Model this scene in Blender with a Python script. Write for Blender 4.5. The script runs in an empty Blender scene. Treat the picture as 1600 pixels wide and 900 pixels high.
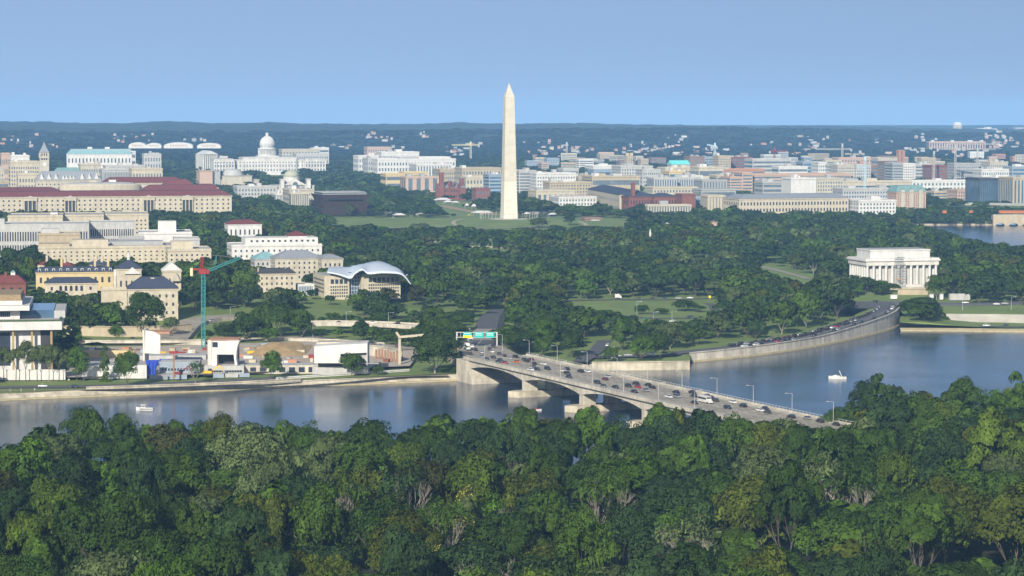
import bpy, math, random
import numpy as np
from mathutils import Vector, Matrix
from mathutils.geometry import delaunay_2d_cdt
R = math.radians
rng = random.Random(7)
SC = bpy.context.scene
COL = SC.collection

# ------------------------------------------------------------------ camera
H, F = 143.0, 3957.0                     # eye height (m), focal length in px of a 1600 px wide picture
PITCH = math.atan(271.5 / F)
cam = bpy.data.objects.new('camera', bpy.data.cameras.new('camera'))
COL.objects.link(cam)
cam.location = (0, 0, H)
cam.rotation_euler = (R(90) - PITCH, 0, 0)
cam.data.sensor_width = 36.0
cam.data.lens = 36.0 * F / 1600.0
cam.data.clip_start = 1.0
cam.data.clip_end = 60000.0
SC.camera = cam

# ------------------------------------------------------------------ sky, sun, exposure
SUN_EL, SUN_AZ = 26.0, 17.0              # light travels away from the viewer, 14 degrees to the right
w = bpy.data.worlds.new('World'); SC.world = w; w.use_nodes = True
nt = w.node_tree; nt.nodes.clear()
out = nt.nodes.new('ShaderNodeOutputWorld'); bg = nt.nodes.new('ShaderNodeBackground')
sky = nt.nodes.new('ShaderNodeTexSky'); sky.sky_type = 'NISHITA'; sky.sun_disc = False
sky.sun_elevation = R(SUN_EL); sky.sun_rotation = R(180 - SUN_AZ)
sky.air_density = 1.0; sky.dust_density = 1.0; sky.ozone_density = 2.2; sky.altitude = 100
tc = nt.nodes.new('ShaderNodeTexCoord'); va = nt.nodes.new('ShaderNodeVectorMath'); va.operation = 'ADD'
va.inputs[1].default_value = (0, 0, 0.30)
vn = nt.nodes.new('ShaderNodeVectorMath'); vn.operation = 'NORMALIZE'
nt.links.new(tc.outputs['Generated'], va.inputs[0]); nt.links.new(va.outputs[0], vn.inputs[0])
hs_ = nt.nodes.new('ShaderNodeHueSaturation'); hs_.inputs['Saturation'].default_value = 0.90; hs_.inputs['Value'].default_value = 1.0
nt.links.new(vn.outputs[0], sky.inputs[0]); nt.links.new(sky.outputs[0], hs_.inputs['Color']); nt.links.new(hs_.outputs[0], bg.inputs[0])
nt.links.new(bg.outputs[0], out.inputs[0])
bg.inputs[1].default_value = 0.115
sl = bpy.data.lights.new('sun', 'SUN'); sl.energy = 5.0; sl.angle = R(0.5); sl.color = (1.0, 0.93, 0.80)
so = bpy.data.objects.new('sun', sl); COL.objects.link(so); so.location = (-200, -500, 600)
sd = Vector((math.sin(R(SUN_AZ)) * math.cos(R(SUN_EL)), math.cos(R(SUN_AZ)) * math.cos(R(SUN_EL)), -math.sin(R(SUN_EL))))
so.rotation_euler = sd.to_track_quat('-Z', 'Y').to_euler()
vs = SC.view_settings; vs.view_transform = 'Standard'; vs.look = 'None'; vs.exposure = 0.26; vs.gamma = 1.0; vs.use_curve_mapping = False
cy = SC.cycles
cy.max_bounces = 4; cy.diffuse_bounces = 1; cy.glossy_bounces = 2; cy.transmission_bounces = 2; cy.transparent_max_bounces = 4; cy.volume_bounces = 0
cy.use_denoising = True
HAZE_DENSITY, HAZE_COLOR, HAZE_G = 0.000044, (0.27, 0.54, 0.94), -0.30

# ------------------------------------------------------------------ picture <-> place
CP, SP = math.cos(PITCH), math.sin(PITCH)
def ray(px, py):
    a, b = (px - 800) / F, (450 - py) / F
    return (a, CP + SP * b, -SP + CP * b)
def G(px, py, z=4.0):
    r = ray(px, py); t = (z - H) / r[2]
    return Vector((r[0] * t, r[1] * t, z))
def AT(px, py, Y):
    r = ray(px, py); t = Y / r[1]
    return Vector((r[0] * t, Y, H + r[2] * t))
def ZY(py, Y): return AT(800, py, Y).z
def PX(p):
    x, y, z = p[0], p[1], p[2] - H
    d = y * CP - z * SP
    return (800 + F * x / d, 450 - F * (y * SP + z * CP) / d)
def GT(px, py, dz=0.0):            # where the ray of a pixel meets the terrain
    z = 5.0
    for _ in range(12):
        p = G(px, py, z + dz); z = .5 * z + .5 * gz(p.x, p.y)
    return G(px, py, z + dz)
def lerp(tab, x):
    if x <= tab[0][0]: return tab[0][1]
    for (a, b), (c, d) in zip(tab, tab[1:]):
        if x <= c: return b + (d - b) * (x - a) / (c - a)
    return tab[-1][1]
def sstep(t): t = max(0.0, min(1.0, t)); return t * t * (3 - 2 * t)
GZ = [(0, 4), (1250, 3.2), (1400, 3.8), (1520, 5), (2300, 6), (2700, 7.5), (3400, 8), (4300, 9), (5000, 12), (5600, 15), (7000, 17), (9000, 22), (20000, 22)]
def gz(x, y):
    z = lerp(GZ, y)
    d2 = ((x + 3) / 170.0) ** 2 + ((y - 3146) / 190.0) ** 2
    z += 5.5 * math.exp(-d2 * 1.2)
    d2 = ((x - 305) / 75.0) ** 2 + ((y - 1945) / 60.0) ** 2
    z += 4.0 * math.exp(-d2 * d2)
    d2 = ((x + 300) / 215) ** 2 + ((y - 1860) / 275) ** 2
    z += 13.0 * math.exp(-d2 * d2)
    k = sstep((x - 283) / 22) * (1 - sstep((y - 1712) / 24))
    z = z * (1 - k) + 1.7 * k
    return z
# ------------------------------------------------------------------ materials
MATS = {}
STREAK = {'stone', 'concrete', 'cream', 'limestone', 'marble', 'white', 'tan', 'paleg'}
def mat(name, c, rough=0.85, var=0.12, scale=0.25, metal=0.0, spec=0.3, objcol=False, tint=False, bump=0.0, c2=None):
    if name in MATS: return MATS[name]
    m = bpy.data.materials.new(name); m.use_nodes = True
    n = m.node_tree.nodes; L = m.node_tree.links
    b = n['Principled BSDF']
    b.inputs['Roughness'].default_value = rough; b.inputs['Metallic'].default_value = metal
    b.inputs['Specular IOR Level'].default_value = spec
    geo = n.new('ShaderNodeNewGeometry')
    tx = n.new('ShaderNodeTexNoise'); tx.inputs['Scale'].default_value = scale; tx.inputs['Detail'].default_value = 5.0; tx.inputs['Roughness'].default_value = 0.65
    L.new(geo.outputs['Position'], tx.inputs['Vector'])
    mr = n.new('ShaderNodeMapRange'); mr.inputs['From Min'].default_value = 0.3; mr.inputs['From Max'].default_value = 0.7
    L.new(tx.outputs['Fac'], mr.inputs['Value'])
    mx = n.new('ShaderNodeMix'); mx.data_type = 'RGBA'
    a = c2 if c2 else tuple(v * (1 - var) for v in c)
    d = c if c2 else tuple(min(1, v * (1 + var)) for v in c)
    mx.inputs[6].default_value = (*a, 1); mx.inputs[7].default_value = (*d, 1)
    L.new(mr.outputs[0], mx.inputs[0])
    res = mx.outputs[2]
    if name in STREAK:                    # rain streaks and weathering that run down the wall
        mp = n.new('ShaderNodeMapping'); k = .55 if name in ('stone', 'concrete') else .5
        mp.inputs['Scale'].default_value = (.45 * k, .45 * k, .05 * k); L.new(geo.outputs['Position'], mp.inputs[0])
        t2 = n.new('ShaderNodeTexNoise'); t2.inputs['Scale'].default_value = 1.0; t2.inputs['Detail'].default_value = 6.0; t2.inputs['Roughness'].default_value = .7
        L.new(mp.outputs[0], t2.inputs['Vector'])
        m2 = n.new('ShaderNodeMapRange'); m2.inputs['From Min'].default_value = .38; m2.inputs['From Max'].default_value = .62
        lo = .76 if name in ('stone', 'concrete') else .88
        m2.inputs['To Min'].default_value = lo; m2.inputs['To Max'].default_value = 1.12 if lo < .8 else 1.04; L.new(t2.outputs['Fac'], m2.inputs['Value'])
        cb = n.new('ShaderNodeCombineColor')
        for i_ in range(3): L.new(m2.outputs[0], cb.inputs[i_])
        q = n.new('ShaderNodeMix'); q.data_type = 'RGBA'; q.blend_type = 'MULTIPLY'; q.inputs[0].default_value = 1
        L.new(res, q.inputs[6]); L.new(cb.outputs[0], q.inputs[7]); res = q.outputs[2]
    def mul(x, y):
        q = n.new('ShaderNodeMix'); q.data_type = 'RGBA'; q.blend_type = 'MULTIPLY'; q.inputs[0].default_value = 1
        L.new(x, q.inputs[6]); L.new(y, q.inputs[7]); return q.outputs[2]
    if objcol:
        oi = n.new('ShaderNodeObjectInfo'); res = mul(res, oi.outputs['Color'])
    if tint:
        at = n.new('ShaderNodeAttribute'); at.attribute_name = 'tint'; res = mul(res, at.outputs['Color'])
    L.new(res, b.inputs['Base Color'])
    if bump:
        bp = n.new('ShaderNodeBump'); bp.inputs['Strength'].default_value = bump; bp.inputs['Distance'].default_value = 1.0
        L.new(tx.outputs['Fac'], bp.inputs['Height']); L.new(bp.outputs[0], b.inputs['Normal'])
    MATS[name] = m
    return m
def leafmat(name):
    m = mat(name, (1, 1, 1), rough=0.7, var=0.18, scale=0.35, spec=0.06, objcol=True, tint=True)
    n = m.node_tree.nodes; L = m.node_tree.links; b = n['Principled BSDF']
    tr = n.new('ShaderNodeBsdfTranslucent'); ms = n.new('ShaderNodeMixShader'); ms.inputs[0].default_value = 0.12
    src = b.inputs['Base Color'].links[0].from_socket
    L.new(src, tr.inputs['Color']); L.new(b.outputs[0], ms.inputs[1]); L.new(tr.outputs[0], ms.inputs[2])
    L.new(ms.outputs[0], n['Material Output'].inputs['Surface'])
    return m
C = {
 'cream': ((.49, .435, .325), .13), 'limestone': ((.46, .42, .335), .14), 'white': ((.60, .59, .555), .10), 'marble': ((.57, .55, .50), .13),
 'tan': ((.42, .35, .24), .12), 'brown': ((.22, .15, .11), .12), 'brick': ((.19, .075, .055), .15), 'redroof': ((.16, .045, .04), .15),
 'grey': ((.34, .34, .33), .12), 'paleg': ((.44, .435, .41), .14), 'blueg': ((.26, .31, .36), .12), 'pink': ((.46, .33, .25), .12),
 'yellow': ((.54, .43, .23), .1), 'slate': ((.045, .055, .085), .15), 'dark': ((.05, .05, .055), .15), 'teal': ((.20, .36, .38), .12),
 'greenroof': ((.16, .27, .26), .15), 'flat': ((.36, .35, .33), .2), 'concrete': ((.50, .455, .37), .15), 'bronze': ((.055, .032, .026), .2),
 'terracotta': ((.42, .22, .13), .12), 'gold': ((.35, .25, .10), .1), 'orange': ((.45, .15, .05), .15), 'red': ((.26, .035, .03), .1),
 'black': ((.02, .02, .022), .1), 'trunk': ((.10, .08, .06), .3), 'paletrunk': ((.28, .25, .205), .25), 'asphalt': ((.10, .10, .10), .2),
 'deck': ((.31, .275, .215), .16), 'lane': ((.75, .74, .70), .1), 'dirt': ((.36, .26, .15), .25), 'tarp': ((.03, .07, .42), .15),
 'yellowpaint': ((.70, .42, .03), .1), 'crane': ((.06, .30, .29), .1), 'craneblue': ((.45, .62, .70), .1), 'craneyellow': ((.62, .55, .30), .1), 'aqua': ((.15, .62, .58), .1),
 'steel': ((.45, .46, .46), .1), 'tarnish': ((.24, .26, .28), .1), 'skin': ((.45, .28, .2), .05), 'cloth': ((.5, .5, .55), .1),
 'signgreen': ((.02, .42, .36), .05), 'signyellow': ((.80, .60, .02), .05), 'stone': ((.46, .41, .31), .22), 'ledge': ((.40, .34, .20), .2), 'rust': ((.28, .16, .10), .2),
}
def M(k):
    if k in C:
        c, v = C[k]
        big = k in ('stone', 'concrete', 'deck', 'marble', 'dirt')
        return mat(k, c, var=v * (1.5 if big else 1.0), scale=0.12 if big else 0.3)
    return MATS[k]
def _mk_glass():
    mat('glass', (.035, .045, .06), rough=0.12, var=.3, scale=.08, spec=.6)
    mat('blueglass', (.07, .13, .20), rough=0.1, var=.3, scale=.08, spec=.8)
    mat('greyglass', (.12, .15, .17), rough=0.15, var=.3, scale=.08, spec=.7)
    mat('paint', (1, 1, 1), rough=0.3, var=.02, spec=.6, objcol=True)
    mat('shellroof', (.55, .60, .66), rough=0.35, var=.05, scale=.3, spec=.5)
    mat('tyre', (.02, .02, .02), rough=.8)
_mk_glass()
LEAF = leafmat('leaf')

# ------------------------------------------------------------------ mesh building
class MB:
    def __init__(s): s.v = []; s.f = []
    def add(s, vs, fs):
        k = len(s.v); s.v += [tuple(p) for p in vs]; s.f += [tuple(i + k for i in q) for q in fs]; return s
    def box(s, x0, y0, z0, x1, y1, z1):
        return s.add([(x0, y0, z0), (x1, y0, z0), (x1, y1, z0), (x0, y1, z0), (x0, y0, z1), (x1, y0, z1), (x1, y1, z1), (x0, y1, z1)],
                     [(3, 2, 1, 0), (4, 5, 6, 7), (0, 1, 5, 4), (1, 2, 6, 5), (2, 3, 7, 6), (3, 0, 4, 7)])
    def frustum(s, a, b, z0, z1):        # a, b = (x0,y0,x1,y1) at bottom and top
        return s.add([(a[0], a[1], z0), (a[2], a[1], z0), (a[2], a[3], z0), (a[0], a[3], z0), (b[0], b[1], z1), (b[2], b[1], z1), (b[2], b[3], z1), (b[0], b[3], z1)],
                     [(3, 2, 1, 0), (4, 5, 6, 7), (0, 1, 5, 4), (1, 2, 6, 5), (2, 3, 7, 6), (3, 0, 4, 7)])
    def prism(s, pts, z0, z1):
        n = len(pts)
        return s.add([(x, y, z0) for x, y in pts] + [(x, y, z1) for x, y in pts],
                     [tuple(range(n - 1, -1, -1)), tuple(range(n, 2 * n))] + [(i, (i + 1) % n, n + (i + 1) % n, n + i) for i in range(n)])
    def profile(s, pts, y0, y1):         # polygon in x-z pushed along y
        n = len(pts)
        return s.add([(x, y0, z) for x, z in pts] + [(x, y1, z) for x, z in pts],
                     [tuple(range(n)), tuple(range(2 * n - 1, n - 1, -1))] + [(i, n + i, n + (i + 1) % n, (i + 1) % n) for i in range(n)])
    def hip(s, x0, y0, x1, y1, z, h, flat=0.0):
        w, d = x1 - x0, y1 - y0; r = min(w, d) / 2 * (1 - flat)
        a, b, c, e = x0 + r, y0 + r, x1 - r, y1 - r
        if c - a < .01: a = c = (x0 + x1) / 2
        if e - b < .01: b = e = (y0 + y1) / 2
        return s.frustum((x0, y0, x1, y1), (a, b, c + .02, e + .02), z, z + h)
    def gable(s, x0, y0, x1, y1, z, h, along='x'):
        if along == 'x':
            m = (y0 + y1) / 2
            return s.add([(x0, y0, z), (x1, y0, z), (x1, y1, z), (x0, y1, z), (x0, m, z + h), (x1, m, z + h)], [(3, 2, 1, 0), (0, 1, 5, 4), (2, 3, 4, 5), (1, 2, 5), (3, 0, 4)])
        m = (x0 + x1) / 2
        return s.add([(x0, y0, z), (x1, y0, z), (x1, y1, z), (x0, y1, z), (m, y0, z + h), (m, y1, z + h)], [(3, 2, 1, 0), (0, 1, 4), (2, 3, 5), (1, 2, 5, 4), (3, 0, 4, 5)])
    def lathe(s, cx, cy, prof, n=16, a0=0.0):
        vs = []; fs = []
        for r, z in prof:
            for i in range(n):
                t = a0 + 2 * math.pi * i / n; vs.append((cx + r * math.cos(t), cy + r * math.sin(t), z))
        for j in range(len(prof) - 1):
            for i in range(n):
                k = (i + 1) % n; fs.append((j * n + i, j * n + k, (j + 1) * n + k, (j + 1) * n + i))
        fs.append(tuple(range(n - 1, -1, -1))); fs.append(tuple(range((len(prof) - 1) * n, len(prof) * n)))
        return s.add(vs, fs)
    def tube(s, p, q, r0, r1=None, n=6):
        p, q = Vector(p), Vector(q); r1 = r0 if r1 is None else r1
        d = (q - p)
        if d.length < 1e-6: return s
        d.normalize(); u = d.cross(Vector((0, 0, 1)) if abs(d.z) < .95 else Vector((1, 0, 0))).normalized(); v = d.cross(u)
        vs = []
        for c, r in ((p, r0), (q, r1)):
            for i in range(n):
                t = 2 * math.pi * i / n; vs.append(c + u * (r * math.cos(t)) + v * (r * math.sin(t)))
        return s.add(vs, [(i, (i + 1) % n, n + (i + 1) % n, n + i) for i in range(n)] + [tuple(range(n - 1, -1, -1)), tuple(range(n, 2 * n))])
    def beam(s, p, q, w, h):             # box beam between two points, w wide, h high (vertical)
        p, q = Vector(p), Vector(q); d = (q - p).normalized()
        u = d.cross(Vector((0, 0, 1)))
        u = u.normalized() if u.length > 1e-4 else Vector((1, 0, 0))
        v = u.cross(d)
        vs = [c + u * (a * w / 2) + v * (b * h / 2) for c in (p, q) for a, b in ((-1, -1), (1, -1), (1, 1), (-1, 1))]
        return s.add(vs, [(3, 2, 1, 0), (4, 5, 6, 7), (0, 1, 5, 4), (1, 2, 6, 5), (2, 3, 7, 6), (3, 0, 4, 7)])
    def grid(s, rows):                   # rows of points -> surface
        n = len(rows[0]); k = len(s.v)
        for r in rows: s.v += [tuple(p) for p in r]
        for j in range(len(rows) - 1):
            for i in range(n - 1): s.f.append((k + j * n + i, k + j * n + i + 1, k + (j + 1) * n + i + 1, k + (j + 1) * n + i))
        return s
    def mesh(s, name, m, smooth=False):
        me = bpy.data.meshes.new(name); me.from_pydata(s.v, [], s.f)
        if m is not None: me.materials.append(m if not isinstance(m, str) else M(m))
        if smooth: me.polygons.foreach_set('use_smooth', [True] * len(me.polygons))
        me.update(); return me
    def build(s, name, m, parent=None, loc=(0, 0, 0), rz=0.0, smooth=False):
        return link(name, s.mesh(name, m, smooth), parent, loc, rz)
def link(name, me, parent=None, loc=(0, 0, 0), rz=0.0):
    o = bpy.data.objects.new(name, me); COL.objects.link(o)
    o.location = loc; o.rotation_euler = (0, 0, rz)
    if parent is not None: o.parent = parent
    return o
USED = {}
ORD = 'second third fourth fifth sixth seventh eighth ninth tenth eleventh twelfth thirteenth fourteenth fifteenth sixteenth'.split()
def tag(o, label, cat, group=None):
    o['label'] = label; o['category'] = cat
    if group: o['group'] = group
    if label in USED and not group: print('DUP LABEL', label)
    USED[label] = 1
    return o
def thing(name, label, cat, loc=(0, 0, 0), rz=0.0, group=None):
    o = bpy.data.objects.new(name, None); COL.objects.link(o); o.empty_display_size = 1
    o.location = loc; o.rotation_euler = (0, 0, rz)
    return tag(o, label, cat, group)
def struct(o, kind='structure'): o['kind'] = kind; return o
def dup(root, loc, rz=0.0, label=None, group=None, scale=None, color=None):
    r = root.copy(); COL.objects.link(r); r.location = loc; r.rotation_euler = (0, 0, rz)
    if label: r['label'] = label
    if group: r['group'] = group
    if scale: r.scale = scale
    for ch in KIDS.get(root.name) or root.children:
        c = ch.copy(); COL.objects.link(c); c.parent = r
        if color and c.active_material and c.active_material.name == 'paint': c.color = color
        for g in ch.children:
            d = g.copy(); COL.objects.link(d); d.parent = c
    return r
KIDS = {}

# windows: each one a child of its building; past a hundred the rest become one part of kind stuff
NW = {}; WREST = {}; WM = {}
def wins(b, face, u0, u1, z0, z1, cols, rows, w, h, W=0, D=0, m='glass', name='window', off=0.0):
    """cols x rows windows on a face of building b (local frame): f = front (y=off), l = left (x=off), r = right (x=W+off)"""
    key = (round(w, 2), round(h, 2), m, name)
    if key not in WM: WM[key] = MB().box(-w / 2, -.14, -h / 2, w / 2, .06, h / 2).mesh(name, m)
    for j in range(rows):
        for i in range(cols):
            u = u0 + (i + .5) * (u1 - u0) / cols; z = z0 + (j + .5) * (z1 - z0) / rows
            if face == 'f': loc, rz = (u, off, z), 0.0
            elif face == 'l': loc, rz = (off, u, z), R(-90)
            else: loc, rz = (W + off, u, z), R(90)
            n = NW.get(b.name, 0)
            if n < 100:
                NW[b.name] = n + 1; link(name, WM[key], b, loc, rz)
            else:
                mb = WREST.setdefault((b.name, m), (b, MB()))[1]
                if face == 'f': mb.box(u - w / 2, off - .14, z - h / 2, u + w / 2, off + .06, z + h / 2)
                elif face == 'l': mb.box(off - .14, u - w / 2, z - h / 2, off + .06, u + w / 2, z + h / 2)
                else: mb.box(W + off - .06, u - w / 2, z - h / 2, W + off + .14, u + w / 2, z + h / 2)
def flush_wins():
    for (bn, m), (b, mb) in WREST.items():
        struct(mb.build('window_remainder', m, b), 'stuff')
KEEP = []        # (screen polygon, depth) that stays in view: no tree is planted in front of it
FOOT = []        # building footprints: (origin x, y, cos, sin, width, depth)
def keep(poly, Y): KEEP.append((poly, Y, min(p[0] for p in poly), max(p[0] for p in poly), min(p[1] for p in poly), max(p[1] for p in poly)))
def keepbox(x0, x1, y0, y1, Y): keep([(x0, y0), (x1, y0), (x1, y1), (x0, y1)], Y)
def inpoly(x, y, poly):
    c = False; j = len(poly) - 1
    for i in range(len(poly)):
        xi, yi = poly[i]; xj, yj = poly[j]
        if (yi > y) != (yj > y) and x < (xj - xi) * (y - yi) / (yj - yi) + xi: c = not c
        j = i
    return c
def front(x0, x1, yt, Y, rot):
    """front-left corner and width of a facade seen between px x0 and x1 at distance Y, turned by rot degrees"""
    p = AT(x0, yt, Y); c, s = math.cos(R(rot)), math.sin(R(rot))
    r = ray(x1, yt); s1 = r[0] / r[1]
    return p.x, p.y, (s1 * Y - p.x) / (c - s1 * s), p.z
def foot(x, y, rot, w, d, m=5): FOOT.append((x, y, math.cos(R(rot)), math.sin(R(rot)), w, d, m))
def infoot(x, y):
    for fx, fy, c, s, w, d, m in FOOT:
        u = (x - fx) * c + (y - fy) * s; v = -(x - fx) * s + (y - fy) * c
        if -m < u < w + m and -m < v < d + m: return True
    return False
# ------------------------------------------------------------------ the setting
mat('grass', (.200, .255, .070), var=.3, scale=.03, c2=(.120, .175, .045))
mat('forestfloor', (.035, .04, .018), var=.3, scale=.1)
def _water():
    m = bpy.data.materials.new('water'); m.use_nodes = True; MATS['water'] = m
    n = m.node_tree.nodes; L = m.node_tree.links; b = n['Principled BSDF']
    b.inputs['Base Color'].default_value = (.026, .052, .092, 1); b.inputs['Roughness'].default_value = 0.13
    b.inputs['IOR'].default_value = 1.33
    geo = n.new('ShaderNodeNewGeometry'); mp = n.new('ShaderNodeMapping'); mp.inputs['Scale'].default_value = (.10, .16, .1)
    L.new(geo.outputs['Position'], mp.inputs[0])
    t1 = n.new('ShaderNodeTexNoise'); t1.inputs['Scale'].default_value = 5.0; t1.inputs['Detail'].default_value = 6; t1.inputs['Roughness'].default_value = .6
    t2 = n.new('ShaderNodeTexNoise'); t2.inputs['Scale'].default_value = .13; t2.inputs['Detail'].default_value = 3
    L.new(mp.outputs[0], t1.inputs['Vector']); L.new(mp.outputs[0], t2.inputs['Vector'])
    mr = n.new('ShaderNodeMapRange'); mr.inputs['From Min'].default_value = .35; mr.inputs['From Max'].default_value = .65
    mr.inputs['To Min'].default_value = .05; mr.inputs['To Max'].default_value = .20
    L.new(t2.outputs['Fac'], mr.inputs['Value'])
    bp = n.new('ShaderNodeBump'); bp.inputs['Distance'].default_value = .5
    L.new(mr.outputs[0], bp.inputs['Strength']); L.new(t1.outputs['Fac'], bp.inputs['Height']); L.new(bp.outputs[0], b.inputs['Normal'])
_water()

# far bank shoreline (water level), traced on the picture, from the west end to the east
SH_L = [G(x, y, 0) for x, y in [(-420, 656), (-200, 640), (0, 626), (140, 620), (300, 612.5), (480, 604), (640, 598), (735, 594)]]
SH_M = [G(x, y, 0) for x, y in [(790, 590), (860, 584), (925, 579)]]
SH_W1 = [G(x, y, 0) for x, y in [(925, 579), (1000, 578.6), (1078, 577.5)]]
SH_W2 = [G(x, y, 0) for x, y in [(1078.5, 566), (1140, 560.5), (1200, 553.5), (1250, 546), (1300, 537), (1350, 526), (1385, 517), (1400, 511.5), (1406, 506)]]
SH_R = [G(x, y, 0) for x, y in [(1407, 517), (1500, 517.5), (1600, 519), (1800, 523), (2200, 530)]]
def inland(pts, d): return [Vector((p.x, p.y + d, p.z)) for p in pts]
landpoly = inland(SH_L, 3.5) + inland(SH_M, 3) + inland(SH_W1, .5) + inland(SH_W2, .5) + inland(SH_R, 5)
poly2 = [(p.x, p.y) for p in landpoly] + [(7000, 1700), (7000, 17000), (-7000, 17000), (-7000, 1180)]
BASIN = [(q.x, q.y) for q in (G(x, y, 1.5) for x, y in [(1418, 351.5), (1480, 351), (1560, 351), (1800, 351.5), (1900, 416), (1700, 408), (1600, 398), (1545, 393), (1500, 381), (1455, 367), (1425, 357)])]
def ground_mesh():
    vs = [Vector(p) for p in poly2]; ne = len(vs)
    edges = [(i, (i + 1) % ne) for i in range(ne)]
    nb = len(BASIN); vs += [Vector(p) for p in BASIN]; edges += [(ne + i, ne + (i + 1) % nb) for i in range(nb)]
    def grid(x0, x1, y0, y1, s):
        y = y0
        while y < y1:
            x = x0
            while x < x1:
                if inpoly(x, y, poly2) and not inpoly(x, y, BASIN): vs.append(Vector((x + .31, y + .17)))
                x += s
            y += s
    grid(-520, 620, 1300, 2100, 22); grid(-700, 800, 2100, 2900, 70); grid(-300, 300, 2900, 3400, 30); grid(-1500, 1500, 3450, 7000, 250)
    grid(-6000, 6000, 7000, 16500, 1500)
    V, E_, Fc, _a, _b, _c = delaunay_2d_cdt(vs, edges, [], 0, 0.01)
    mb = MB(); mb.v = [(v.x, v.y, gz(v.x, v.y)) for v in V]
    for f in Fc:
        cx = sum(V[i].x for i in f) / len(f); cyy = sum(V[i].y for i in f) / len(f)
        if inpoly(cx, cyy, poly2) and not inpoly(cx, cyy, BASIN): mb.f.append(tuple(f))
    return mb
struct(ground_mesh().build('ground', 'grass'))
ISL = [(-900, 985), (-260, 985), (-205, 955), (-190, 955), (-150, 990), (-50, 1000), (60, 1008), (110, 1035), (145, 1085), (200, 1125), (400, 1115), (900, 1105)]
mb = MB(); n = len(ISL)
mb.add([(x, y, -1) for x, y in ISL] + [(x, y - 8, 2.5) for x, y in ISL] + [(-900, 330, 4), (900, 330, 4)],
       [(i, i + 1, n + i + 1, n + i) for i in range(n - 1)] + [tuple(range(n, 2 * n)) + (2 * n + 1, 2 * n)])
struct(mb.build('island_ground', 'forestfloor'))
struct(MB().add([(-2500, 300, 0), (4500, 300, 0), (4500, 1800, 0), (-2500, 1800, 0)], [(0, 1, 2, 3)]).build('river_water', 'water'))
struct(MB().add([(x, y, 1.5) for x, y in BASIN], [tuple(range(len(BASIN)))[::-1]]).build('basin_water', 'water'))

# hills on the horizon
mat('hillwood', (.030, .055, .024), var=.3, scale=.006, c2=(.006, .014, .009))
SKYL = [(-300, 190), (0, 189), (60, 191), (140, 193), (230, 191.5), (265, 189.5), (330, 193), (420, 191.5), (520, 193), (640, 194), (720, 192), (800, 193), (880, 192), (1000, 194.5), (1090, 196), (1180, 198), (1260, 196.5), (1350, 199), (1500, 201), (1620, 202), (1900, 201)]
from mathutils import noise as NZ
def hillz(x, y):
    px = 800 + F * x / y
    top = ZY(lerp(SKYL, px) + .5, 11500.0)
    t = (y - 7300) / 4200.0
    und = NZ.noise((x * .0011, y * .0011, 3.3)) * 22 + NZ.noise((x * .004, y * .004, 1.3)) * 7
    k = sstep(t)
    z = 16 + (top - 16) * k + und * k * (1 - .85 * k) * 1.6
    r2 = math.exp(-((y - 9300 - 250 * math.sin(x * .0013)) / 420.0) ** 2) * (9 + 16 * NZ.noise((x * .0009, 7.7, 0)))
    z += max(0, r2) * min(1, max(0, t * 3))
    if y > 11500: z -= (y - 11500) * .05
    return z + 7.0 * NZ.noise((x * .006, y * .008, 0)) + 4.0 * NZ.noise((x * .02, y * .01, 9)) + 3.5 * NZ.noise((x * .045, y * .02, 5))
rows = []
y = 7250
while y < 12300:
    n = 300
    rows.append([(x, y, hillz(x, y) if y > 7300 else 12) for x in [(-.27 + .54 * i / n) * 11800 for i in range(n + 1)]]); y += 42
struct(MB().grid(rows).build('hills', 'hillwood', smooth=True))
ridge = []
for j, yy in enumerate((14500, 15000, 15500)):
    ridge.append([(x, yy, (0, ZY(195.5, 15000) + 14 * math.exp(-((800 + F * x / 15000 - 935) / 8.0) ** 2) + 3 * NZ.noise((x * .004, 0, 0)), 0)[j]) for x in [(-.3 + .6 * i / 200) * 15000 for i in range(201)]])
struct(MB().grid(ridge).build('far_hills', 'hillwood', smooth=True))

# strips: roads, paths, banks
def normals(pts):
    out = []
    for i in range(len(pts)):
        a = pts[max(0, i - 1)]; b = pts[min(len(pts) - 1, i + 1)]
        d = Vector((b[0] - a[0], b[1] - a[1])).normalized(); out.append(Vector((-d.y, d.x)))
    return out
def resample(pts, s):
    pts = [Vector(p) for p in pts]; out = []
    n = len(pts)
    for i in range(n - 1):
        p0, p1, p2, p3 = pts[max(0, i - 1)], pts[i], pts[i + 1], pts[min(n - 1, i + 2)]
        k = max(1, int((p2 - p1).length / s))
        for j in range(k):
            t = j / k
            out.append(.5 * ((2 * p1) + (p2 - p0) * t + (2 * p0 - 5 * p1 + 4 * p2 - p3) * t * t + (3 * p1 - p0 - 3 * p2 + p3) * t ** 3))
    out.append(pts[-1]); return out
def strip(name, pts, a, b, m, dz=0.0, skirt=0.0, slope=1.5, step=12, kind='structure'):
    """sheet between the lateral offsets a and b (left positive) of a 3-D centre line; skirt: height of its side banks"""
    if name.endswith(('road', 'parkway', 'path', 'drive', 'lane', 'expressway')) and a < 0 < b: noplant(pts, max(-a, b))
    pts = resample(pts, step); N = normals(pts)
    L_ = [(p.x + n.x * b, p.y + n.y * b, p.z + dz) for p, n in zip(pts, N)]
    R_ = [(p.x + n.x * a, p.y + n.y * a, p.z + dz) for p, n in zip(pts, N)]
    rows = [R_, L_]
    if skirt:
        k = skirt * slope
        rows = [[(p.x + n.x * (a - k), p.y + n.y * (a - k), p.z + dz - skirt) for p, n in zip(pts, N)]] + rows + [[(p.x + n.x * (b + k), p.y + n.y * (b + k), p.z + dz - skirt) for p, n in zip(pts, N)]]
    o = MB().grid([list(r) for r in zip(*rows)]).build(name, m)
    return struct(o, kind) if kind else o
ROADS = set()
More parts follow.
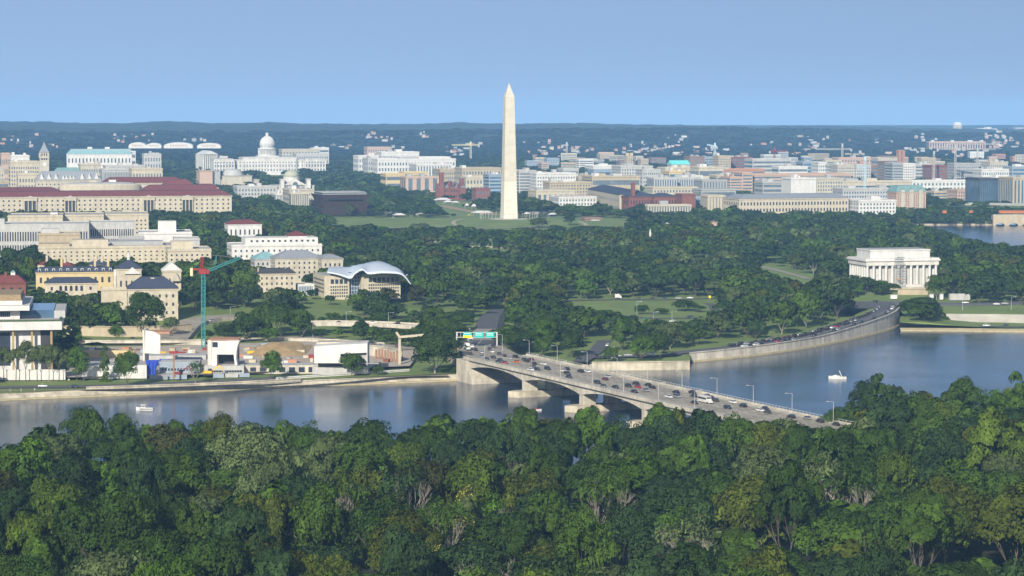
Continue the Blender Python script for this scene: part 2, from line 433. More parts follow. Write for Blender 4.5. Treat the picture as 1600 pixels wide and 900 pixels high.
def noplant(pts, half):
    k = int(half // 5) + 1
    for p in resample(pts, 6):
        for i in range(-k, k + 1):
            for j in range(-k, k + 1): ROADS.add((int(p[0] // 5) + i, int(p[1] // 5) + j))
def Gp(l, z): return [G(x, y, z) for x, y in l]
def wall_strip(pts, zb, zt, th):
    """standing wall along points, its visible face on the points, th thick to the left"""
    N = normals(pts); mb = MB()
    n = len(pts)
    zt = zt if isinstance(zt, list) else [zt] * n
    prof = lambda i: [(pts[i].x, pts[i].y, zb), (pts[i].x + N[i].x * .35, pts[i].y + N[i].y * .35, zt[i] - .5), (pts[i].x - N[i].x * .15, pts[i].y - N[i].y * .15, zt[i] - .5), (pts[i].x - N[i].x * .15, pts[i].y - N[i].y * .15, zt[i]), (pts[i].x + N[i].x * th, pts[i].y + N[i].y * th, zt[i]), (pts[i].x + N[i].x * th, pts[i].y + N[i].y * th, zb)]
    return mb.grid([prof(i) for i in range(n)])

# west bank of the far shore: sloping stone river wall, ledge, grass verge, parkway
def bank(name, pts, w, z, m, label, cat):
    pts = resample(pts, 15)
    rows = [[(p.x, p.y - 1.2, -.8) for p in pts], [(p.x, p.y - 1.0, .7) for p in pts], [(p.x, p.y, .7) for p in pts], [(p.x, p.y + w, z) for p in pts], [(p.x, p.y + w + 1.2, z) for p in pts]]
    o = MB().grid(rows[1:]).build(name, m)
    tag(o, label, cat)
    MB().grid(rows[:3]).build('ledge', 'ledge', o)
    return o
bank('river_wall', SH_L, 3.2, 3.2, 'stone', 'long sloping stone river wall below the riverside parkway, tan ledge at its foot', 'river wall')
bank('river_wall', SH_M, 3.2, 3.4, 'stone', 'short stone bank at the water between the bridge abutment and the pale seawall', 'river wall')
pk = Gp([(-420, 632), (-200, 617), (0, 605.5), (130, 604), (300, 597.5), (420, 591.5), (560, 583), (640, 577.5), (690, 575)], 3.5)
strip('riverside_parkway', pk, -6.2, 6.2, 'asphalt', .10)
strip('parkway_marking', pk, -.12, .12, 'lane', .15)
strip('riverside_path', Gp([(-300, 623), (0, 610.8), (140, 609), (300, 603.5), (480, 596), (640, 588), (700, 586)], 3.3), -1.6, 1.6, 'deck', .12)
mb = wall_strip(resample(Gp([(135, 608), (300, 602.5), (400, 598), (470, 594)], 3.5), 14), 2.5, 4.7, .5)
tag(mb.build('parkway_wall', 'stone'), 'low stone wall between the river path and the parkway below the building site', 'wall')
mb = wall_strip(resample(Gp([(432, 593), (520, 588), (640, 580.5)], 3.5), 14), 2.9, 4.8, .6)
tag(mb.build('white_barrier', 'white'), 'long white barrier line along the grass verge below the white pavilions', 'barrier')

# right half: pale stone seawall with the parkway on top
zt1 = [4.9, 4.9, 5.0]
w1 = wall_strip(SH_W1, -1, zt1, 1.0)
tag(w1.build('seawall', 'stone'), 'short pale stone seawall beside the bridge, in front of the parked cars', 'seawall')
W2 = resample(SH_W2, 14)
ztab = [(1078, 4.6), (1200, 5.2), (1260, 5.8), (1300, 6.8), (1350, 8.6), (1385, 10.2), (1406, 11.6)]
zW2 = [max(lerp(ztab, PX(p)[0]), gz(p.x - 8, p.y + 16) + 1.2) for p in W2]
o = tag(wall_strip(W2, .9, zW2, .9).build('seawall', 'concrete'), 'long curved pale concrete seawall rising eastwards under the queue of cars', 'seawall')
Nw = normals(W2)
MB().grid([[(p.x - n.x * k, p.y - n.y * k, z) for k, z in ((1.3, -.8), (1.1, 1.0), (-.1, 1.0))] for p, n in zip(W2, Nw)]).build('ledge', 'ledge', o)
JAM = [Vector((p.x + n.x * 9, p.y + n.y * 9, z - .75)) for p, n, z in zip(W2, Nw, zW2)]
strip('seawall_parkway', JAM, -8.2, 7.5, 'asphalt', 0, step=20)
strip('seawall_marking', JAM, -.9, -.75, 'lane', .05, step=20)
rows = [[(p.x + n.x * 7.5, p.y + n.y * 7.5, p.z), (p.x + n.x * 11, p.y + n.y * 11, p.z - .1), (p.x + n.x * 24, p.y + n.y * 24, gz(p.x, p.y) - .3)] for p, n in zip(JAM, Nw)]
struct(MB().grid(rows).build('grass_bank', 'grass'))
# plateau at the bridgehead and the roads in front of the temple
e = JAM[-1]
br = [Vector((e.x - 3, e.y - 6, e.z)), Vector((e.x - 2, e.y + 22, 10.6)), Vector((e.x + 4, e.y + 55, 10.2))]
strip('bridgehead_road', br, -9, 22, 'asphalt', .05, skirt=9, slope=1.2)
strip('temple_circle_road', Gp([(1290, 476), (1350, 472.5), (1420, 473), (1500, 474.5), (1580, 473), (1660, 467)], 8.6), -5, 5, 'asphalt', .4, skirt=3, slope=3)
strip('bank_road', Gp([(1408, 509.5), (1500, 510), (1600, 511), (1760, 514), (2000, 520)], 1.95), -4.2, 4.2, 'asphalt', .15)
bank('river_wall', SH_R, 3.5, 1.7, 'ledge', 'low tan stone bank edging the water below the grassy terrace and temple', 'river wall')
st = Gp([(1482, 504.0), (1560, 504.5), (1640, 506), (1760, 508.5)], 1.9)
rows = [[(p.x, p.y + k * 1.1, p.z + .1 + .5 * k) for k in range(11)] for p in resample(st, 25)]
rows = [[r[0]] + [q for a, b in zip(r, r[1:]) for q in ((a[0], b[1], a[2]), b)] for r in rows]
o = tag(MB().grid(rows).build('stone_steps', mat('stepstone', (.40, .38, .33), var=.15, scale=.1)), 'wide pale stone steps facing the river beside the dark clump of trees', 'steps')
rows = [[(p.x, p.y + 11, p.z + 5.0), (p.x, p.y + 60, p.z + 6.0), (p.x, p.y + 110, p.z + 5.6)] for p in resample(st, 25)]
struct(MB().grid(rows).build('terrace_lawn', 'grass'))
keep([(1470, 468), (1600, 463), (1600, 519), (1408, 519), (1408, 500), (1470, 505)], 1800)
keep([(925, 562), (1075, 562), (1145, 540), (1250, 524), (1338, 500), (1345, 480), (1406, 478), (1408, 520), (1300, 545), (1078, 583), (925, 585)], 1760)
keep([(1340, 466), (1480, 464), (1480, 471), (1404, 478), (1340, 482)], 1900)

# lawns and paths that show between the trees
strip('mall_road', Gp([(880, 470), (960, 468.3), (1050, 468.3), (1120, 466)], 5.6), -4, 4, 'asphalt', .15)
strip('park_road', Gp([(930, 488), (1000, 496.5), (1060, 497.5), (1110, 495), (1116, 480), (1105, 474)], 5.4), -3.5, 3.5, 'asphalt', .12)
strip('river_drive', Gp([(945, 532), (938, 541), (925, 553), (905, 566)], 5), -4.5, 4.5, 'asphalt', .15)
strip('parking_lane', Gp([(928, 559), (990, 557), (1050, 554.5), (1062, 551)], 4.8), -4, 4, 'asphalt', .15)
keep([(892, 468), (1114, 466), (1112, 488), (1060, 500), (1005, 500), (985, 489), (900, 479)], 1960)
keep([(925, 545), (1000, 553), (1060, 548), (1075, 565), (920, 565)], 1470); keep([(925, 527), (952, 527), (945, 545), (915, 553)], 1560)
keep([(475, 478), (538, 478), (536, 494), (478, 490)], 1770); keep([(634, 480), (660, 480), (660, 494), (636, 498)], 1770); keep([(676, 482), (700, 482), (698, 490), (678, 490)], 1770)
keep([(1178, 412), (1200, 413), (1275, 433), (1262, 441), (1195, 422)], 2330)
strip('pool_path', Gp([(1190, 416), (1225, 425), (1265, 436)], 6), -3, 3, 'deck', .12)
keep([(1430, 350), (1602, 350), (1602, 385), (1545, 379), (1500, 367), (1458, 356)], 3225)
keep([(525, 341), (980, 341), (972, 356), (930, 352), (880, 358), (805, 357), (700, 353), (640, 356), (530, 350)], 3380)
keep([(738, 384), (812, 387), (812, 392), (738, 390)], 2620); keep([(665, 376), (716, 378), (716, 381), (665, 381)], 2750)
tag(wall_strip(Gp([(737, 387.5), (770, 388), (812, 391.5)], 6.3), 5.5, 8.2, 1).build('garden_wall', 'tan'), 'low tan garden wall showing between treetops in front of the obelisk', 'wall')
tag(wall_strip(Gp([(662, 379), (690, 380), (716, 380.5)], 6.3), 5.5, 8.0, 1).build('garden_wall', 'tan'), 'short tan wall among treetops, left of the garden wall below the obelisk', 'wall')
strip('lawn_path', [Vector((p.x, p.y, gz(p.x, p.y))) for p in Gp([(722, 345), (710, 347), (709, 350), (718, 353)], 11)], -2.5, 2.5, 'tan', .25)
strip('lawn_path', [Vector((p.x, p.y, gz(p.x, p.y))) for p in Gp([(905, 347), (915, 350), (912, 353)], 11)], -2.5, 2.5, 'tan', .25)
strip('monument_road', [Vector((p.x, p.y, gz(p.x, p.y))) for p in Gp([(560, 356), (700, 356), (790, 357), (860, 355)], 9)], -5, 5, 'deck', .25)
strip('sand_path', [Vector((p.x, p.y, gz(p.x, p.y))) for p in Gp([(692, 322), (715, 327), (748, 333), (780, 338)], 8)], -8, 8, 'dirt', .3)
keep([(680, 312), (703, 312), (706, 322), (750, 330), (782, 335), (782, 341), (700, 331), (683, 320)], 3900)
# ------------------------------------------------------------------ the road bridge
BX, BY, BZ = -24.0, 1345.0, 13.0
BR = math.atan2(-.918, .397); BW = 36.0
bd = Vector((math.cos(BR), math.sin(BR))); bn = Vector((-bd.y, bd.x))
def BP(t, off, z=BZ): return Vector((BX + bd.x * t + bn.x * off, BY + bd.y * t + bn.y * off, z))
def BLOC(p): q = Vector((p.x - BX, p.y - BY)); return q.dot(bd), q.dot(bn)
bridge = thing('road_bridge', 'long pale concrete road bridge on arched girders crossing the river full of cars', 'bridge', (BX, BY, 0), BR)
MB().box(-4, 0, 12.1, 350, BW, 13.0).build('deck', 'deck', bridge)
PIERS = [3, 72.7, 141.7, 209.5, 278, 346]
def arch(y0, y1):
    top = []; bot = []
    for a, b in zip(PIERS, PIERS[1:]):
        for i in range(13):
            t = i / 12; x = a + (b - a) * t
            bot.append((x, 7.9 + 3.0 * (1 - (2 * t - 1) ** 2)))
    return MB().profile(bot + [(PIERS[-1], 12.097), (PIERS[0], 12.097)], y0, y1)
for y0, y1 in ((.9, 1.5), (9, 9.7), (17.6, 18.4), (26, 26.7), (34.5, 35.1)): arch(y0, y1).build('girder', 'concrete', bridge)
rib = MB()
for k in range(0, 340, 4): rib.box(k + 3, .62, 11.2, k + 3.5, .897, 12.09)
rib.box(0, .7, 11.6, 345, .85, 11.8); rib.build('fascia_rib_pattern', 'concrete', bridge)
for y0 in (-.55, BW + .05):
    MB().box(-4, y0, 12.3, 350, y0 + .5, 14.0).build('parapet', 'concrete', bridge)
    r = MB(); r.box(-4, y0 + .17, 14.75, 350, y0 + .33, 14.87)
    for k in range(0, 350, 3): r.box(k, y0 + .2, 14.003, k + .14, y0 + .3, 14.747)
    r.build('railing', 'steel', bridge)
for y0 in (.003, BW - 2.7):
    MB().box(-4, y0, 13.003, 350, y0 + 2.65, 13.2).build('walkway', 'concrete', bridge)
for i, x in enumerate(PIERS[1:]):
    o = MB().prism([(x - 2, 1.2), (x + 2, 1.2), (x + 2, 8), (x - 2, 8)], 2.9, 8.6).build('pier', 'concrete', bridge)
    m2 = MB().prism([(x - 2, 14), (x + 2, 14), (x + 2, 22), (x - 2, 22)], 2.9, 8.6).build('pier', 'concrete', bridge)
    m3 = MB().prism([(x - 2, 28), (x + 2, 28), (x + 2, 34.5), (x - 2, 34.5)], 2.9, 8.6).build('pier', 'concrete', bridge)
    MB().prism([(x - 3.8, -3), (x, -7.5), (x + 3.8, -3), (x + 3.8, BW + 3), (x, BW + 7), (x - 3.8, BW + 3)], -1.5, 3.1).build('pier_footing', 'stone', bridge)
MB().box(-12, -1.2, -1, 2.5, BW + 1, 12.09).build('abutment', 'concrete', bridge)
MB().profile([(2.5, -1), (9, -1), (9, 1.6), (2.5, 8)], -.9, BW + .7).build('abutment_apron', 'concrete', bridge)
mk = MB()
for off in (9.2, 12.7, 16.2, 20.2, 23.7, 27.2):
    for k in range(0, 346, 9): mk.box(k, off - .07, 13.003, k + 3, off + .07, 13.02)
for off in (5.0, 18.3, 31.6): mk.box(-4, off - .07, 13.003, 350, off + .07, 13.02)
mk.build('lane_marking', 'lane', bridge)
# approach road on its bank
ap = [BP(-3, BW / 2), Vector((-14, 1388, 12.6)), Vector((-20, 1430, 12)), Vector((-18, 1490, 10)), Vector((-15, 1585, 8.5)), Vector((-13.5, 1700, 8)), Vector((-9, 1760, 7.5))]
strip('approach_road', ap[:3], -14.5, 14.5, 'deck', .02, skirt=8.5, slope=.25)
strip('approach_road', ap[2:4], -8, 8, 'asphalt', .06, skirt=5, slope=1.4)
strip('approach_road', ap[3:5], -7, 7, 'deck', .06, skirt=5, slope=1.4)
strip('approach_road', ap[4:], -5.5, 5.5, 'asphalt', .06, skirt=4, slope=1.4)
strip('approach_marking', ap[2:4], -.12, .12, 'lane', .12)
keep([(698, 512), (782, 512), (790, 548), (1010, 598), (1130, 625), (730, 592), (705, 560), (690, 545)], 1440)
keep([(750, 488), (775, 488), (778, 516), (742, 516)], 1700)
keep([(697, 540), (800, 540), (1000, 590), (1320, 655), (1316, 668), (1230, 655), (1130, 640), (1040, 640), (1000, 642), (930, 640), (880, 640), (800, 622), (730, 600)], 1350)
FOOT.append((BX, BY, bd.x, bd.y, 352, BW, 6))

# sign gantry over the road
g0, g1 = AT(713.5, 541, 1430), AT(776.5, 541, 1430)
gan = thing('sign_gantry', 'grey overhead truss gantry with three green road signs at the far end of the bridge', 'sign gantry', (g0.x, g0.y, 0))
gw = g1.x - g0.x; zt = ZY(519, 1430); zb = ZY(527.5, 1430)
for x in (0, gw): 
    MB().box(x - .35, -.3, 8, x + .35, .3, zt).build('gantry_post', 'steel', gan)
    MB().box(x - .35, 1.2, 8, x + .35, 1.8, zt).build('gantry_post', 'steel', gan)
t = MB()
for z in (zb, zt - .3):
    for y in (0, 1.5): t.box(.36, y - .12, z, gw - .36, y + .12, z + .3)
for k in range(13):
    x = .5 + k * (gw - 1) / 12; t.box(x - .1, -.1, zb + .302, x + .1, .1, zt - .302)
    t.beam((x, 0, zb + .15), (min(gw - .5, x + (gw - 1) / 12), 1.5, zb + .15), .12, .12)
t.build('truss', 'steel', gan)
def sign_text(parent, txt, x, z, size, m='lane', y=-.62, font=None):
    cu = bpy.data.curves.new('lettering', 'FONT'); cu.body = txt; cu.size = size; cu.align_x = 'CENTER'; cu.align_y = 'CENTER'; cu.extrude = .01
    o = bpy.data.objects.new('lettering', cu); COL.objects.link(o); o.data.materials.append(M(m)); o.parent = parent
    o.location = (x, y, z); o.rotation_euler = (R(90), 0, 0); return o
for i, (a, b) in enumerate(((723.5, 737.5), (741.5, 755.5), (759.5, 772.5))):
    xa, xb = AT(a, 520, 1430).x - g0.x, AT(b, 520, 1430).x - g0.x
    s = MB().box(xa, -.55, zb - .1, xb, -.35, zt + .1).build('sign_board', 'signgreen', gan)
    MB().box(xa + .12, -.565, zt - .08, xb - .12, -.551, zt - .02).build('sign_border', 'lane', s)
    MB().box(xa + .12, -.565, zb + (1.35 if i == 0 else .02), xb - .12, -.551, zb + (1.41 if i == 0 else .08)).build('sign_border', 'lane', s)
    if i == 0: MB().box(xa, -.60, zb - .1, xb, -.552, zb + 1.2).build('exit_panel', 'signyellow', s)
    for q in range(2 if i else 1):                 # lines too far off to be read: pale strokes
        ln = MB(); x = xa + .6
        rr = random.Random(i * 7 + q)
        while x < xb - .9:
            wd = rr.uniform(.25, .5); z = zt - .75 - .85 * q; ln.box(x, -.58, z - .17, x + wd, -.552, z + .17); x += wd + .12
        ln.build('lettering_pattern', 'lane', s)
# street lamps of the bridge
def lamp(h, arm):
    o = MB()
    r = thing('street_lamp', 'slim grey street lamp', 'street lamp', (0, 0, 0), 0, 'street lamps along the bridge')
    MB().lathe(0, 0, [(.22, 0), (.22, .5), (.11, .6), (.08, h)], 8).build('pole', 'steel', r)
    MB().beam((0, 0, h), (0, -arm, h + .25), .10, .10).build('arm', 'steel', r)
    MB().box(-.25, -arm - .9, h + .12, .25, -arm + .15, h + .36).build('lamp_head', 'paleg', r)
    return r
def bt(px, off):                      # position along the bridge of the picture column px at lateral offset off
    k = (px - 800) / F; p0 = BP(0, off)
    return (k * p0.y - p0.x) / (bd.x - k * bd.y)
L0 = lamp(8.6, 2.6); KIDS['street_lamp'] = list(L0.children)
far_l = [(785, 'where the hedge of trees begins'), (827, 'at the foot of the dense trees'), (871, 'before the small riverside lane'), (918, 'beside the short pale seawall'), (965, 'near the middle of the short seawall'), (1013, 'near the corner of the short seawall'), (1067, 'just past the seawall corner'), (1122, 'above the white bus'), (1179, 'one lamp past the white bus'), (1240, 'next to last before the wood'), (1305, 'last before the wood hides the bridge'), (1377, 'rising from the treetops past the bridge end'), (1447, 'standing alone in the treetops')]
first = True
for px, w_ in far_l:
    q = BP(bt(px, BW - .9), BW - .9, 13.2); lab = 'grey single-arm street lamp on the far parapet, ' + w_
    if px > 1310:
        q = AT(px, 684 if px < 1400 else 690, 1045); q.z = 13.2; lab = 'grey single-arm street lamp ' + w_
    r = L0 if first else dup(L0, q, BR); first = False
    r.location = q; r.rotation_euler = (0, 0, BR); r['label'] = lab
for px, w_ in [(757, 'above the abutment'), (831, 'over the first pier'), (876, 'over the second span'), (926, 'just past the second pier'), (975, 'over the third span'), (1030, 'just past the third pier'), (1087, 'beside the white bus')]:
    q = BP(bt(px, .9), .9, 13.2); dup(L0, q, BR + math.pi, 'grey single-arm street lamp on the near parapet, ' + w_)
# ------------------------------------------------------------------ landmarks
ROT = 14.0
# the obelisk
p = AT(783.5, 343, 3140); q = AT(807, 343, 3140)
cx = (p.x + q.x) / 2; cyy = 3150; bz = gz(cx, cyy) + .3
ob = thing('obelisk', 'tall white stone obelisk with pyramid tip standing on the lawn', 'obelisk', (cx, cyy, bz), R(ROT))
top = ZY(130, 3150) - bz
def sq(r): return (-r, -r, r, r)
hh = top - 16.8; ra, rb = 8.9, 5.6
rl = ra + (rb - ra) * 46 / hh
MB().frustum(sq(ra), sq(rl), 0, 46).build('lower_shaft', mat('obeliskwhite', (.62, .58, .48), var=.10, scale=.15), ob)
MB().frustum(sq(rl), sq(rb), 46.002, hh).build('upper_shaft', mat('obeliskcream', (.55, .505, .41), var=.10, scale=.15), ob)
MB().frustum(sq(rb), sq(.15), hh + .002, top).build('pyramid_tip', mat('obeliskcream', None), ob)
for a in (0, 1):
    for x in (-1.6, 1.6):
        f = .35; r = rb * (1 - 3.5 / 16.8)
        MB().box(x - .5, -r - .15, hh + 2.2, x + .5, -r + .4, hh + 3.4).build('window', 'black', ob, rz=-math.pi / 2 * a)
struct(MB().lathe(cx, cyy, [(24, bz - 1.5), (24, bz - .25), (23.5, bz - .2)], 40).build('obelisk_plaza', 'concrete'))
foot(cx - 25, cyy - 25, 0, 50, 50)
keepbox(781, 809, 125, 345, 3140)
fl = thing('flagpole', 'thin flagpole with a small flag in the ring round the obelisk', 'flagpole', (0, 0, 0), 0, 'flagpoles round the obelisk')
MB().lathe(0, 0, [(.14, 0), (.08, 8)], 6).build('pole', 'paleg', fl)
MB().box(.09, -.03, 6.7, 1.3, .03, 7.6).build('flag', 'pink', fl)
for k in range(40):
    a = 2 * math.pi * k / 40; pos = (cx + 36 * math.cos(a), cyy + 36 * math.sin(a), bz - .4)
    if k == 0: fl.location = pos
    else: dup(fl, pos, 0.4)

# the domed legislature on its hill
x, y, wC, zt = front(334, 508.5, 248, 5390, ROT)
zb = ZY(275, 5390); foot(x, y, ROT, wC, 90, 25); keepbox(336, 508, 205, 266, 5390); keepbox(418, 452, 245, 275, 5300)
cp = thing('capitol_building', 'white domed capitol with colonnaded wings on its hill', 'capitol building', (x, y, zb), R(ROT))
hw = ZY(249, 5390) - zb; hc = ZY(246.5, 5390) - zb
W3 = wC
def block(par, name, x0, y0, z0, x1, y1, z1, m, cor=1.2, e=.9):
    o = MB().box(x0, y0, z0, x1, y1, z1 - cor - .002).build(name, m, par)
    MB().box(x0 - e, y0 - e, z1 - cor, x1 + e, y1 + e, z1).build('cornice', m, o)
    return o
segs = [('wing', 0, 44, 0, hw), ('link_block', 44.1, 62, 9, hw - 2), ('central_block', 62.1, W3 - 62.1, 4, hc), ('link_block', W3 - 62, W3 - 44.1, 9, hw - 2), ('wing', W3 - 44, W3, 0, hw)]
for nm, a, b, d, h in segs:
    block(cp, nm, a, d, 0, b, d + 60, h, 'marble')
    MB().box(a + 2, d + 2, h + .01, b - 2, d + 58, h + 1.2).build('roof', 'paleg', cp)
    n = int((b - a) / 6.2)
    for k in range(n):
        u = a + (k + .5) * (b - a) / n
        for z, hh2 in ((hw * .34, 5), (hw * .60, 5), (hw * .80, 2.6)):
            MBx = WM.setdefault(('cap', hh2), MB().box(-1.25, -.35, -hh2 / 2, 1.25, .1, hh2 / 2).mesh('window', 'greyglass'))
            link('window', MBx, cp, (u, d, z))
        if nm == 'wing':
            MBc = WM.setdefault('capcol', MB().lathe(0, 0, [(.9, 0), (.75, hw * .62)], 8).mesh('column', 'white'))
            link('column', MBc, cp, (u + 3.1, d - 1.4, hw * .27))
for a, b in ((-8, 40), (W3 / 2 - 42, W3 / 2 + 42), (W3 - 40, W3 + 6)):
    MB().frustum((a, -26, b, 3.9), (a + 3, -14, b - 3, 3.9), -6, hw * .20).build('terrace', 'white', cp)
dx, dy = W3 / 2, 38
D = lambda py: ZY(py - (246 - py) * .04, 5440) - zb
MB().box(dx - 22, dy - 22, hc + .01, dx + 22, dy + 22, D(243.5)).build('dome_base', 'marble', cp)
MB().lathe(dx, dy, [(20.5, D(243.4)), (20.5, D(241.5)), (16.3, D(241.4)), (16.3, D(234)), (20.2, D(233.8)), (20.2, D(232.2)), (16.0, D(232)), (15.6, D(228)), (16.4, D(227.8)), (16.4, D(226.8))], 36).build('drum', 'white', cp)
cm = MB().lathe(0, 0, [(.8, D(241.3)), (.65, D(234.1))], 8).mesh('column', 'white')
for k in range(36):
    t = 2 * math.pi * k / 36
    if math.sin(t) < .35: link('column', cm, cp, (dx + 18.8 * math.cos(t), dy + 18.8 * math.sin(t), 0))
wm = MB().box(-.8, -.5, D(231), .8, .2, D(228.6)).mesh('window', 'greyglass')
for k in range(24):
    t = 2 * math.pi * k / 24
    if math.sin(t) < .3: link('window', wm, cp, (dx + 15.9 * math.cos(t), dy + 15.9 * math.sin(t), 0), t + math.pi / 2)
pr = []
z0, z1 = D(226.7), D(214.5)
for k in range(11):
    t = k / 10 * 1.32; pr.append((15.4 * math.cos(t) + .2, z0 + (z1 - z0) * math.sin(t) / math.sin(1.32)))
dm = MB().lathe(dx, dy, pr, 36).build('dome', 'white', cp, smooth=True)
rb_ = MB()
for k in range(36):
    t = 2 * math.pi * k / 36
    for (r0, za), (r1, zc) in zip(pr, pr[1:]): rb_.tube((dx + (r0 + .1) * math.cos(t), dy + (r0 + .1) * math.sin(t), za), (dx + (r1 + .1) * math.cos(t), dy + (r1 + .1) * math.sin(t), zc), .28, n=4)
rb_.build('dome_ribs', 'white', dm)
MB().lathe(dx, dy, [(4.4, z1 - .3), (4.4, z1 + 1.2), (3.2, z1 + 1.3), (3.2, D(210.5)), (3.7, D(210.4)), (3.4, D(210)), (1.2, D(208.8))], 12).build('lantern', 'white', cp)
MB().lathe(dx, dy, [(.9, D(208.8)), (1.1, D(208)), (.7, D(207.3)), (.9, D(207)), (.2, D(206.2))], 8).build('statue', 'dark', cp)

# the colonnaded temple by the river
x, y, wL, zt = front(1353.5, 1467, 409, 1925, ROT)
zb = ZY(449.5, 1925); dL = 37.5
foot(x, y, ROT, wL, dL, 8)
lm = thing('memorial_temple', 'white marble colonnaded temple with a plain attic block, seen beyond the river', 'memorial', (x, y, zb), R(ROT))
z1 = ZY(445.5, 1925) - zb; zc = ZY(415.5, 1925) - zb; ze = ZY(405.5, 1925) - zb; za = ZY(389.5, 1935) - zb
MB().box(-3, -3, -8, wL + 3, dL + 3, 0).build('terrace', 'limestone', lm)
s = MB()
for k in range(3): s.box(-1.6 + k * .55, -1.6 + k * .55, z1 * k / 3 + .002, wL + 1.6 - k * .55, dL + 1.6 - k * .55, z1 * (k + 1) / 3)
s.build('stylobate', 'marble', lm)
MB().box(4.6, 4.6, z1 + .002, wL - 4.6, dL - 4.6, zc).build('cella_wall', 'marble', lm)
colm = MB().lathe(0, 0, [(1.25, 0), (1.12, (zc - z1) * .5), (.95, zc - z1 - 1), (1.35, zc - z1 - .8), (1.35, zc - z1 - .002)], 14).mesh('column', 'white')
for i in range(12):
    for yy in (1.7, dL - 1.7): link('column', colm, lm, (1.7 + i * (wL - 3.4) / 11, yy, z1 + .002))
for i in range(1, 7):
    for xx in (1.7, wL - 1.7): link('column', colm, lm, (xx, 1.7 + i * (dL - 3.4) / 7, z1 + .002))
MB().box(0, 0, zc, wL, dL, ze - 1.6).build('entablature', 'marble', lm)
c = MB().box(-1, -1, ze - 1.598, wL + 1, dL + 1, ze - .5); c.box(-.3, -.3, ze - .498, wL + .3, dL + .3, ze + .4); c.build('cornice', 'white', lm)
for k in range(-1, 47):
    pass
cr = MB()
for k in range(48): cr.box(.2 + k * (wL - .8) / 47, -.2, ze + .402, .6 + k * (wL - .8) / 47, .2, ze + 1.1)
cr.build('cresting', 'white', lm)
ax0 = AT(1360, 400, 1930).x; ax1 = AT(1454, 400, 1935).x
ins = 5.2
MB().box(ins, ins, ze + .402, wL - ins, dL - ins, za - 1.2).build('attic', 'white', lm)
MB().box(ins - .4, ins - .4, za - 1.198, wL - ins + .4, dL - ins + .4, za - .3).build('attic_cornice', 'white', lm)
MB().box(ins + 1, ins + 1, za - .298, wL - ins - 1, dL - ins - 1, za - .15).build('roof', 'flat', lm)
keepbox(1322, 1352, 386, 430, 1975); keepbox(1352, 1470, 386, 430, 1945); keepbox(1395, 1452, 386, 460, 1925); keepbox(1380, 1395, 386, 440, 1925)
u = front(1403, 1425, 390, 1925, ROT); cc, ss = math.cos(R(ROT)), math.sin(R(ROT))
ux = (u[0] - x) * cc + (u[1] - y) * ss
sc = thing('scaffold_tower', 'grey tubular scaffold tower climbing the middle of the white temple front', 'scaffold', (x + cc * ux, y + ss * ux - 2.6, zb - 3), R(ROT))
tub = MB(); dk = MB(); hs = za - .5 + 3
nl = int(hs / 2.1)
for j in range(nl):
    z = 2.1 * j; wd = 8.5 if j < nl * .68 else 6.5
    for xx in np.linspace(0, wd, 4): 
        for yy in (0, 1.3): tub.tube((xx, yy, z), (xx, yy, z + 2.1), .07, n=4)
    for yy in (0, 1.3):
        for zz in (z + 1.0, z + 2.0): tub.tube((-.4, yy, zz), (wd + .4, yy, zz), .05, n=4)
    tub.tube((0 if j % 2 else wd, 0, z), (wd if j % 2 else 0, 0, z + 2.1), .06, n=4)
    dk.box(0, .3, z + 1.97, wd, 1.0, z + 2.03)
tub.build('tubes', 'steel', sc); dk.build('boards', 'deck', sc)
MB().box(wd * .2, -.12, hs * .28, wd * .8, -.06, hs * .28 + 1.1).build('banner', 'terracotta', sc)
sc2 = MB()
for sx in (-9, 10):
    pass
pts = [AT(a, b, 1895) for a, b in ((1403, 460.5), (1425, 460.8), (1450, 460))]
for p_ in pts: p_.z = 3
tag(wall_strip(pts, 3, ZY(451, 1895), .8).build('terrace_wall', 'tan'), 'tan stone terrace wall below the temple scaffold', 'wall')
# white trailers and huts of the works below the temple
def hut(px0, px1, yt, Y, label, m, name='site_trailer', dep=3.2):
    a, b, w_, t_ = front(px0, px1, yt, Y, 6); z = gz(a, b)
    h = thing(name, label, 'trailer', (a, b, z), R(6))
    MB().box(0, 0, .8, w_, dep, t_ - z).build('body', m, h); MB().box(-.15, -.15, t_ - z + .002, w_ + .15, dep + .15, t_ - z + .2).build('roof', 'paleg', h)
    wh = MB().tube((0, -.12, .45), (0, .3, .45), .45, n=10).mesh('wheel', 'tyre')
    for xx in (w_ * .15, w_ * .85): link('wheel', wh, h, (xx, 0, 0))
    foot(a, b, 6, w_, dep, 3); keepbox(px0, px1, yt, yt + 9, Y); return h
hut(1484, 1516, 459.5, 1860, 'long grey corrugated trailer parked right of the temple', 'paleg')
hut(1453, 1459, 460, 1865, 'small white hut between the temple wall and the grey trailer', 'white', 'site_hut')
hut(1392, 1402, 461, 1870, 'low white hut left of the tan terrace wall', 'white', 'site_hut')
hut(1469, 1474, 459.5, 1865, 'narrow white hut close to the grey trailer', 'white', 'site_hut')

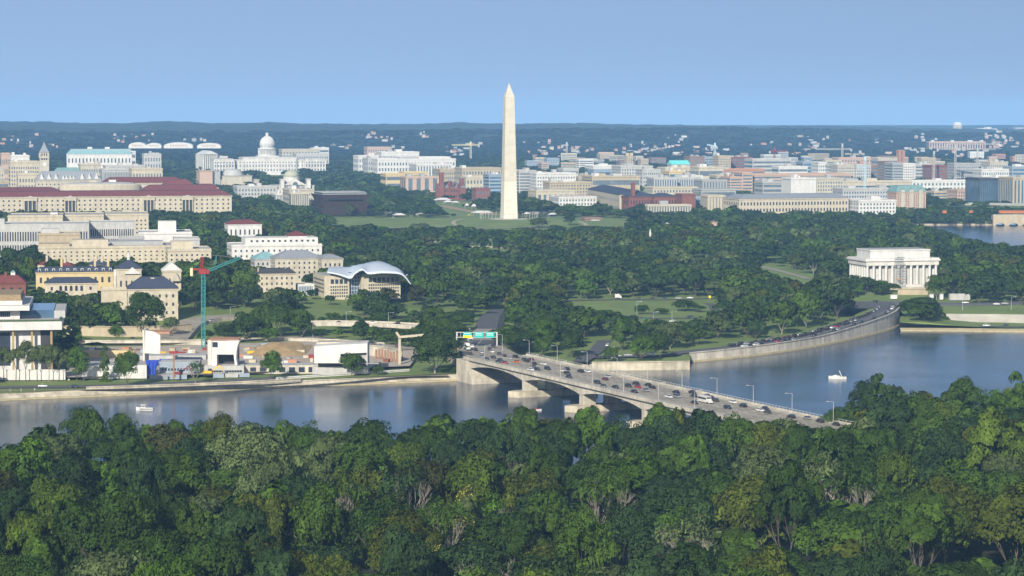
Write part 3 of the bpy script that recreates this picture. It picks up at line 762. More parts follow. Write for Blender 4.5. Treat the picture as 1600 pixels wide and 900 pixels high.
# gallery with stacked bronze tiers
x, y, wN, zt = front(504, 576.5, 300, 3330, 17)
zb = ZY(337, 3330); foot(x, y, 17, wN, 60, 6); keepbox(490, 578, 298, 334, 3330)
nm = thing('bronze_museum', 'dark bronze museum of flaring stacked tiers under a pale flat roof', 'museum', (x, y, zb), R(17))
ht = ZY(304.5, 3330) - zb
for k in range(3):
    a, b = ht * k / 3, ht * (k + 1) / 3
    i0, i1 = (3 - .2 * k), (-1.5 - .3 * k)
    MB().frustum((i0, i0, wN - i0, 60 - i0), (i1, i1, wN - i1, 60 - i1), a + .03, b - .03).build('tier', 'bronze', nm)
MB().box(8, -1.4, ht * .76, wN - 9, .5, ht * .83).build('slot_window', 'black', nm)
MB().beam((wN * .56, -1.3, ht * .5), (wN * .57, -1.9, ht * .74), .5, .5).build('slot_window', 'black', nm)
MB().box(2, 6, ht, wN - 2, 58, ht + 2.6).build('penthouse', 'tarnish', nm)
MB().box(0, 4, ht + 2.602, wN - 4, 59, ht + 3.4).build('roof', 'paleg', nm)

# red castle with towers
x, y, wS, zt = front(686, 728, 290, 3950, ROT); zb = gz(x, y); foot(x, y, ROT, wS, 30, 8); keepbox(683, 730, 268, 302, 3950)
ca = thing('brick_castle', 'dark red brick castle with one tall square tower and a shorter turret', 'castle', (x, y, zb), R(ROT))
zz = lambda py: ZY(py, 3955) - zb
o = MB().box(0, 0, 0, wS, 26, zz(293)).build('hall', 'brick', ca); MB().gable(-.5, -.5, wS + .5, 26.5, zz(293), 6).build('roof', 'tarnish', ca)
def turret(a, b, py, d, spire):
    xa, xb = (a - 686) * wS / 42, (b - 686) * wS / 42
    t_ = MB().box(xa, d, .1, xb, d + xb - xa, zz(py)).build('tower', 'brick', ca)
    c = MB()
    for k in range(3):
        for j in range(2): c.box(xa - .3 + k * (xb - xa - .5) / 2, d - .3 + j * (xb - xa - .4), zz(py) + .002, xa + .7 + k * (xb - xa - .5) / 2, d + .7 + j * (xb - xa - .4), zz(py) + 1.6)
    c.build('battlement', 'brick', t_)
    if spire: MB().frustum((xa, d, xb, d + xb - xa), ((xa + xb) / 2 - .1, d + (xb - xa) / 2 - .1, (xa + xb) / 2 + .1, d + (xb - xa) / 2 + .1), zz(py) + 1.0, zz(py) + 7).build('spire', 'tarnish', t_)
    for q in range(2): MB().box((xa + xb) / 2 - .5, d - .15, zz(py) - 6 - 7 * q, (xa + xb) / 2 + .5, d + .1, zz(py) - 3 - 7 * q).build('window', 'glass', t_)
turret(687, 693.5, 270.5, -2, False); turret(700, 703.5, 284, -1, True); turret(706, 709, 286, -1, True); turret(720, 726, 281, 4, False); turret(682, 686, 288, 2, False)
turret(714, 717, 288, -2, True)
wins(ca, 'f', 8, wS - 14, 3, zz(294), 8, 2, 1.4, 3)

# museum with round dome
x, y, wH, zt = front(431, 492, 290, 4010, ROT); zb = gz(x, y); foot(x, y, ROT, wH, 60, 10); keepbox(432, 490, 266, 290, 4010)
nh = thing('domed_museum', 'pale stone museum with a round grey-green dome above a gabled portico', 'museum', (x, y, zb), R(ROT))
zz = lambda py: ZY(py, 4020) - zb
block(nh, 'wall', 0, 6, 0, wH, 60, zz(289.5), 'paleg'); k = wH / 61
for a, b in ((439, 444.5), (480, 485.5)):
    block(nh, 'corner_pavilion', (a - 431) * k, 1, 0, (b - 431) * k, 14, zz(279.5), 'marble')
MB().gable((444.6 - 431) * k, 3, (479.8 - 431) * k, 30, zz(289), zz(280) - zz(289), 'y').build('portico_gable', 'marble', nh)
MB().tube(((462 - 431) * k, 2.6, zz(288)), ((462 - 431) * k, 3.2, zz(288)), 4.2, n=16).build('arched_window', 'greyglass', nh)
MB().lathe((459.5 - 431) * k, 26, [(13.2, zz(289)), (13.2, zz(277.5)), (13.8, zz(277.3)), (13.8, zz(276.5))], 28).build('drum', 'marble', nh)
MB().lathe((459.5 - 431) * k, 26, [(12.8, zz(276.5)), (11.8, zz(272.5)), (9.5, zz(269.3)), (5.5, zz(267)), (.5, zz(266))], 28).build('dome', mat('domegreen', (.38, .38, .28), var=.1), nh, smooth=True)
wins(nh, 'f', 2, wH - 2, 6, zz(290), 12, 2, 1.8, 3.5, off=6)

# gallery with low dome
x, y, wG, zt = front(312, 406, 275, 4600, ROT); zb = gz(x, y); foot(x, y, ROT, wG, 60, 8); keepbox(312, 406, 263, 288, 4600)
ng = thing('domed_gallery', 'pale pink stone gallery with a low saucer dome and blank walls', 'museum', (x, y, zb), R(ROT))
zz = lambda py: ZY(py, 4610) - zb; k = wG / 94
block(ng, 'wall', 0, 10, 0, wG, 60, zz(281), 'limestone')
block(ng, 'end_pavilion', 0, 0, 0, 20 * k, 50, zz(266.5), 'pink'); block(ng, 'end_pavilion', 20.1 * k, 8, 0, 33 * k, 50, zz(267), 'grey')
block(ng, 'centre_block', 36 * k, 4, 0, 82 * k, 56, zz(275), 'limestone')
MB().lathe(55 * k, 30, [(21, zz(275) + .05), (21, zz(273)), (18, zz(272.8)), (17, zz(268.5)), (12, zz(265.5)), (6, zz(264.3)), (.5, zz(264))], 28).build('dome', 'paleg', ng, smooth=True)

# peace institute with white shell roof
x, y, wP, zt = front(507, 625, 430, 1780, 16); zb = gz(x, y); foot(x, y, 16, wP, 45, 6)
keepbox(488, 645, 406, 446, 1812); keepbox(500, 560, 406, 456, 1812); keepbox(560, 626, 406, 450, 1812)
pi_ = thing('institute_building', 'cream office building in two window-grid blocks under a white winged shell roof', 'building', (x, y, zb), R(16))
k = wP / 118; zz = lambda py: ZY(py, 1790) - zb
for a, b, t_, yo in ((507, 545.5, 430, 0), (563.5, 625, 428, -1.5)):
    xa, xb = (a - 507) * k, (b - 507) * k; hh2 = zz(t_)
    o = MB().box(xa, yo, -1, xb, 40, hh2).build('office_block', 'cream', pi_)
    MB().box(xa + .8, yo + .8, hh2 + .002, xb - .8, 39, hh2 + .3).build('roof', 'flat', o)
    nc = 4 if a < 550 else 7; i0 = xa + (4 if a < 550 else 5)
    wins(pi_, 'f', i0, xb - 1, hh2 - 6, hh2 - 2, nc, 1, (xb - 1 - i0) / nc * .72, 3.2, off=yo)
    wins(pi_, 'f', i0, xb - 1, hh2 - 15.5, hh2 - 6.6, nc * 2, 4, (xb - 1 - i0) / nc * .3, 1.25, off=yo)
wins(pi_, 'l', 2, 38, zz(430) - 13, zz(430) - 2, 9, 4, 2.2, 1.3)
at_ = MB().box((546 - 507) * k, 3, -1, (563 - 507) * k, 30, zz(425)).build('glass_atrium', 'blueglass', pi_)
g_ = MB()
for i in range(5): g_.box((546 - 507) * k + i * (17 * k) / 4 - .1, 2.8, -1, (546 - 507) * k + i * (17 * k) / 4 + .1, 2.98, zz(426))
for i in range(7): g_.box((546 - 507) * k, 2.7, i * 2.6, (563 - 507) * k, 2.79, i * 2.6 + .25)
g_.build('mullion', 'white', at_)
inv = Matrix.Translation((x, y, zb)) @ Matrix.Rotation(R(16), 4, 'Z'); inv.invert()
def shell(name, fr, bk, y0, y1, bulge):
    n = 24; rows = []
    F_ = [Vector((p[0], p[1], 0)) for p in fr]; B_ = [Vector((p[0], p[1], 0)) for p in bk]
    def along(pts, t): q = resample(pts, 400); 
    def ev(pts, t):
        s = t * (len(pts) - 1); i = min(int(s), len(pts) - 2); f = s - i
        p0, p1, p2, p3 = pts[max(0, i - 1)], pts[i], pts[i + 1], pts[min(len(pts) - 1, i + 2)]
        return .5 * ((2 * p1) + (p2 - p0) * f + (2 * p0 - 5 * p1 + 4 * p2 - p3) * f * f + (3 * p1 - p0 - 3 * p2 + p3) * f ** 3)
    for j in range(9):
        v = j / 8; Y_ = y0 + (y1 - y0) * v; r = []
        for i in range(n + 1):
            a, b = ev(F_, i / n), ev(B_, i / n); c_ = a + (b - a) * v
            P = AT(c_.x, c_.y, Y_); P.z += bulge * math.sin(math.pi * v) * math.sin(math.pi * i / n) ** .5 if 0 < i < n else 0
            r.append(inv @ P)
        rows.append(r)
    o = MB().grid(rows).build(name, 'shellroof', pi_, smooth=True)
    md = o.modifiers.new('thickness', 'SOLIDIFY'); md.thickness = .6; md.offset = -1
    return o
shell('roof_shell', [(511, 425), (530, 429), (547.5, 434.5), (553, 428.5), (560, 424), (568, 422.5), (574, 427)], [(514, 417), (530, 417), (546, 416.5), (556, 414), (565, 413.5), (572, 414), (580, 417)], 1778, 1812, 1.2)
shell('roof_shell', [(560, 423), (568, 421.5), (576, 427.5), (596, 426), (622, 427), (632, 431.5), (642.5, 444)], [(548, 415), (562, 413), (576, 410.5), (590, 408.7), (606, 413), (624, 421), (641.5, 443)], 1775, 1816, 1.5)
shell('roof_shell', [(572, 414), (580, 412), (590, 410.5), (600, 412), (608, 416)], [(570, 411), (580, 409.5), (590, 408.8), (600, 410.5), (610, 413)], 1812, 1835, .8)
MB().beam((wP + .5, 2, zz(437)), (wP + 6, 2, zz(430)), .4, .4).build('strut', 'paleg', pi_)
# ------------------------------------------------------------------ concert hall on the left edge
Y = 1300
def L(px, py, Y): return AT(px, py, Y)
x, y, wK, zt = front(-120, 78, 517, 1345, 9); zb = 6.0
foot(x, y, 9, wK, 90, 8); keepbox(0, 97, 460, 543, 1330); keepbox(0, 104, 574, 606, 1330)
kc = thing('concert_hall', 'white marble concert hall with deep overhanging roof terraces and thin gold columns', 'concert hall', (x, y, zb), R(9))
zz = lambda py: ZY(py, 1345) - zb
hw = zz(516.5)
MB().box(0, 0, -2, wK, 80, hw).build('wall', 'white', kc)
MB().box(wK - 5, -.15, -2, wK + .15, 80, hw - .2).build('shaded_end', 'dark', kc)  # dark box on the wall's right end, its shade put into the colour
ov = 6.5
ez = ZY(505, 1338) - zb
sl_ = MB().box(-5, -ov, hw + .01, wK + ov, 84, ez).build('roof_slab', 'white', kc)
MB().box(-4, -ov + .8, ez + .002, wK + ov - .8, 83, ez + .25).build('roof_terrace', 'paleg', kc)
p_ = MB(); p_.box(-4, -ov + .3, ez + .26, wK + ov - .4, -ov + 1.4, ez + .9); p_.box(wK + ov - 1.4, -ov + 1.41, ez + .26, wK + ov - .4, 83, ez + .9)
p_.build('planter', mat('planting', (.06, .10, .035), var=.4, scale=1.0), kc)
k = wK / 198
u0 = (30 + 120) * k
up = zz(489) + 1.4; ut = ZY(487.5, 1352) - zb
h2 = ZY(486.5, 1350) - zb
MB().box(0, 8, ez + .3, u0, 70, h2).build('upper_storey', 'white', kc)
MB().box(u0 + .02, 14, ez + .3, u0 + 18, 66, ez + 4.6).build('skylight', 'blueglass', kc)
MB().box(u0 + 18.1, 14, ez + .3, u0 + 24, 66, ez + 4.2).build('plant_roof', 'paleg', kc)
h3 = ZY(480, 1345) - zb
MB().box(-4, 2, h2 + .01, (46 + 120) * k, 74, h3).build('upper_slab', 'white', kc)
h4 = ZY(463, 1353) - zb
MB().box(0, 9, h3 + .01, (34 + 120) * k, 60, h3 + 2.2).build('penthouse', 'white', kc)
MB().frustum((0, 9.5, (33 + 120) * k, 59), (0, 13, (31 + 120) * k, 56), h3 + 2.21, h4).build('penthouse_roof', mat('rust2', (.30, .22, .12), var=.2, scale=.5), kc)
colm = MB().box(-.55, -.55, -2, .55, .55, hw).mesh('column', 'gold')
for px in (-100, -70, -40, -10, 20.5, 50, 80.5): link('column', colm, kc, ((px + 120) * k, -4.2, 0))
wins(kc, 'f', (-60 + 120) * k, (15.5 + 120) * k, 2, hw - 1, 20, 1, 1.3, hw - 4, m='glass', name='tall_window')
wins(kc, 'f', (-60 + 120) * k, (15 + 120) * k, ez + 1.2, h2 - .6, 24, 1, .9, h2 - ez - 2.6, m='glass', name='tall_window', off=8)
# riverside terrace under the hall
a, b, wT, tt = front(-160, 102, 579, 1318, 3); 
ter = thing('riverside_terrace', 'long white terrace parapet below the concert hall, above the parkway', 'terrace', (a, b, 3), R(3))
zt_ = ZY(578.5, 1318) - 3; zl = ZY(595, 1318) - 3
MB().box(0, 0, zl, wT, .8, zt_).build('parapet', 'white', ter)
MB().box(0, .81, zl + .2, wT, 36, zl + 1.2).build('terrace_floor', 'concrete', ter)
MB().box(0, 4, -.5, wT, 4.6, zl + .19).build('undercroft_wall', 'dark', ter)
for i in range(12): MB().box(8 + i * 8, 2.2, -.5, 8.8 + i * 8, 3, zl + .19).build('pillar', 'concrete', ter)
foot(a, b, 3, wT, 36, 3)
# hillside ivy bank in shade right of the hall
# ------------------------------------------------------------------ building site with white pavilions
def gp(px, py, z=4.5): return G(px, py, z)
site = [gp(105, 592), gp(300, 588), gp(640, 574), gp(660, 548), gp(560, 536), gp(400, 531), gp(120, 536)]
def sheet(name, pts, m, z, kind='structure'):
    o = MB().add([(q.x, q.y, z) for q in pts], [tuple(range(len(pts)))]).build(name, m); return struct(o, kind)
mat('siteground', (.40, .30, .19), var=.3, scale=.16, c2=(.47, .45, .41))
sheet('site_ground', site, 'siteground', 5.3)
SITEP = [(q.x, q.y) for q in site]
def slab(name, label, cat, px0, px1, yt, yb, dep, m, rot=3, top=None):
    """a block whose front bottom edge sits at row yb and top edge at row yt"""
    g = G((px0 + px1) / 2, yb, 5); Yd = g.y
    a, b, w_, t_ = front(px0, px1, yt, Yd, rot)
    o = thing(name, label, cat, (a, b, 4.5), R(rot)); h = t_ - 4.5
    MB().box(0, 0, -.5, w_, dep, h).build('wall', m, o)
    if top: MB().box(.2, .2, h + .002, w_ - .2, dep - .2, h + .12).build('roof', top, o)
    foot(a, b, rot, w_, dep, 2)
    return o, w_, h
keep([(100, 505), (250, 505), (255, 532), (400, 534), (480, 535), (560, 543), (640, 548), (650, 590), (400, 600), (110, 605)], 1545)
o, w_, h = slab('retaining_deck', 'long cream-edged lower deck of the building site behind the embankment trees', 'deck', 128, 229, 571, 589, 22, 'white', top='flat')
o, w_, h = slab('site_pit', 'tan timber shuttering around a dark pit on the building site', 'formwork', 125, 210, 548, 560, 4, 'yellow')
# white wall pavilion (curved blade)
def blade(name, label, prof, Y, dep, m='white'):
    pts = [AT(px, py, Y) for px, py in prof]; x0 = pts[0].x
    o = thing(name, label, 'pavilion', (x0, Y, 5), 0)
    MB().profile([(p.x - x0, p.z - 5) for p in pts][::-1], 0, dep).build('wall', m, o); foot(x0, Y, 0, pts[-1].x - x0 + 12, dep, 2)
    return o, x0
o, x0 = blade('white_pavilion', 'narrow white pavilion with bare concrete roof at the left of the building site', [(226, 552), (250.5, 553), (250.5, 524), (240, 518), (227, 516)], 1368, 1)
MB().box(-1.0, .2, -1, 0.0, 16, ZY(515.5, 1370) - 5).build('side_wall', 'marble', o)
MB().box(0.1, 1.01, ZY(521, 1370) - 5, 13.5, 15, ZY(518.5, 1370) - 5).build('roof', 'terracotta', o)
o, x0 = blade('white_pavilion', 'white pavilion with small square window and a flaring curved right edge', [(331, 571.5), (339, 571), (339, 554), (365, 554), (367, 571), (371, 571), (369, 560), (369.5, 550), (371, 541), (374.5, 532), (331, 532.5)], 1348, 9)
o2 = MB()
zl, zr = ZY(571, 1348) - 5, ZY(532, 1348) - 5
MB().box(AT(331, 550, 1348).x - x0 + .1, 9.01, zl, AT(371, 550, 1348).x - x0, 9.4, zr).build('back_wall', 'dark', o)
MB().box(-2.2, .0, zl, -.05, 16, zr + .1).build('side_wall', 'marble', o)
MB().box(-2.0, .3, zr + .12, AT(373, 550, 1348).x - x0, 16, zr + .5).build('roof', 'terracotta', o)
MB().box(AT(331.8, 537, 1348).x - x0, -.12, ZY(542.5, 1348) - 5, AT(340.2, 537, 1348).x - x0, .1, ZY(534.5, 1348) - 5).build('window', 'glass', o)
o, x0 = blade('white_pavilion', 'long low white pavilion at the right of the building site', [(491, 567.5), (532, 567.5), (532, 553), (573, 551), (573, 571), (574, 571), (574, 536.5), (491, 541)], 1345, 12)
MB().box(AT(532, 550, 1345).x - x0, 3, ZY(567, 1345) - 5, AT(573, 550, 1345).x - x0, 3.5, ZY(551.5, 1345) - 5).build('back_wall', 'paleg', o)
MB().box(.3, 12.1, -1, AT(574, 550, 1345).x - x0 - .3, 24, ZY(538, 1345) - 5).build('hall', 'concrete', o)
MB().box(AT(531, 550, 1345).x - x0, -.4, ZY(567.8, 1345) - 5.2, AT(574, 550, 1345).x - x0 + 6, 5, ZY(567.8, 1345) - 5).build('entrance_floor', 'paleg', o)
# lower front of the site
o, w_, h = slab('site_building', 'low grey glazed site building behind the blue hoarding', 'building', 249, 312, 566, 584, 14, 'blueg', top='paleg')
wins(o, 'f', 1, w_ - 1, .8, h - 2, 12, 1, .9, 1.3)
t_ = G(238, 588, 4.5)
tp = MB(); rows = []
for j in range(7):
    v = j / 6; rows.append([AT(228 + 21 * i / 10 - v * 0.5 + (1 - v) * 0, 562.5 + (589 - 562.5) * v, t_.y - 1 - 1.0 * v + .5 * math.sin(i * 2.1 + v)) - Vector((t_.x, t_.y, 4.5)) for i in range(11)])
    rows[-1] = [p + Vector((-.0 if i < 8 else -v * 3.0 * (i - 7) / 3, 0, 0)) for i, p in enumerate(rows[-1])]
tarp = MB().grid(rows).build('blue_tarpaulin', 'tarp', None, (t_.x, t_.y, 4.5)); tag(tarp, 'bright blue tarpaulin hanging down the front of the building site', 'tarpaulin')
tarp.modifiers.new('thickness', 'SOLIDIFY').thickness = .1
o, w_, h = slab('edge_cover', 'long blue edge sheeting along the concrete deck right of the blue tarpaulin', 'sheeting', 249, 312, 561, 565.2, .6, 'tarp')
o.location.z += 0
o, w_, h = slab('concrete_deck', 'white concrete deck between the pavilions on the building site', 'deck', 213, 322, 556, 563, 14, 'paleg')
o, w_, h = slab('site_canopy', 'long pale canopy over dark openings below the middle white pavilion', 'canopy', 318, 381, 573, 584, 12, 'paleg', top='white')
wins(o, 'f', 1, w_ - 1, .4, h - 1.2, 14, 1, 1.2, 1.1)
o, w_, h = slab('site_plinth', 'concrete plinth with dark garage openings left of the long white pavilion', 'plinth', 382, 500, 571.5, 581.5, 14, 'concrete', top='paleg')
wins(o, 'f', 2, w_ - 2, .2, h - .8, 7, 1, 3.2, h - 1.2)
o, w_, h = slab('site_plinth', 'grey concrete ramp wall under the long white pavilion', 'plinth', 488, 575, 573, 582, 10, 'paleg')
# earth mound
rows = []
mc = gp(440, 547, 5.3)
for j in range(13):
    r = []
    for i in range(25):
        u, v = i / 12 - 1, j / 6 - 1
        hh2 = max(0, 1 - u * u) * max(0, 1 - v * v) * 4.2 * (1 + .5 * NZ.noise((u * 3, v * 3, 1)))
        r.append((mc.x + u * 17, mc.y + v * 38, 5.1 + hh2))
    rows.append(r)
tag(MB().grid(rows).build('earth_mound', mat('sandy', (.42, .29, .14), var=.3, scale=.4)), 'sandy brown earth mound between the two larger white pavilions', 'mound')
# hoardings and clutter
def clutter(i, px, py, sx, sy, sz, m, name, label, cat, rot=0.0):
    g = G(px, py, 5.3); z = 5.3
    mb = MB().box(-sx / 2, -sy / 2, 0, sx / 2, sy / 2, sz * .8); mb.box(-sx / 2 - .1, -sy / 2 - .1, sz * .8 + .002, sx / 2 + .1, sy / 2 + .1, sz)
    o = mb.build(name, m, None, (g.x, g.y, z), R(rot)); tag(o, label, cat, 'stacks and boxes on the building site')
r_ = random.Random(5)
spots = [(r_.uniform(330, 490), r_.uniform(540, 569)) for _ in range(26)] + [(r_.uniform(215, 322), r_.uniform(547, 558)) for _ in range(20)] + [(r_.uniform(110, 215), r_.uniform(543, 572)) for _ in range(14)] + [(235, 557), (262, 555), (282, 553), (300, 552), (310, 556), (392, 552), (402, 546), (415, 556), (430, 562), (452, 560), (470, 552), (477, 545), (462, 566), (486, 560), (388, 560), (140, 552), (160, 556), (178, 551), (196, 555), (205, 549), (180, 568), (395, 566), (420, 568), (270, 549), (290, 548), (385, 546), (412, 540), (590, 568), (604, 566), (445, 539)]
kinds = [('brick', 'dull red'), ('terracotta', 'reddish brown'), ('white', 'white'), ('grey', 'grey'), ('cream', 'cream'), ('paleg', 'pale grey'), ('tan', 'tan'), ('red', 'red'), ('white', 'white'), ('blueg', 'blue-grey'), ('yellowpaint', 'yellow')]
where = [(100, 215, 'around the dark pit'), (215, 322, 'on the deck between the two smaller pavilions'), (322, 425, 'right of the middle pavilion'), (425, 490, 'beside the earth mound'), (490, 700, 'right of the long pavilion')]
for i, (px, py) in enumerate(spots):
    m, cn = kinds[i % 11]; wh = next(t for a, b, t in where if a <= px < b)
    clutter(i, px, py, r_.uniform(1, 5) if i < 60 else r_.uniform(2, 6), r_.uniform(.8, 3), r_.uniform(.5, 2.2), m, 'material_stack', f'{cn} stack of building material {wh}', 'material stack', r_.uniform(-30, 30))
for a, b, m, lab in [(233, 262, 'tarnish', 'grey-blue site hoarding below the blue tarpaulin'), (262, 292, 'blueg', 'blue-grey hoarding panel run behind the thin tree'), (333, 350, 'blueg', 'blue hoarding right of the yellow excavator'), (352, 372, 'paleg', 'pale hoarding below the long canopy'), (372, 390, 'blueg', 'last blue hoarding before the concrete plinth')]:
    slab('site_hoarding', lab, 'hoarding', a, b, 586 - (a - 233) * .02, 590.5 - (a - 233) * .03, .25, m)
# cranes and machines
def lattice(mb, p, q, w, n, th=.16):
    p, q = Vector(p), Vector(q); d = (q - p); ln = d.length; d.normalize()
    u = d.cross(Vector((0, 1, 0)) if abs(d.y) < .9 else Vector((1, 0, 0))).normalized(); v = d.cross(u)
    cs = [(a * w / 2, b * w / 2) for a, b in ((-1, -1), (1, -1), (1, 1), (-1, 1))]
    for a, b in cs: mb.tube(p + u * a + v * b, q + u * a + v * b, th, n=4)
    for k in range(n):
        c0 = p + d * (ln * k / n); c1 = p + d * (ln * (k + 1) / n)
        for i in range(4):
            a, b = cs[i], cs[(i + 1) % 4]
            if k % 2: a, b = b, a
            mb.tube(c0 + u * a[0] + v * a[1], c1 + u * b[0] + v * b[1], th * .6, n=3); mb.tube(c1 + u * a[0] + v * a[1], c1 + u * b[0] + v * b[1], th * .6, n=3)
    return mb
g = G(317.8, 545, 5); cr = thing('tower_crane', 'teal lattice tower crane with a red cab above the building site', 'crane', (g.x, g.y, 5), 0)
Yc = g.y; lp = lambda px, py: AT(px, py, Yc) - Vector((g.x, g.y, 5))
lattice(MB(), (0, 0, -1), lp(317.8, 427), 2.1, 22, .17).build('mast', 'crane', cr)
a = lp(316.5, 428); b = lp(316.5, 418)
MB().box(a.x - 2, -1.6, a.z, a.x + 2.2, 1.6, a.z + 2.2).build('slewing_ring', 'red', cr)
MB().box(a.x - 5.5, -1.2, a.z + 2.21, a.x + 2.5, 1.2, a.z + 3.2).build('counter_jib', 'red', cr)
MB().box(a.x - 7.2, -1.1, a.z - 1.2, a.x - 5.6, 1.1, a.z + 3.6).build('counterweight', 'craneyellow', cr)
lattice(MB(), (a.x - .4, 0, a.z + 3.2), lp(316.2, 402), 1.5, 6, .25).build('tower_head', 'red', cr)
lattice(MB(), lp(321, 425) , lp(374, 403), 1.4, 16, .14).build('jib', 'crane', cr)
MB().box(a.x + 2.25, -1.2, a.z + .2, a.x + 4.2, .8, a.z + 2.4).build('cab', 'red', cr)
MB().tube(lp(337.5, 412), lp(338, 399), .15, n=4).tube(lp(337.5, 412), lp(334.5, 413), .12).tube(lp(338, 399), lp(335, 413), .1).build('jib_strut', 'crane', cr)
MB().tube(lp(316.2, 402), lp(338, 399), .05, n=4).tube(lp(338, 399), lp(372, 403), .05, n=4).tube(lp(316.2, 402), (a.x - 5, 0, a.z + 3.2), .05, n=4).build('stay_cable', 'steel', cr)
keep([(296, 400), (326, 400), (376, 396), (376, 404), (330, 428), (322, 545), (314, 545), (314, 432), (296, 438)], Yc)
g = G(624, 570, 5); gc = thing('gantry_frame', 'tan steel cantilever frame on one post at the edge of the building site', 'steel frame', (g.x, g.y, 5), 0)
lp2 = lambda px, py: AT(px, py, g.y) - Vector((g.x, g.y, 5))
a, b = lp2(624.5, 570), lp2(624.5, 526); MB().box(a.x - .7, -.7, 0, a.x + .7, .7, b.z).build('post', 'cream', gc)
MB().beam(lp2(622, 526.5) + Vector((0, -.8, 0)), lp2(662, 523) + Vector((0, -.8, 0)), 1.4, 1.2).build('beam', 'cream', gc)
MB().beam(lp2(619, 519), lp2(625, 527), 1.2, 1.2).build('arm', 'cream', gc)
keep([(617, 516), (664, 519), (664, 528), (629, 530), (628, 568), (621, 568)], g.y)
pile = MB().box(-.6, -.6, 0, .6, .6, 6.2).mesh('steel_pile', 'rust')
for i in range(8):
    g = G(588 + i * 4.6, 560 + i * .9, 5.3); o = link('steel_pile', pile, None, g); tag(o, 'rusty steel pile in the row beside the tan gantry frame', 'pile', 'steel piles beside the gantry frame')
    o.scale.z = .8 + .3 * ((i * 37) % 5) / 5
tag(wall_strip(Gp([(575, 556), (600, 559), (628, 565)], 5), 4, 11.5, 1).build('quay_wall', 'concrete'), 'grey concrete wall behind the rusty steel piles', 'wall')
def excavator(px, py, label, m, s=1.0, rz=0.3):
    g = G(px, py, 5.3); e = thing('excavator', label, 'excavator', g, rz)
    for yy in (-1.2, 1.2): MB().box(-2 * s, yy - .35, 0, 2 * s, yy + .35, .9).build('track', 'dark', e)
    MB().box(-2 * s, -1.3, .95, 1.6 * s, 1.3, 2.3).build('body', m, e); MB().box(.2, -1.25, 2.31, 1.6 * s, .2, 3.5).build('cab', 'glass', e)
    MB().beam((1.4 * s, .5, 2.0), (4.6 * s, .5, 5.2), .5, .6).build('boom', m, e); MB().beam((4.6 * s, .5, 5.2), (6.4 * s, .5, 2.2), .4, .5).build('stick', m, e)
    MB().box(5.9 * s, -.1, 1.1, 7.0 * s, 1.1, 2.2).build('bucket', 'tarnish', e)
excavator(325, 586, 'yellow excavator behind the hoarding under the long canopy', 'yellowpaint', 1.3, 0)
excavator(279, 588, 'red drilling machine left of the thin tree at the building site', 'red', 1.2, .4)
excavator(355, 567, 'white excavator inside the open pavilion with the curved edge', 'paleg', .8, 0)
excavator(725, 341, 'yellow excavator working left of the obelisk', 'yellowpaint', 1.5, 0)
bp_ = G(271.5, 592, 5); o = thing('drill_mast', 'rusty brown drilling mast standing in front of the site building', 'drill rig', bp_, 0)
MB().box(-.4, -.4, 0, .4, .4, ZY(550, bp_.y) - 5).build('mast', 'rust', o); MB().box(-2.2, -.6, ZY(552.5, bp_.y) - 5, 2.2, .6, ZY(549, bp_.y) - 5 + .1).build('head', 'red', o)

# parkway walls and ramps behind the site
def longwall(pts, zb, zt, th, name, m, label): return tag(wall_strip(resample(pts, 15), zb, zt, th).build(name, m), label, 'wall')
longwall(Gp([(90, 541), (225, 540), (320, 539.5)], 5), 4, 8.5, .8, 'parkway_wall', 'concrete', 'low concrete wall behind the pit and narrow white pavilion')
longwall([G(x_, y_, 6) for x_, y_ in ((92, 527.5), (180, 529), (250, 528), (300, 524))], 5, 13.5, 1.0, 'retaining_wall', 'tan', 'tall tan retaining wall under the hipped-roof villas')
longwall([G(x_, y_, 6) for x_, y_ in ((372, 531), (440, 530.5), (520, 533), (600, 538))], 5, 7.2, .6, 'parkway_wall', 'concrete', 'low pale wall along the parkway behind the earth mound')
strip('expressway', [GT(x_, y_, 1.0) for x_, y_ in [(60, 535), (200, 535.5), (330, 533), (450, 526), (520, 531), (600, 540), (640, 546)]], -7, 7, 'deck', .1)
rp = [(270, 530, 7.2), (290, 508, 9), (305, 500, 10), (330, 495, 11), (360, 493, 11.5), (392, 494, 12)]
rp = [GT(a_, b_, 1.6) for a_, b_, c_ in rp]
strip('ramp_road', rp, -9, 9, 'deck', .1, skirt=4, slope=.3)
keep([(290, 496), (310, 487), (392, 487), (392, 497), (345, 500), (320, 510), (300, 515)], 1700)
keep([(500, 500), (545, 500), (545, 512), (502, 511)], 1600); keep([(588, 500), (645, 503), (645, 514), (588, 511)], 1600)
ov_ = thing('overpass', 'long pale concrete overpass behind the white pavilions carrying a few cars', 'overpass', (0, 0, 0))
od = resample([G(a_, b_, 12.5) for a_, b_ in ((470, 504.5), (520, 504), (580, 505), (655, 509), (720, 516))], 15); Nn = normals(od)
rows = [[(p.x + n.x * k_, p.y + n.y * k_, p.z + dz) for k_, dz in ((-7, -1.6), (-7, .9), (-6.6, .9), (-6.6, 0), (6.6, 0), (6.6, .9), (7, .9), (7, -1.6), (-7, -1.6))] for p, n in zip(od, Nn)]
MB().grid(rows).build('deck', 'concrete', ov_)
noplant(od, 9)
for i in range(2, len(od), 3): MB().box(od[i].x - 1, od[i].y - 4, 4, od[i].x + 1, od[i].y + 4, od[i].z - 1.602).build('pier', 'concrete', ov_)
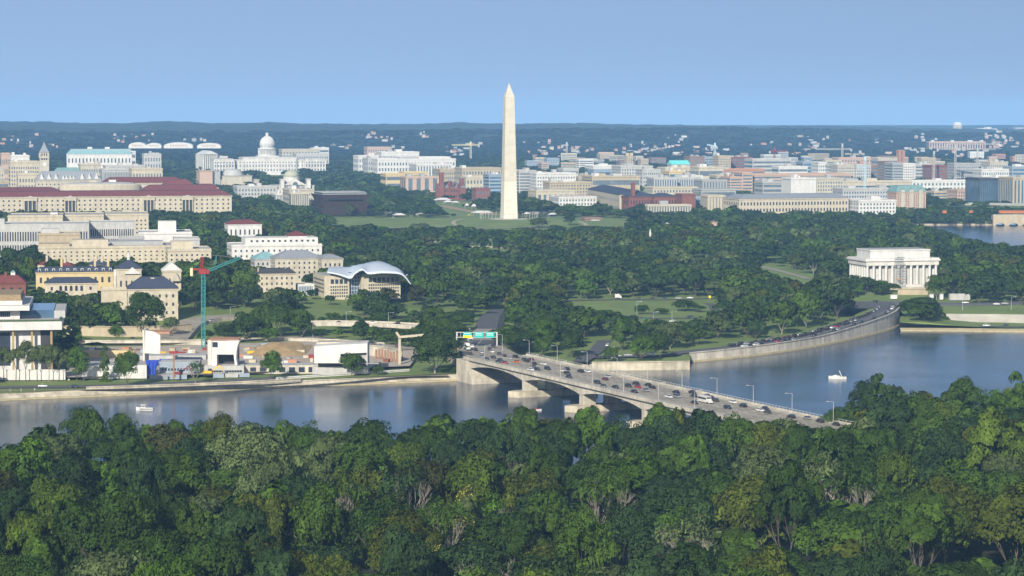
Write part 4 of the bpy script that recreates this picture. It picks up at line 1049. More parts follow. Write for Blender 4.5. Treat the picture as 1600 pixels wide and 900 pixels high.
# ------------------------------------------------------------------ the other buildings
def bld(label, x0, x1, yt, yb, Y, dep, wall, style=None, roof=('flat', 'flat'), ph=(), name='office_building', cat='building', rot=ROT, side=True, cor=True, win='glass', zb=None, z0=.1):
    x, y, w_, zt = front(x0, x1, yt, Y, rot)
    zb = gz(x, y) if zb is None else zb
    h = zt - zb
    foot(x, y, rot, w_, dep, 4); keepbox(x0, x1, yt - (2 if roof[0] != 'hip' else yt - roof[2]), yb, Y + max(0, w_ * math.sin(R(rot))))
    o = thing(name, label, cat, (x, y, zb), R(rot))
    t = .9 if Y < 3000 else 1.5
    wl = MB().box(0, 0, -2, w_, dep, h)
    if roof[0] == 'flat':
        pr = max(.9, Y / 4000.0)
        for a in ((-.1, -.1, w_ + .1, .5), (-.1, dep - .5, w_ + .1, dep + .1), (-.1, .501, .5, dep - .501), (w_ - .5, .501, w_ + .1, dep - .501)):
            wl.box(a[0], a[1], h + .002, a[2], a[3], h + pr)
    W_ = wl.build('wall', wall, o)
    if cor:
        e = .5 if Y < 3000 else .9
        MB().box(-e, -e, h - t, w_ + e, dep + e, h - t * .25).build('cornice', wall, W_)
    if roof[0] == 'flat':
        MB().box(.502, .502, h + .003, w_ - .502, dep - .502, h + .25).build('roof', roof[1], o)
    elif roof[0] == 'hip':
        rh = ZY(roof[2], Y + dep / 2) - zb - h
        MB().hip(-.7, -.7, w_ + .7, dep + .7, h + .01, rh, roof[3] if len(roof) > 3 else 0).build('roof', roof[1], o)
    elif roof[0] == 'gable':
        rh = ZY(roof[2], Y + dep / 2) - zb - h
        MB().gable(-.7, -.7, w_ + .7, dep + .7, h + .01, rh, roof[3] if len(roof) > 3 else 'x').build('roof', roof[1], o)
    for u0, u1, d0, hh, m in ph:
        q = MB().box(u0 * w_, d0 * dep, h + .26, u1 * w_, min(dep - 1, d0 * dep + max(6, .35 * dep)), h + hh)
        q.build('penthouse', m, o)
    if style:
        k = style[0]
        if k == 'p':
            c, r = style[1], style[2]; sh = (h * .9 - h * z0) / r; pw = (w_ - 2) / c
            fw, fh = (style[3], style[4]) if len(style) > 3 else (.5, .55)
            wins(o, 'f', 1, w_ - 1, h * z0, h * .9, c, r, pw * fw, sh * fh, m=win)
            if side:
                sc_ = max(1, int(dep / pw * .8)); wins(o, 'l', 1, dep - 1, h * z0, h * .9, sc_, r, pw * fw, sh * fh, m=win)
        elif k == 'b':
            r = style[1]; sh = h * .88 / r
            for j in range(r):
                zc_ = h * .06 + (j + .5) * sh
                MB().box(1.2, -.18, zc_ - sh * .25, w_ - 1.2, .1, zc_ + sh * .25).build('window_band', win, o)
                if side: MB().box(-.18, 1.2, zc_ - sh * .25, .1, dep - 1.2, zc_ + sh * .25).build('window_band', win, o)
        elif k == 'v':
            c = style[1]; pw = (w_ - 2) / c; f = style[2] if len(style) > 2 else .5
            wins(o, 'f', 1, w_ - 1, h * .06, h * .92, c, 1, pw * f, h * .84, m=win, name='window_strip')
            if side: wins(o, 'l', 1, dep - 1, h * .06, h * .92, max(1, int(dep / pw)), 1, pw * f, h * .84, m=win, name='window_strip')
    return o, w_, h
FL = ('flat', 'flat'); FP = ('flat', 'paleg'); FW = ('flat', 'white')
# --- west side, near
o, w_, h = bld('yellow villa row with a slate mansard roof and white dormer windows', 56, 178, 425.5, 450, 1720, 14, 'yellow', ('p', 11, 2, .32, .5), ('hip', 'slate', 417.5, .55), name='villa', rot=11)
for k in range(11):
    u = (k + .5) * w_ / 11; dm_ = MB().box(u - .9, .1, h + .2, u + .9, 3, h + 2.3).build('dormer', 'white', o)
    MB().box(u - .55, -.02, h + .5, u + .55, .15, h + 2.0).build('window', 'glass', dm_)
for u, hh in ((.33, 9), (.76, 8), (.93, 8)): MB().box(u * w_ - .7, 6, h + .5, u * w_ + .7, 7.4, h + hh).build('chimney', 'yellow', o)
o, w_, h = bld('cream pavilion with five arched windows and a low slate hip roof', 70, 152, 442.5, 456, 1660, 16, 'cream', None, ('hip', 'slate', 433.5, .3), name='villa', rot=9)
wm_ = MB().box(-.85, -.15, -1.6, .85, .06, 1.0).tube((0, -.15, 1.0), (0, .06, 1.0), .84, n=16).mesh('arched_window', 'glass')
for k in range(5): link('arched_window', wm_, o, (w_ * (.30 + .10 * k), 0, h - 3.6))
for u in (.13, .87): wins(o, 'f', u * w_ - 1.5, u * w_ + 1.5, h - 5.2, h - 2, 1, 1, 1.4, 2.2)
o, w_, h = bld('tall cream villa with a dark slate hip roof above the retaining wall', 200, 278, 451.5, 496, 1615, 22, 'cream', ('p', 7, 3, .3, .36), ('hip', 'slate', 432.5, .22), name='villa', rot=10)
MB().box(w_ * .46, 7, h + 3.0, w_ * .54, 9, h + 6.6).build('dormer', 'cream', o)
MB().box(-.12, -.14, h * .78, w_ + .12, .0, h * .82).build('string_course', 'limestone', o)
o, w_, h = bld('small cream block with pyramid slate roof and white cupola between the villas', 182, 221, 420, 434, 1690, 18, 'cream', ('p', 4, 1, .3, .4), ('hip', 'slate', 406, .1), name='villa', rot=10)
MB().lathe(w_ * .5, 9, [(1.1, h + 4.6), (1.1, h + 7), (1.4, h + 7.1), (.9, h + 8.6), (.1, h + 11)], 8).build('cupola', 'white', o)
MB().gable(w_ * .32, -1.5, w_ * .95, 5, h - 3.5, 4.5, 'y').build('gable', 'white', o)
for (a, b, yt, yb, pk, lab) in ((254, 283, 423, 440, 409, 'ornate cream house with a steep white-edged gable, right of the cupola'), ):
    o, w_, h = bld(lab, a, b, yt, yb, 1690, 16, 'cream', ('p', 4, 2, .3, .4), ('gable', 'white', pk, 'y'), name='villa', rot=10)
    MB().gable(w_ * .5, -3, w_ * .95, 0, h * .7, h * .25, 'y').build('gable', 'limestone', o)
o, w_, h = bld('white stair tower joining the yellow villa row to its neighbours', 178, 187, 424, 450, 1705, 8, 'white', ('p', 2, 3, .5, .6), FP, name='stair_tower', rot=10, cor=False)
o, w_, h = bld('cream low link wing left of the tall cream villa', 158, 200, 452, 464, 1640, 10, 'cream', None, FL, name='wing_building', rot=10)
o, w_, h = bld('red brick house with a dull red roof and white cupola at the picture edge', -30, 40, 443, 455, 1690, 16, 'brick', ('p', 5, 2, .35, .5), ('hip', 'redroof', 430, .3), name='villa', rot=8)
MB().box(46 / 70 * w_, 6, h + 3.5, 53 / 70 * w_, 9, h + 7).build('cupola', 'white', o); MB().hip(45.3 / 70 * w_, 5.6, 53.7 / 70 * w_, 9.4, h + 7.002, 1.6).build('cupola_roof', 'greenroof', o)
MB().box(.52 * w_, 4, h + 2, .57 * w_, 6, h + 7.5).build('chimney', 'brick', o)
for i, (px, py, t_, lab) in enumerate([(72, 414, 399.5, 'leftmost of the tan chimney stacks among the trees'), (100, 416, 401.5, 'tallest tan chimney stack above the yellow villa row'), (149, 412, 399, 'tan chimney stack of the half-hidden house behind the villas'), (158, 412, 400.5, 'tan chimney stack nearest the white cupola')]):
    b = AT(px, py, 1780); o = thing('house', 'cream house hidden by trees: ' + lab, 'house', (b.x, 1780, gz(b.x, 1780)))
    zt = AT(px, t_, 1780).z - o.location.z; MB().box(-.8, 3, -.5, .8, 4.6, zt).build('chimney', 'cream', o); MB().box(-6, 0, -.5, 6, 9, zt - 6.5).build('wall', 'cream', o); MB().hip(-6.5, -.5, 6.5, 9.5, zt - 6.498, 3).build('roof', 'redroof' if i < 2 else 'slate', o)
    keepbox(px - 3, px + 3, t_ - 1, py - 4, 1780)
# ministry blocks upper left
bld('big plain beige ministry block behind the villa trees, low wide front', 60, 278, 387, 405, 1950, 60, 'cream', ('p', 24, 6, .3, .35), FL, ph=((.0, .22, .1, 2.5, 'tan'), (.24, .5, .2, 5, 'cream'), (.52, .9, .35, 3.2, 'grey')), name='ministry_building', rot=10)
o, w_, h = bld('beige ministry wing stepping down at the right end of the plain block', 262, 330, 391, 402, 1925, 45, 'cream', ('p', 8, 5, .35, .4), FP, ph=((.1, .6, .3, 6, 'cream'),), name='ministry_building', rot=10)
bld('white ministry slab with close dark window slots and a flat pale roof', -40, 139, 352, 375, 2140, 50, 'paleg', ('p', 44, 3, .5, .7), FP, ph=((.2, .26, .1, 5, 'paleg'),), name='ministry_building', rot=9, cor=False)
bld('pale ministry slab with dark window slots, right of the longer white slab', 139, 211, 348.5, 372, 2190, 40, 'paleg', ('p', 20, 4, .5, .7), FP, name='ministry_building', rot=9, cor=False)
bld('tan ministry block with a blank upper wall behind the white slabs', 12, 98, 338, 347, 2380, 60, 'cream', None, FL, name='ministry_building', rot=9)
bld('tan ministry range with a row of small windows near its top', 98, 162, 337, 346, 2420, 60, 'cream', ('p', 14, 8, .5, .4), FL, ph=((-.3, -.12, .0, 3, 'white'),), name='ministry_building', rot=9)
bld('long tan ministry range ending at the trees', 162, 232, 335.5, 350, 2460, 60, 'cream', ('p', 10, 8, .35, .4), FL, name='ministry_building', rot=9)
bld('white flat-roofed block with a dark shadow gap and a raised white box', 217, 300, 364.5, 370, 2040, 45, 'white', None, FP, ph=((.37, .71, .3, 9, 'white'),), name='ministry_building', rot=9)
bld('low grey roof block beside the white flat-roofed block', 60, 125, 366, 375, 2040, 30, 'tan', None, FP, ph=((.05, .5, .3, 4, 'paleg'),), name='ministry_building', rot=9)
bld('small grey plant block with ducts on the beige ministry roofs', 186, 225, 372, 380, 2010, 20, 'grey', None, FP, name='ministry_building', rot=9)
bld('grey stepped block at the right end of the ministry roofs', 272, 312, 374, 390, 1990, 30, 'paleg', None, FP, name='ministry_building', rot=9)
bld('white palace with a dark red hip roof among the trees', 356, 409, 350.5, 366, 2530, 35, 'white', ('p', 7, 2, .3, .5), ('hip', 'redroof', 343.5, .5), name='palace', rot=12)
o, w_, h = bld('white marble headquarters with square windows and a setback top floor', 362, 503, 384, 402, 2080, 40, 'white', ('p', 16, 4, .3, .4), FP, name='headquarters', rot=12)
MB().box(w_ * .16, 8, h + .3, w_ * .97, 38, ZY(372, 2090) - o.location.z).build('upper_storey', 'white', o)
u_ = MB().box(w_ * .64, 12, ZY(372, 2090) - o.location.z + .01, w_ * .86, 30, ZY(369.5, 2090) - o.location.z).build('tower_room', 'white', o)
MB().hip(w_ * .63, 11, w_ * .87, 31, ZY(369.5, 2090) - o.location.z + .02, 4).build('roof', 'redroof', o)
wins(o, 'f', w_ * .2, w_ * .95, h + 1.2, h + 5.2, 12, 1, 1.8, 1.6, off=8)
o, w_, h = bld('grey-white office range with grey hipped roofs in front of the marble headquarters', 430, 505, 404, 428, 1900, 26, 'limestone', ('p', 9, 4, .3, .45), ('hip', 'tarnish', 391.5, .2), name='office_range', rot=14)
bld('teal-roofed pale block left of the grey hipped office range', 398, 438, 405, 418, 1920, 22, 'paleg', ('p', 5, 3, .35, .5), ('hip', 'teal', 394, .2), name='office_range', rot=14)
bld('pale office wing with a small grey hip roof and white gable end', 503, 536, 404, 416, 1890, 24, 'limestone', ('p', 4, 3, .35, .4), ('hip', 'tarnish', 397, .2), name='office_range', rot=14)
o, w_, h = bld('cream house with a near-black mansard roof among the trees', 403, 462, 427.5, 450, 1780, 18, 'cream', ('p', 7, 3, .3, .45), ('hip', 'dark', 419.5, .6), name='villa', rot=13)
for u in (.03, .75, .97): MB().box(u * w_ - .5, 4, h + .3, u * w_ + .5, 6, h + 4).build('chimney', 'tan', o)
bld('small glazed white link left of the peace institute', 464, 491, 446, 453, 1790, 10, 'white', ('v', 9, .6), FP, name='glazed_link', rot=14, win='blueglass', cor=False)
# long ministry with red roofs
o, w_, h = bld('very long cream ministry with pedimented porticoes and a dark red tiled roof edge', -60, 362, 308, 330, 3280, 70, 'cream', ('p', 50, 4, .3, .4), ('hip', 'redroof', 299.5, .7), name='ministry_building', rot=12)
k = w_ / 422
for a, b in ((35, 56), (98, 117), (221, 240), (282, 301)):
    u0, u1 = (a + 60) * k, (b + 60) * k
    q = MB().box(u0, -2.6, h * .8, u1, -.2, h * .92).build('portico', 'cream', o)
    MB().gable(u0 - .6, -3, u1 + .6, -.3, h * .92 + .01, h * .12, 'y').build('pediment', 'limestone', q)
    MB().box(u0 + 1, -.3, h * .2, u1 - 1, -.16, h * .79).build('portico_dark_panel', 'dark', q)  # flat dark panel on the wall behind the columns
    for i in range(4): MB().lathe(u0 + 1 + i * (u1 - u0 - 2) / 3, -1.4, [(.8, 0), (.7, h * .8)], 8).build('column', 'cream', q)
for a, b, t0, t1, Y_, m, lab in [(-40, 95, 299, 293, 3400, 'redroof', 'low red tiled roof range left of the drum, behind the porticoed ministry'), (222, 345, 298, 289, 3420, 'redroof', 'red tiled roof range on the right behind the porticoed ministry'), (160, 290, 286, 277, 3560, 'redroof', 'far red tiled roof range below the grey slate roof'), (255, 305, 291, 280, 3500, 'redroof', 'steep red roofed block at the right of the far red range'), (311, 341, 293, 287.5, 3480, 'redroof', 'small red roofed block at the corner of the red roof group')]:
    bld(lab, a, b, t0, t0 + 3, Y_, 50, 'cream', ('p', 12, 6, .4, .4), ('hip', m, t1, .5), name='ministry_building', rot=12)
x, y, w_, zt = front(92, 222, 288, 3440, 12); zb = gz(x, y); dr = thing('drum_building', 'curved cream drum building with a grey terrace roof among the red roofs', 'building', (x, y, zb), R(12))
rr_ = w_ / 2; zz = lambda py: ZY(py, 3440) - zb
MB().lathe(0, 0, [(rr_, 0), (rr_, zz(292)), (rr_ * .98, zz(291.8)), (rr_ * .93, zz(290))], 40).build('wall', 'cream', dr); MB().lathe(0, 0, [(rr_ * .9, zz(289.99)), (rr_ * .8, zz(288)), (rr_ * .6, zz(287))], 40).build('roof', 'flat', dr)
dr.location = AT(157, 300, 3520); dr.location.z = zb; dr.scale = (1, .4, 1); keepbox(92, 222, 286, 301, 3440)
for (u, v, m) in ((-.2, -.1, 'cream'), (.3, .2, 'white')): MB().box(rr_ * u - 5, rr_ * v, zz(287) + .01, rr_ * u + 5, rr_ * v + 6, zz(287) + 3).build('penthouse', m, dr)
# clock tower with grey slate neighbour
o, w_, h = bld('grey slate steep roof over pale walls with a row of white gabled dormers', 56, 158, 281, 286, 3650, 40, 'limestone', ('p', 16, 6, .3, .4), ('hip', 'tarnish', 267.5, .5), name='old_post_office', rot=12)
for i, u in enumerate((.09, .2, .31, .42, .47, .53, .58, .71, .82, .93)):
    s_ = 3.2 if i in (0, 1, 2, 7, 8, 9) else 2.2
    MB().profile([(u * w_ - s_, h + .4), (u * w_ + s_, h + .4), (u * w_, h + s_ * 2.9)][::1], -.8, 6).build('dormer', 'white', o)
MB().hip(w_ * .26, 16, w_ * .72, 40, h + 9, 8, .4).build('rear_roof', 'greenroof', o)
x, y, w_, zt = front(62, 76.5, 250, 3690, 12); zb = gz(x, y); tw = thing('clock_tower', 'pale stone clock tower with arched belfry and a grey pyramid spire', 'tower', (x, y, zb), R(12)); zz = lambda py: ZY(py, 3695) - zb
MB().box(0, 0, 0, w_, w_, zz(247)).build('shaft', 'limestone', tw); MB().box(-.8, -.8, zz(247) + .01, w_ + .8, w_ + .8, zz(245.6)).build('cornice', 'limestone', tw)
MB().box(.3, .3, zz(245.59), w_ - .3, w_ - .3, zz(238)).build('belfry', 'limestone', tw)
for i in range(3): MB().box(w_ * (.16 + .25 * i), -.05, zz(250), w_ * (.33 + .25 * i), .1, zz(244 + 1.6)).build('belfry_arch', 'dark', tw); MB().box(w_ * (.2 + .25 * i), .1, zz(243.5), w_ * (.32 + .25 * i), .4, zz(239.5)).build('belfry_window', 'dark', tw)
MB().tube((w_ / 2, -.25, zz(256.5)), (w_ / 2, .05, zz(256.5)), 2.6, n=20).build('clock_face', 'white', tw)
MB().frustum((-.6, -.6, w_ + .6, w_ + .6), (w_ * .25, w_ * .25, w_ * .75, w_ * .75), zz(237.9), zz(230.5)).build('spire_base', 'tarnish', tw)
MB().frustum((w_ * .25, w_ * .25, w_ * .75, w_ * .75), (w_ * .48, w_ * .48, w_ * .52, w_ * .52), zz(230.49), zz(222)).build('spire', 'tarnish', tw)
for a in (0, 1):
    for b in (0, 1): MB().lathe(a * w_, b * w_, [(1, zz(247)), (1, zz(241)), (.1, zz(238.5))], 6).build('corner_turret', 'limestone', tw)
keepbox(60, 78, 220, 268, 3690)
T = """pale cream office block left of the clock tower|16|62|253|272|3850|50|cream|p,12,8|flat
long white office block behind the clock tower's left side|17|46|243.5|250|4200|50|white|b,4|paleg
beige low block under the clock tower|28|58|272|286|3700|40|cream|p,6,4|flat
dark-roofed block at the far left edge below the clock tower|-30|14|283|287|3700|40|tan|b,4|slate
pale block with dark windows at the left picture edge|-30|7|266|282|3900|40|limestone|p,8,6|flat
pink brick block half hidden behind trees left of the long white block|2|16|240|246|4500|40|pink|p,4,3|terracotta
grey-roofed block with a white parapet right of the clock tower|126|158|257|268|4100|50|limestone|p,8,4|paleg
white flat office block among trees right of the clock tower|133|200|256.5|262|4300|50|white|b,3|paleg
low pale block with roof plant in front of the white arched block|165|227|259.5|266|4150|50|paleg|p,14,4|paleg
grey-white office block with thin windows beside the clock tower's neighbours|160|202|265|270|4000|50|paleg|v,16|paleg
square cream block with a flat cornice above the red roofs|206|254|264|277|3900|50|cream|p,10,4|flat
pale gabled block in front of the dark wood left of the capitol|225|252|241|250|5200|40|paleg|p,6,3|paleg
white small office block half hidden by trees near the arched block|190|212|237|243|5500|40|white|b,3|paleg
cream low museum with columns below the round dome|431|452|303.5|312|3720|40|marble|v,8|paleg
cream museum block with a flat roof left of the bronze museum|452|490|296.5|318|3600|60|limestone|p,10,3|flat
grey-white museum wing under the round dome|371|432|292|303|3900|50|paleg|p,12,3|paleg
cream stepped museum front behind trees at the bronze museum|455|483|302|320|3560|20|cream|v,9|flat
white library block behind the capitol's right wing|463|514|241|248|5900|60|paleg|p,14,3|greenroof
grey library block with green roof right of the capitol dome|441|500|234|242|6300|60|limestone|p,12,4|greenroof
far white library annexe right of the capitol|490|514|231.5|238|6600|50|white|b,3|paleg
white low house offices left of the long white office row|560|592|244|254|5300|60|white|p,8,3|paleg
pale house offices with a flat white roof among the trees|575|600|248|258|5150|60|paleg|p,8,3|paleg
long white house office block with a pale roof|596|655|238|246|5400|60|white|p,18,3|paleg
far pink block on the skyline of trees above the white offices|574|612|230.5|234|6800|50|pink|p,10,3|terracotta
white office block with a tall columned front behind the yellow museum|651|706|257|274|4850|70|white|v,12|paleg
long white office block with many windows above the columned front|590|712|249|262|5050|60|white|p,26,3|paleg
upper white office storey with a slate roof in the white office row|622|704|246|249|5150|50|white|p,20,5|tarnish
yellow stone museum with rounded edges and dark bands|603|633|272|288|4480|50|yellow|b,2|tan
yellow stone museum wing with a slot window|632|669|269.5|276|4520|50|yellow|b,2|tan
pale pink museum of blank blocks with dark bays|634|687|277|296|4350|50|pink|v,4|paleg
beige ribbed office block left of the obelisk|722|783|263|278|4550|60|tan|p,13,3|flat
beige office block with a flat roof behind the red castle|688|722|265|280|4650|60|tan|p,10,3|flat
pale beige block between castle and obelisk|728|770|277|292|4300|40|cream|p,8,2|flat
blue-grey glass office block close to the obelisk's left edge|764|784|273|297|4050|40|blueg|b,6|paleg
low brick hall with arched entrance right of the castle|744|766|295|303|3850|30|brick|p,5,2|tarnish
white office block with square window grid right of the obelisk|838|900|271|290|4000|40|white|p,15,6|paleg
pale grey side block with ribbon windows touching the obelisk's right edge|811|838|267|296|4050|60|paleg|b,8|paleg
long beige office range stepping down right of the white grid block|859|924|285|304|3900|40|tan|p,14,5|flat
cream gallery with a pale flat roof in the trees right of the obelisk|838|898|298|308|3760|50|cream|p,7,1|paleg
white department building with dark red roofs in the trees|873|932|308|320|3520|50|white|p,12,3|redroof
big beige office slab with a dark window band and blank top|925|1000|276|291|4050|60|tan|b,2|flat
far beige slab right behind the big beige office slab|904|930|277|286|4150|60|tan|b,3|flat
grey roof block behind the white grid block|880|904|264|272|4700|40|paleg|b,3|teal
white long low roof block in the middle distance right of the obelisk|927|970|259.5|265|4900|60|white|b,2|white
teal glass pavilion roof block behind the beige slab|928|956|265.5|271|4600|40|blueg|b,3|teal
broad pale grey office block with a stepped roof|970|1020|260|276|4650|60|paleg|p,12,5|paleg
pale office block with dark square windows left of the brown towers|1004|1032|265|275|4450|40|paleg|p,8,4|flat
white-roofed cream block below the aqua scaffold roof|1040|1080|262.5|272|4600|50|cream|p,9,4|paleg
bluish glass office block with white columns|1022|1058|278.5|293|4050|40|paleg|v,9|paleg
bluish glass office block with white columns, right one of the pair|1060|1095|278|292|4080|40|paleg|v,9|paleg
cream office block with a dark glass top beside the columned glass blocks|1046|1070|268|276|4350|40|yellow|b,3|flat
white glazed block with a stepped top near the columned glass blocks|1066|1098|275|286|4220|40|white|p,8,4|paleg
grey pavilion block with a wide dark cornice and tall windows|1098|1136|282|297|3950|40|grey|v,8|slate
cream block with a flat lid behind the grey pavilion block|1092|1130|261.5|272|4500|50|cream|b,2|flat
pinkish concrete office block with dark window bands|1141|1160|277|295|4150|50|pink|b,6|flat
long peach concrete office slab with dark window bands|1174|1330|273|292|4250|60|pink|b,5|terracotta
peach office block at the left end of the long peach slab|1160|1176|270|296|4230|50|pink|b,6|terracotta
low reddish brown office block above the peach slab|1130|1195|265|274|4700|50|terracotta|b,3|flat
cream block with a pale lid in front of the low reddish block|1120|1160|274|282|4350|40|cream|b,3|flat
brown grid office tower of the brown pair|1078|1101|245|262|5300|40|brown|p,8,7|flat
blue-grey office tower beside the brown grid tower|1101|1122|246|262|5350|40|blueg|b,7|paleg
tan office tower with a yellowish front|1123|1142|244|262|5250|40|tan|p,7,7|flat
dark red brick office block right of the tan tower|1142|1176|246|262|5300|40|brick|b,6|flat
long pale grey office block with thin window bands on the right|1176|1236|249|262|5200|50|paleg|b,4|terracotta
white striped low office block below the long pale grey block|1217|1262|261|269|4800|40|white|b,3|paleg
blue glass office block in the far row|1255|1280|253|268|5000|40|blueg|b,5|paleg
white office block with a dark emblem-like window group|1279|1292|254|268|4950|40|white|p,4,4|paleg
grey office block with brown top in the far row|1292|1309|257|267|4950|40|grey|b,5|brown
pale green-grey office block in the far row right|1309|1338|258|272|4850|40|limestone|p,9,5|paleg
pale green-grey office block beside its twin in the far row|1338|1361|258|272|4850|40|paleg|p,7,5|greenroof
brown office block low in the far right row|1361|1384|259|270|4900|40|brown|b,4|brown
dark brown slab tower in the far right row|1384|1396|253|271|4800|40|brown|b,7|brown
grey and white office block beside the dark brown slab|1395|1412|255|276|4700|40|grey|b,7|paleg
white office block with square windows beside the grey one|1412|1430|256|276|4700|40|white|p,6,7|paleg
white and blue striped office block in the far right row|1430|1456|257|270|4850|40|paleg|b,5|paleg
red brown building frame under construction below the cranes|1455|1480|259|276|4650|40|brick|p,8,5|terracotta
dark grey building frame under construction right of the red frame|1494|1528|256|275|4700|40|grey|p,10,6|slate
white long apartment block with small windows at the far right|1534|1590|265|273|4600|40|white|p,16,3|paleg
cream apartment tower block above the white long block|1547|1575|253.5|264|5000|40|limestone|p,8,4|paleg
round-fronted glass block at the far right edge|1582|1630|261|276|4600|40|blueg|b,5|paleg
pale roof block with greenish roof above the far right row|1372|1402|247.5|254|5600|40|limestone|b,2|teal
pink brick block in the far row below the hill houses|1310|1372|247|254|5700|40|pink|p,14,3|flat
white blocky office left of the white wrapped building|1192|1234|285|298|3820|40|grey|b,4|paleg
blank white wrapped building under repair|1236|1275|279|303|3650|40|white||white
pale grey office block with a big arch and square windows|1276|1318|279|301|3900|40|limestone|p,10,5|paleg
long white low office block behind the blue glass frame|1317|1424|284|292|4150|40|cream|b,1|white
blue glazed building frame under construction|1317|1400|295|312|3620|40|paleg|p,20,4|flat
white block with small windows right of the long cream engraving works|1342|1400|313.5|333|3260|40|white|p,11,4|paleg
long white apartment range with repeated arches|1425|1530|283|293|4350|40|white|p,18,2|white
beige parking deck behind trees right of the green-roofed hotel|1460|1498|300|309|3950|40|tan|b,3|flat
brown brick block right of the beige parking deck|1496|1528|297|311|3900|40|pink|p,8,3|brown
dark glass office block with white vertical fins at the right|1530|1582|279|314|3820|50|dark|v,17,.6|paleg
tan and glass office block at the right picture edge|1583|1640|278|318|3750|50|tan|v,10|paleg
grey rectory-like block left of the red auditors building|930|985|277|284|4300|30|limestone|p,10,3|flat
cream pavilion with a low dark roof and blank walls|1106|1133|306|327|3320|30|cream|v,5,.2|slate
red brick cube beside the cream pavilion|1066|1087|304|321|3330|30|brick|p,1,1,.1,.1|tarnish
blue-grey glass bay between the brick cube and the cream pavilion|1087|1106|309|319|3360|30|blueg|b,4|tarnish
pale terrace wing below the red twin-roofed building|1012|1080|321|328|3290|20|limestone|v,16|paleg
cream office block behind the long engraving works|1020|1090|293|303|3800|40|cream|p,14,3|slate
grey roof block left behind the long engraving works|1096|1150|296|304|3700|40|grey|b,2|slate"""
for ln in T.split('\n'):
    f = ln.split('|')
    st = f[8].split(','); style = None
    if st[0] == 'p': style = ('p',) + tuple(int(v) if i < 2 else float(v) for i, v in enumerate(st[1:]))
    elif st[0] == 'b': style = ('b', int(st[1]))
    elif st[0] == 'v': style = ('v', int(st[1])) + ((float(st[2]),) if len(st) > 2 else ())
    rr = random.Random(f[0]); ph = []
    if f[9] in ('flat', 'paleg', 'white') and float(f[2]) - float(f[1]) > 18:
        for _ in range(rr.choice((1, 2, 2, 3))):
            u = rr.uniform(.05, .75); ph.append((u, u + rr.uniform(.08, .2), rr.uniform(.2, .5), rr.uniform(3.0, 6.0), rr.choice(('paleg', 'grey', 'white', f[7]))))
    bld(f[0], float(f[1]), float(f[2]), float(f[3]), float(f[4]), float(f[5]), float(f[6]), f[7], style, ('flat', f[9]), ph=ph, win='blueglass' if 'glass' in f[0] or 'glazed' in f[0] else 'greyglass')
# engraving works, twin-roofed red building, long dark-roofed hall, hotel
bld('long cream engraving works with two window rows and a grey hipped roof', 1155, 1326, 310.5, 328, 3240, 55, 'cream', ('p', 34, 2, .45, .5), ('hip', 'tarnish', 303.5, .5), name='engraving_works', rot=17, z0=.3)
o, w_, h = bld('red brick building with twin dark hip roofs', 1022, 1058, 307, 320, 3350, 30, 'brick', ('p', 8, 2, .4, .5), ('hip', 'slate', 301.5, .2), name='brick_building', rot=17)
o, w_, h = bld('red brick building with a tall square clock tower at its left', 983, 1020, 307, 320, 3350, 30, 'brick', ('p', 8, 2, .4, .5), ('hip', 'slate', 301.5, .2), name='brick_building', rot=17)
t_ = MB().box(w_ * .14, 2, 0, w_ * .28, 2 + w_ * .14, ZY(287.5, 3350) - o.location.z).build('tower', 'brick', o); MB().hip(w_ * .12, 1.4, w_ * .3, 2.6 + w_ * .14, ZY(287.5, 3350) - o.location.z + .01, 3.5).build('tower_roof', 'brick', t_)
x0_, y0_ = AT(918, 325, 3650), AT(968, 325, 3380)
d_ = math.degrees(math.atan2(y0_.y - x0_.y, y0_.x - x0_.x)); ln_ = math.hypot(y0_.x - x0_.x, y0_.y - x0_.y); zb = 8
o = thing('agriculture_hall', 'long cream hall with a dark ribbed shed roof running away behind the trees', 'building', (x0_.x, x0_.y, zb), R(d_)); hh = ZY(296.5, 3600) - zb
MB().box(0, 0, 0, ln_, 45, hh).build('wall', 'cream', o); MB().gable(-1, -1, ln_ + 1, 46, hh + .01, 6, 'x').build('roof', 'slate', o); wins(o, 'f', 2, ln_ - 2, 4, hh - 3, 30, 2, 2.4, 4)
foot(x0_.x, x0_.y, d_, ln_, 45); keep([(914, 290), (985, 296), (985, 312), (968, 325), (916, 312)], 3600)
o, w_, h = bld('tall brown brick hotel with a green mansard roof and pale gables', 1401, 1447, 300, 325, 3480, 30, 'pink', ('p', 14, 8, .4, .5), ('hip', 'greenroof', 289.5, .7), name='hotel', rot=17)
for u in (.2, .5, .82): MB().box(u * w_ - 3, -.9, 0, u * w_ + 3, -.2, h + 3).build('bay', 'limestone', o); MB().gable(u * w_ - 3.3, -1, u * w_ + 3.3, 5, h + 3.01, 3.5, 'y').build('bay_gable', 'greenroof', o)
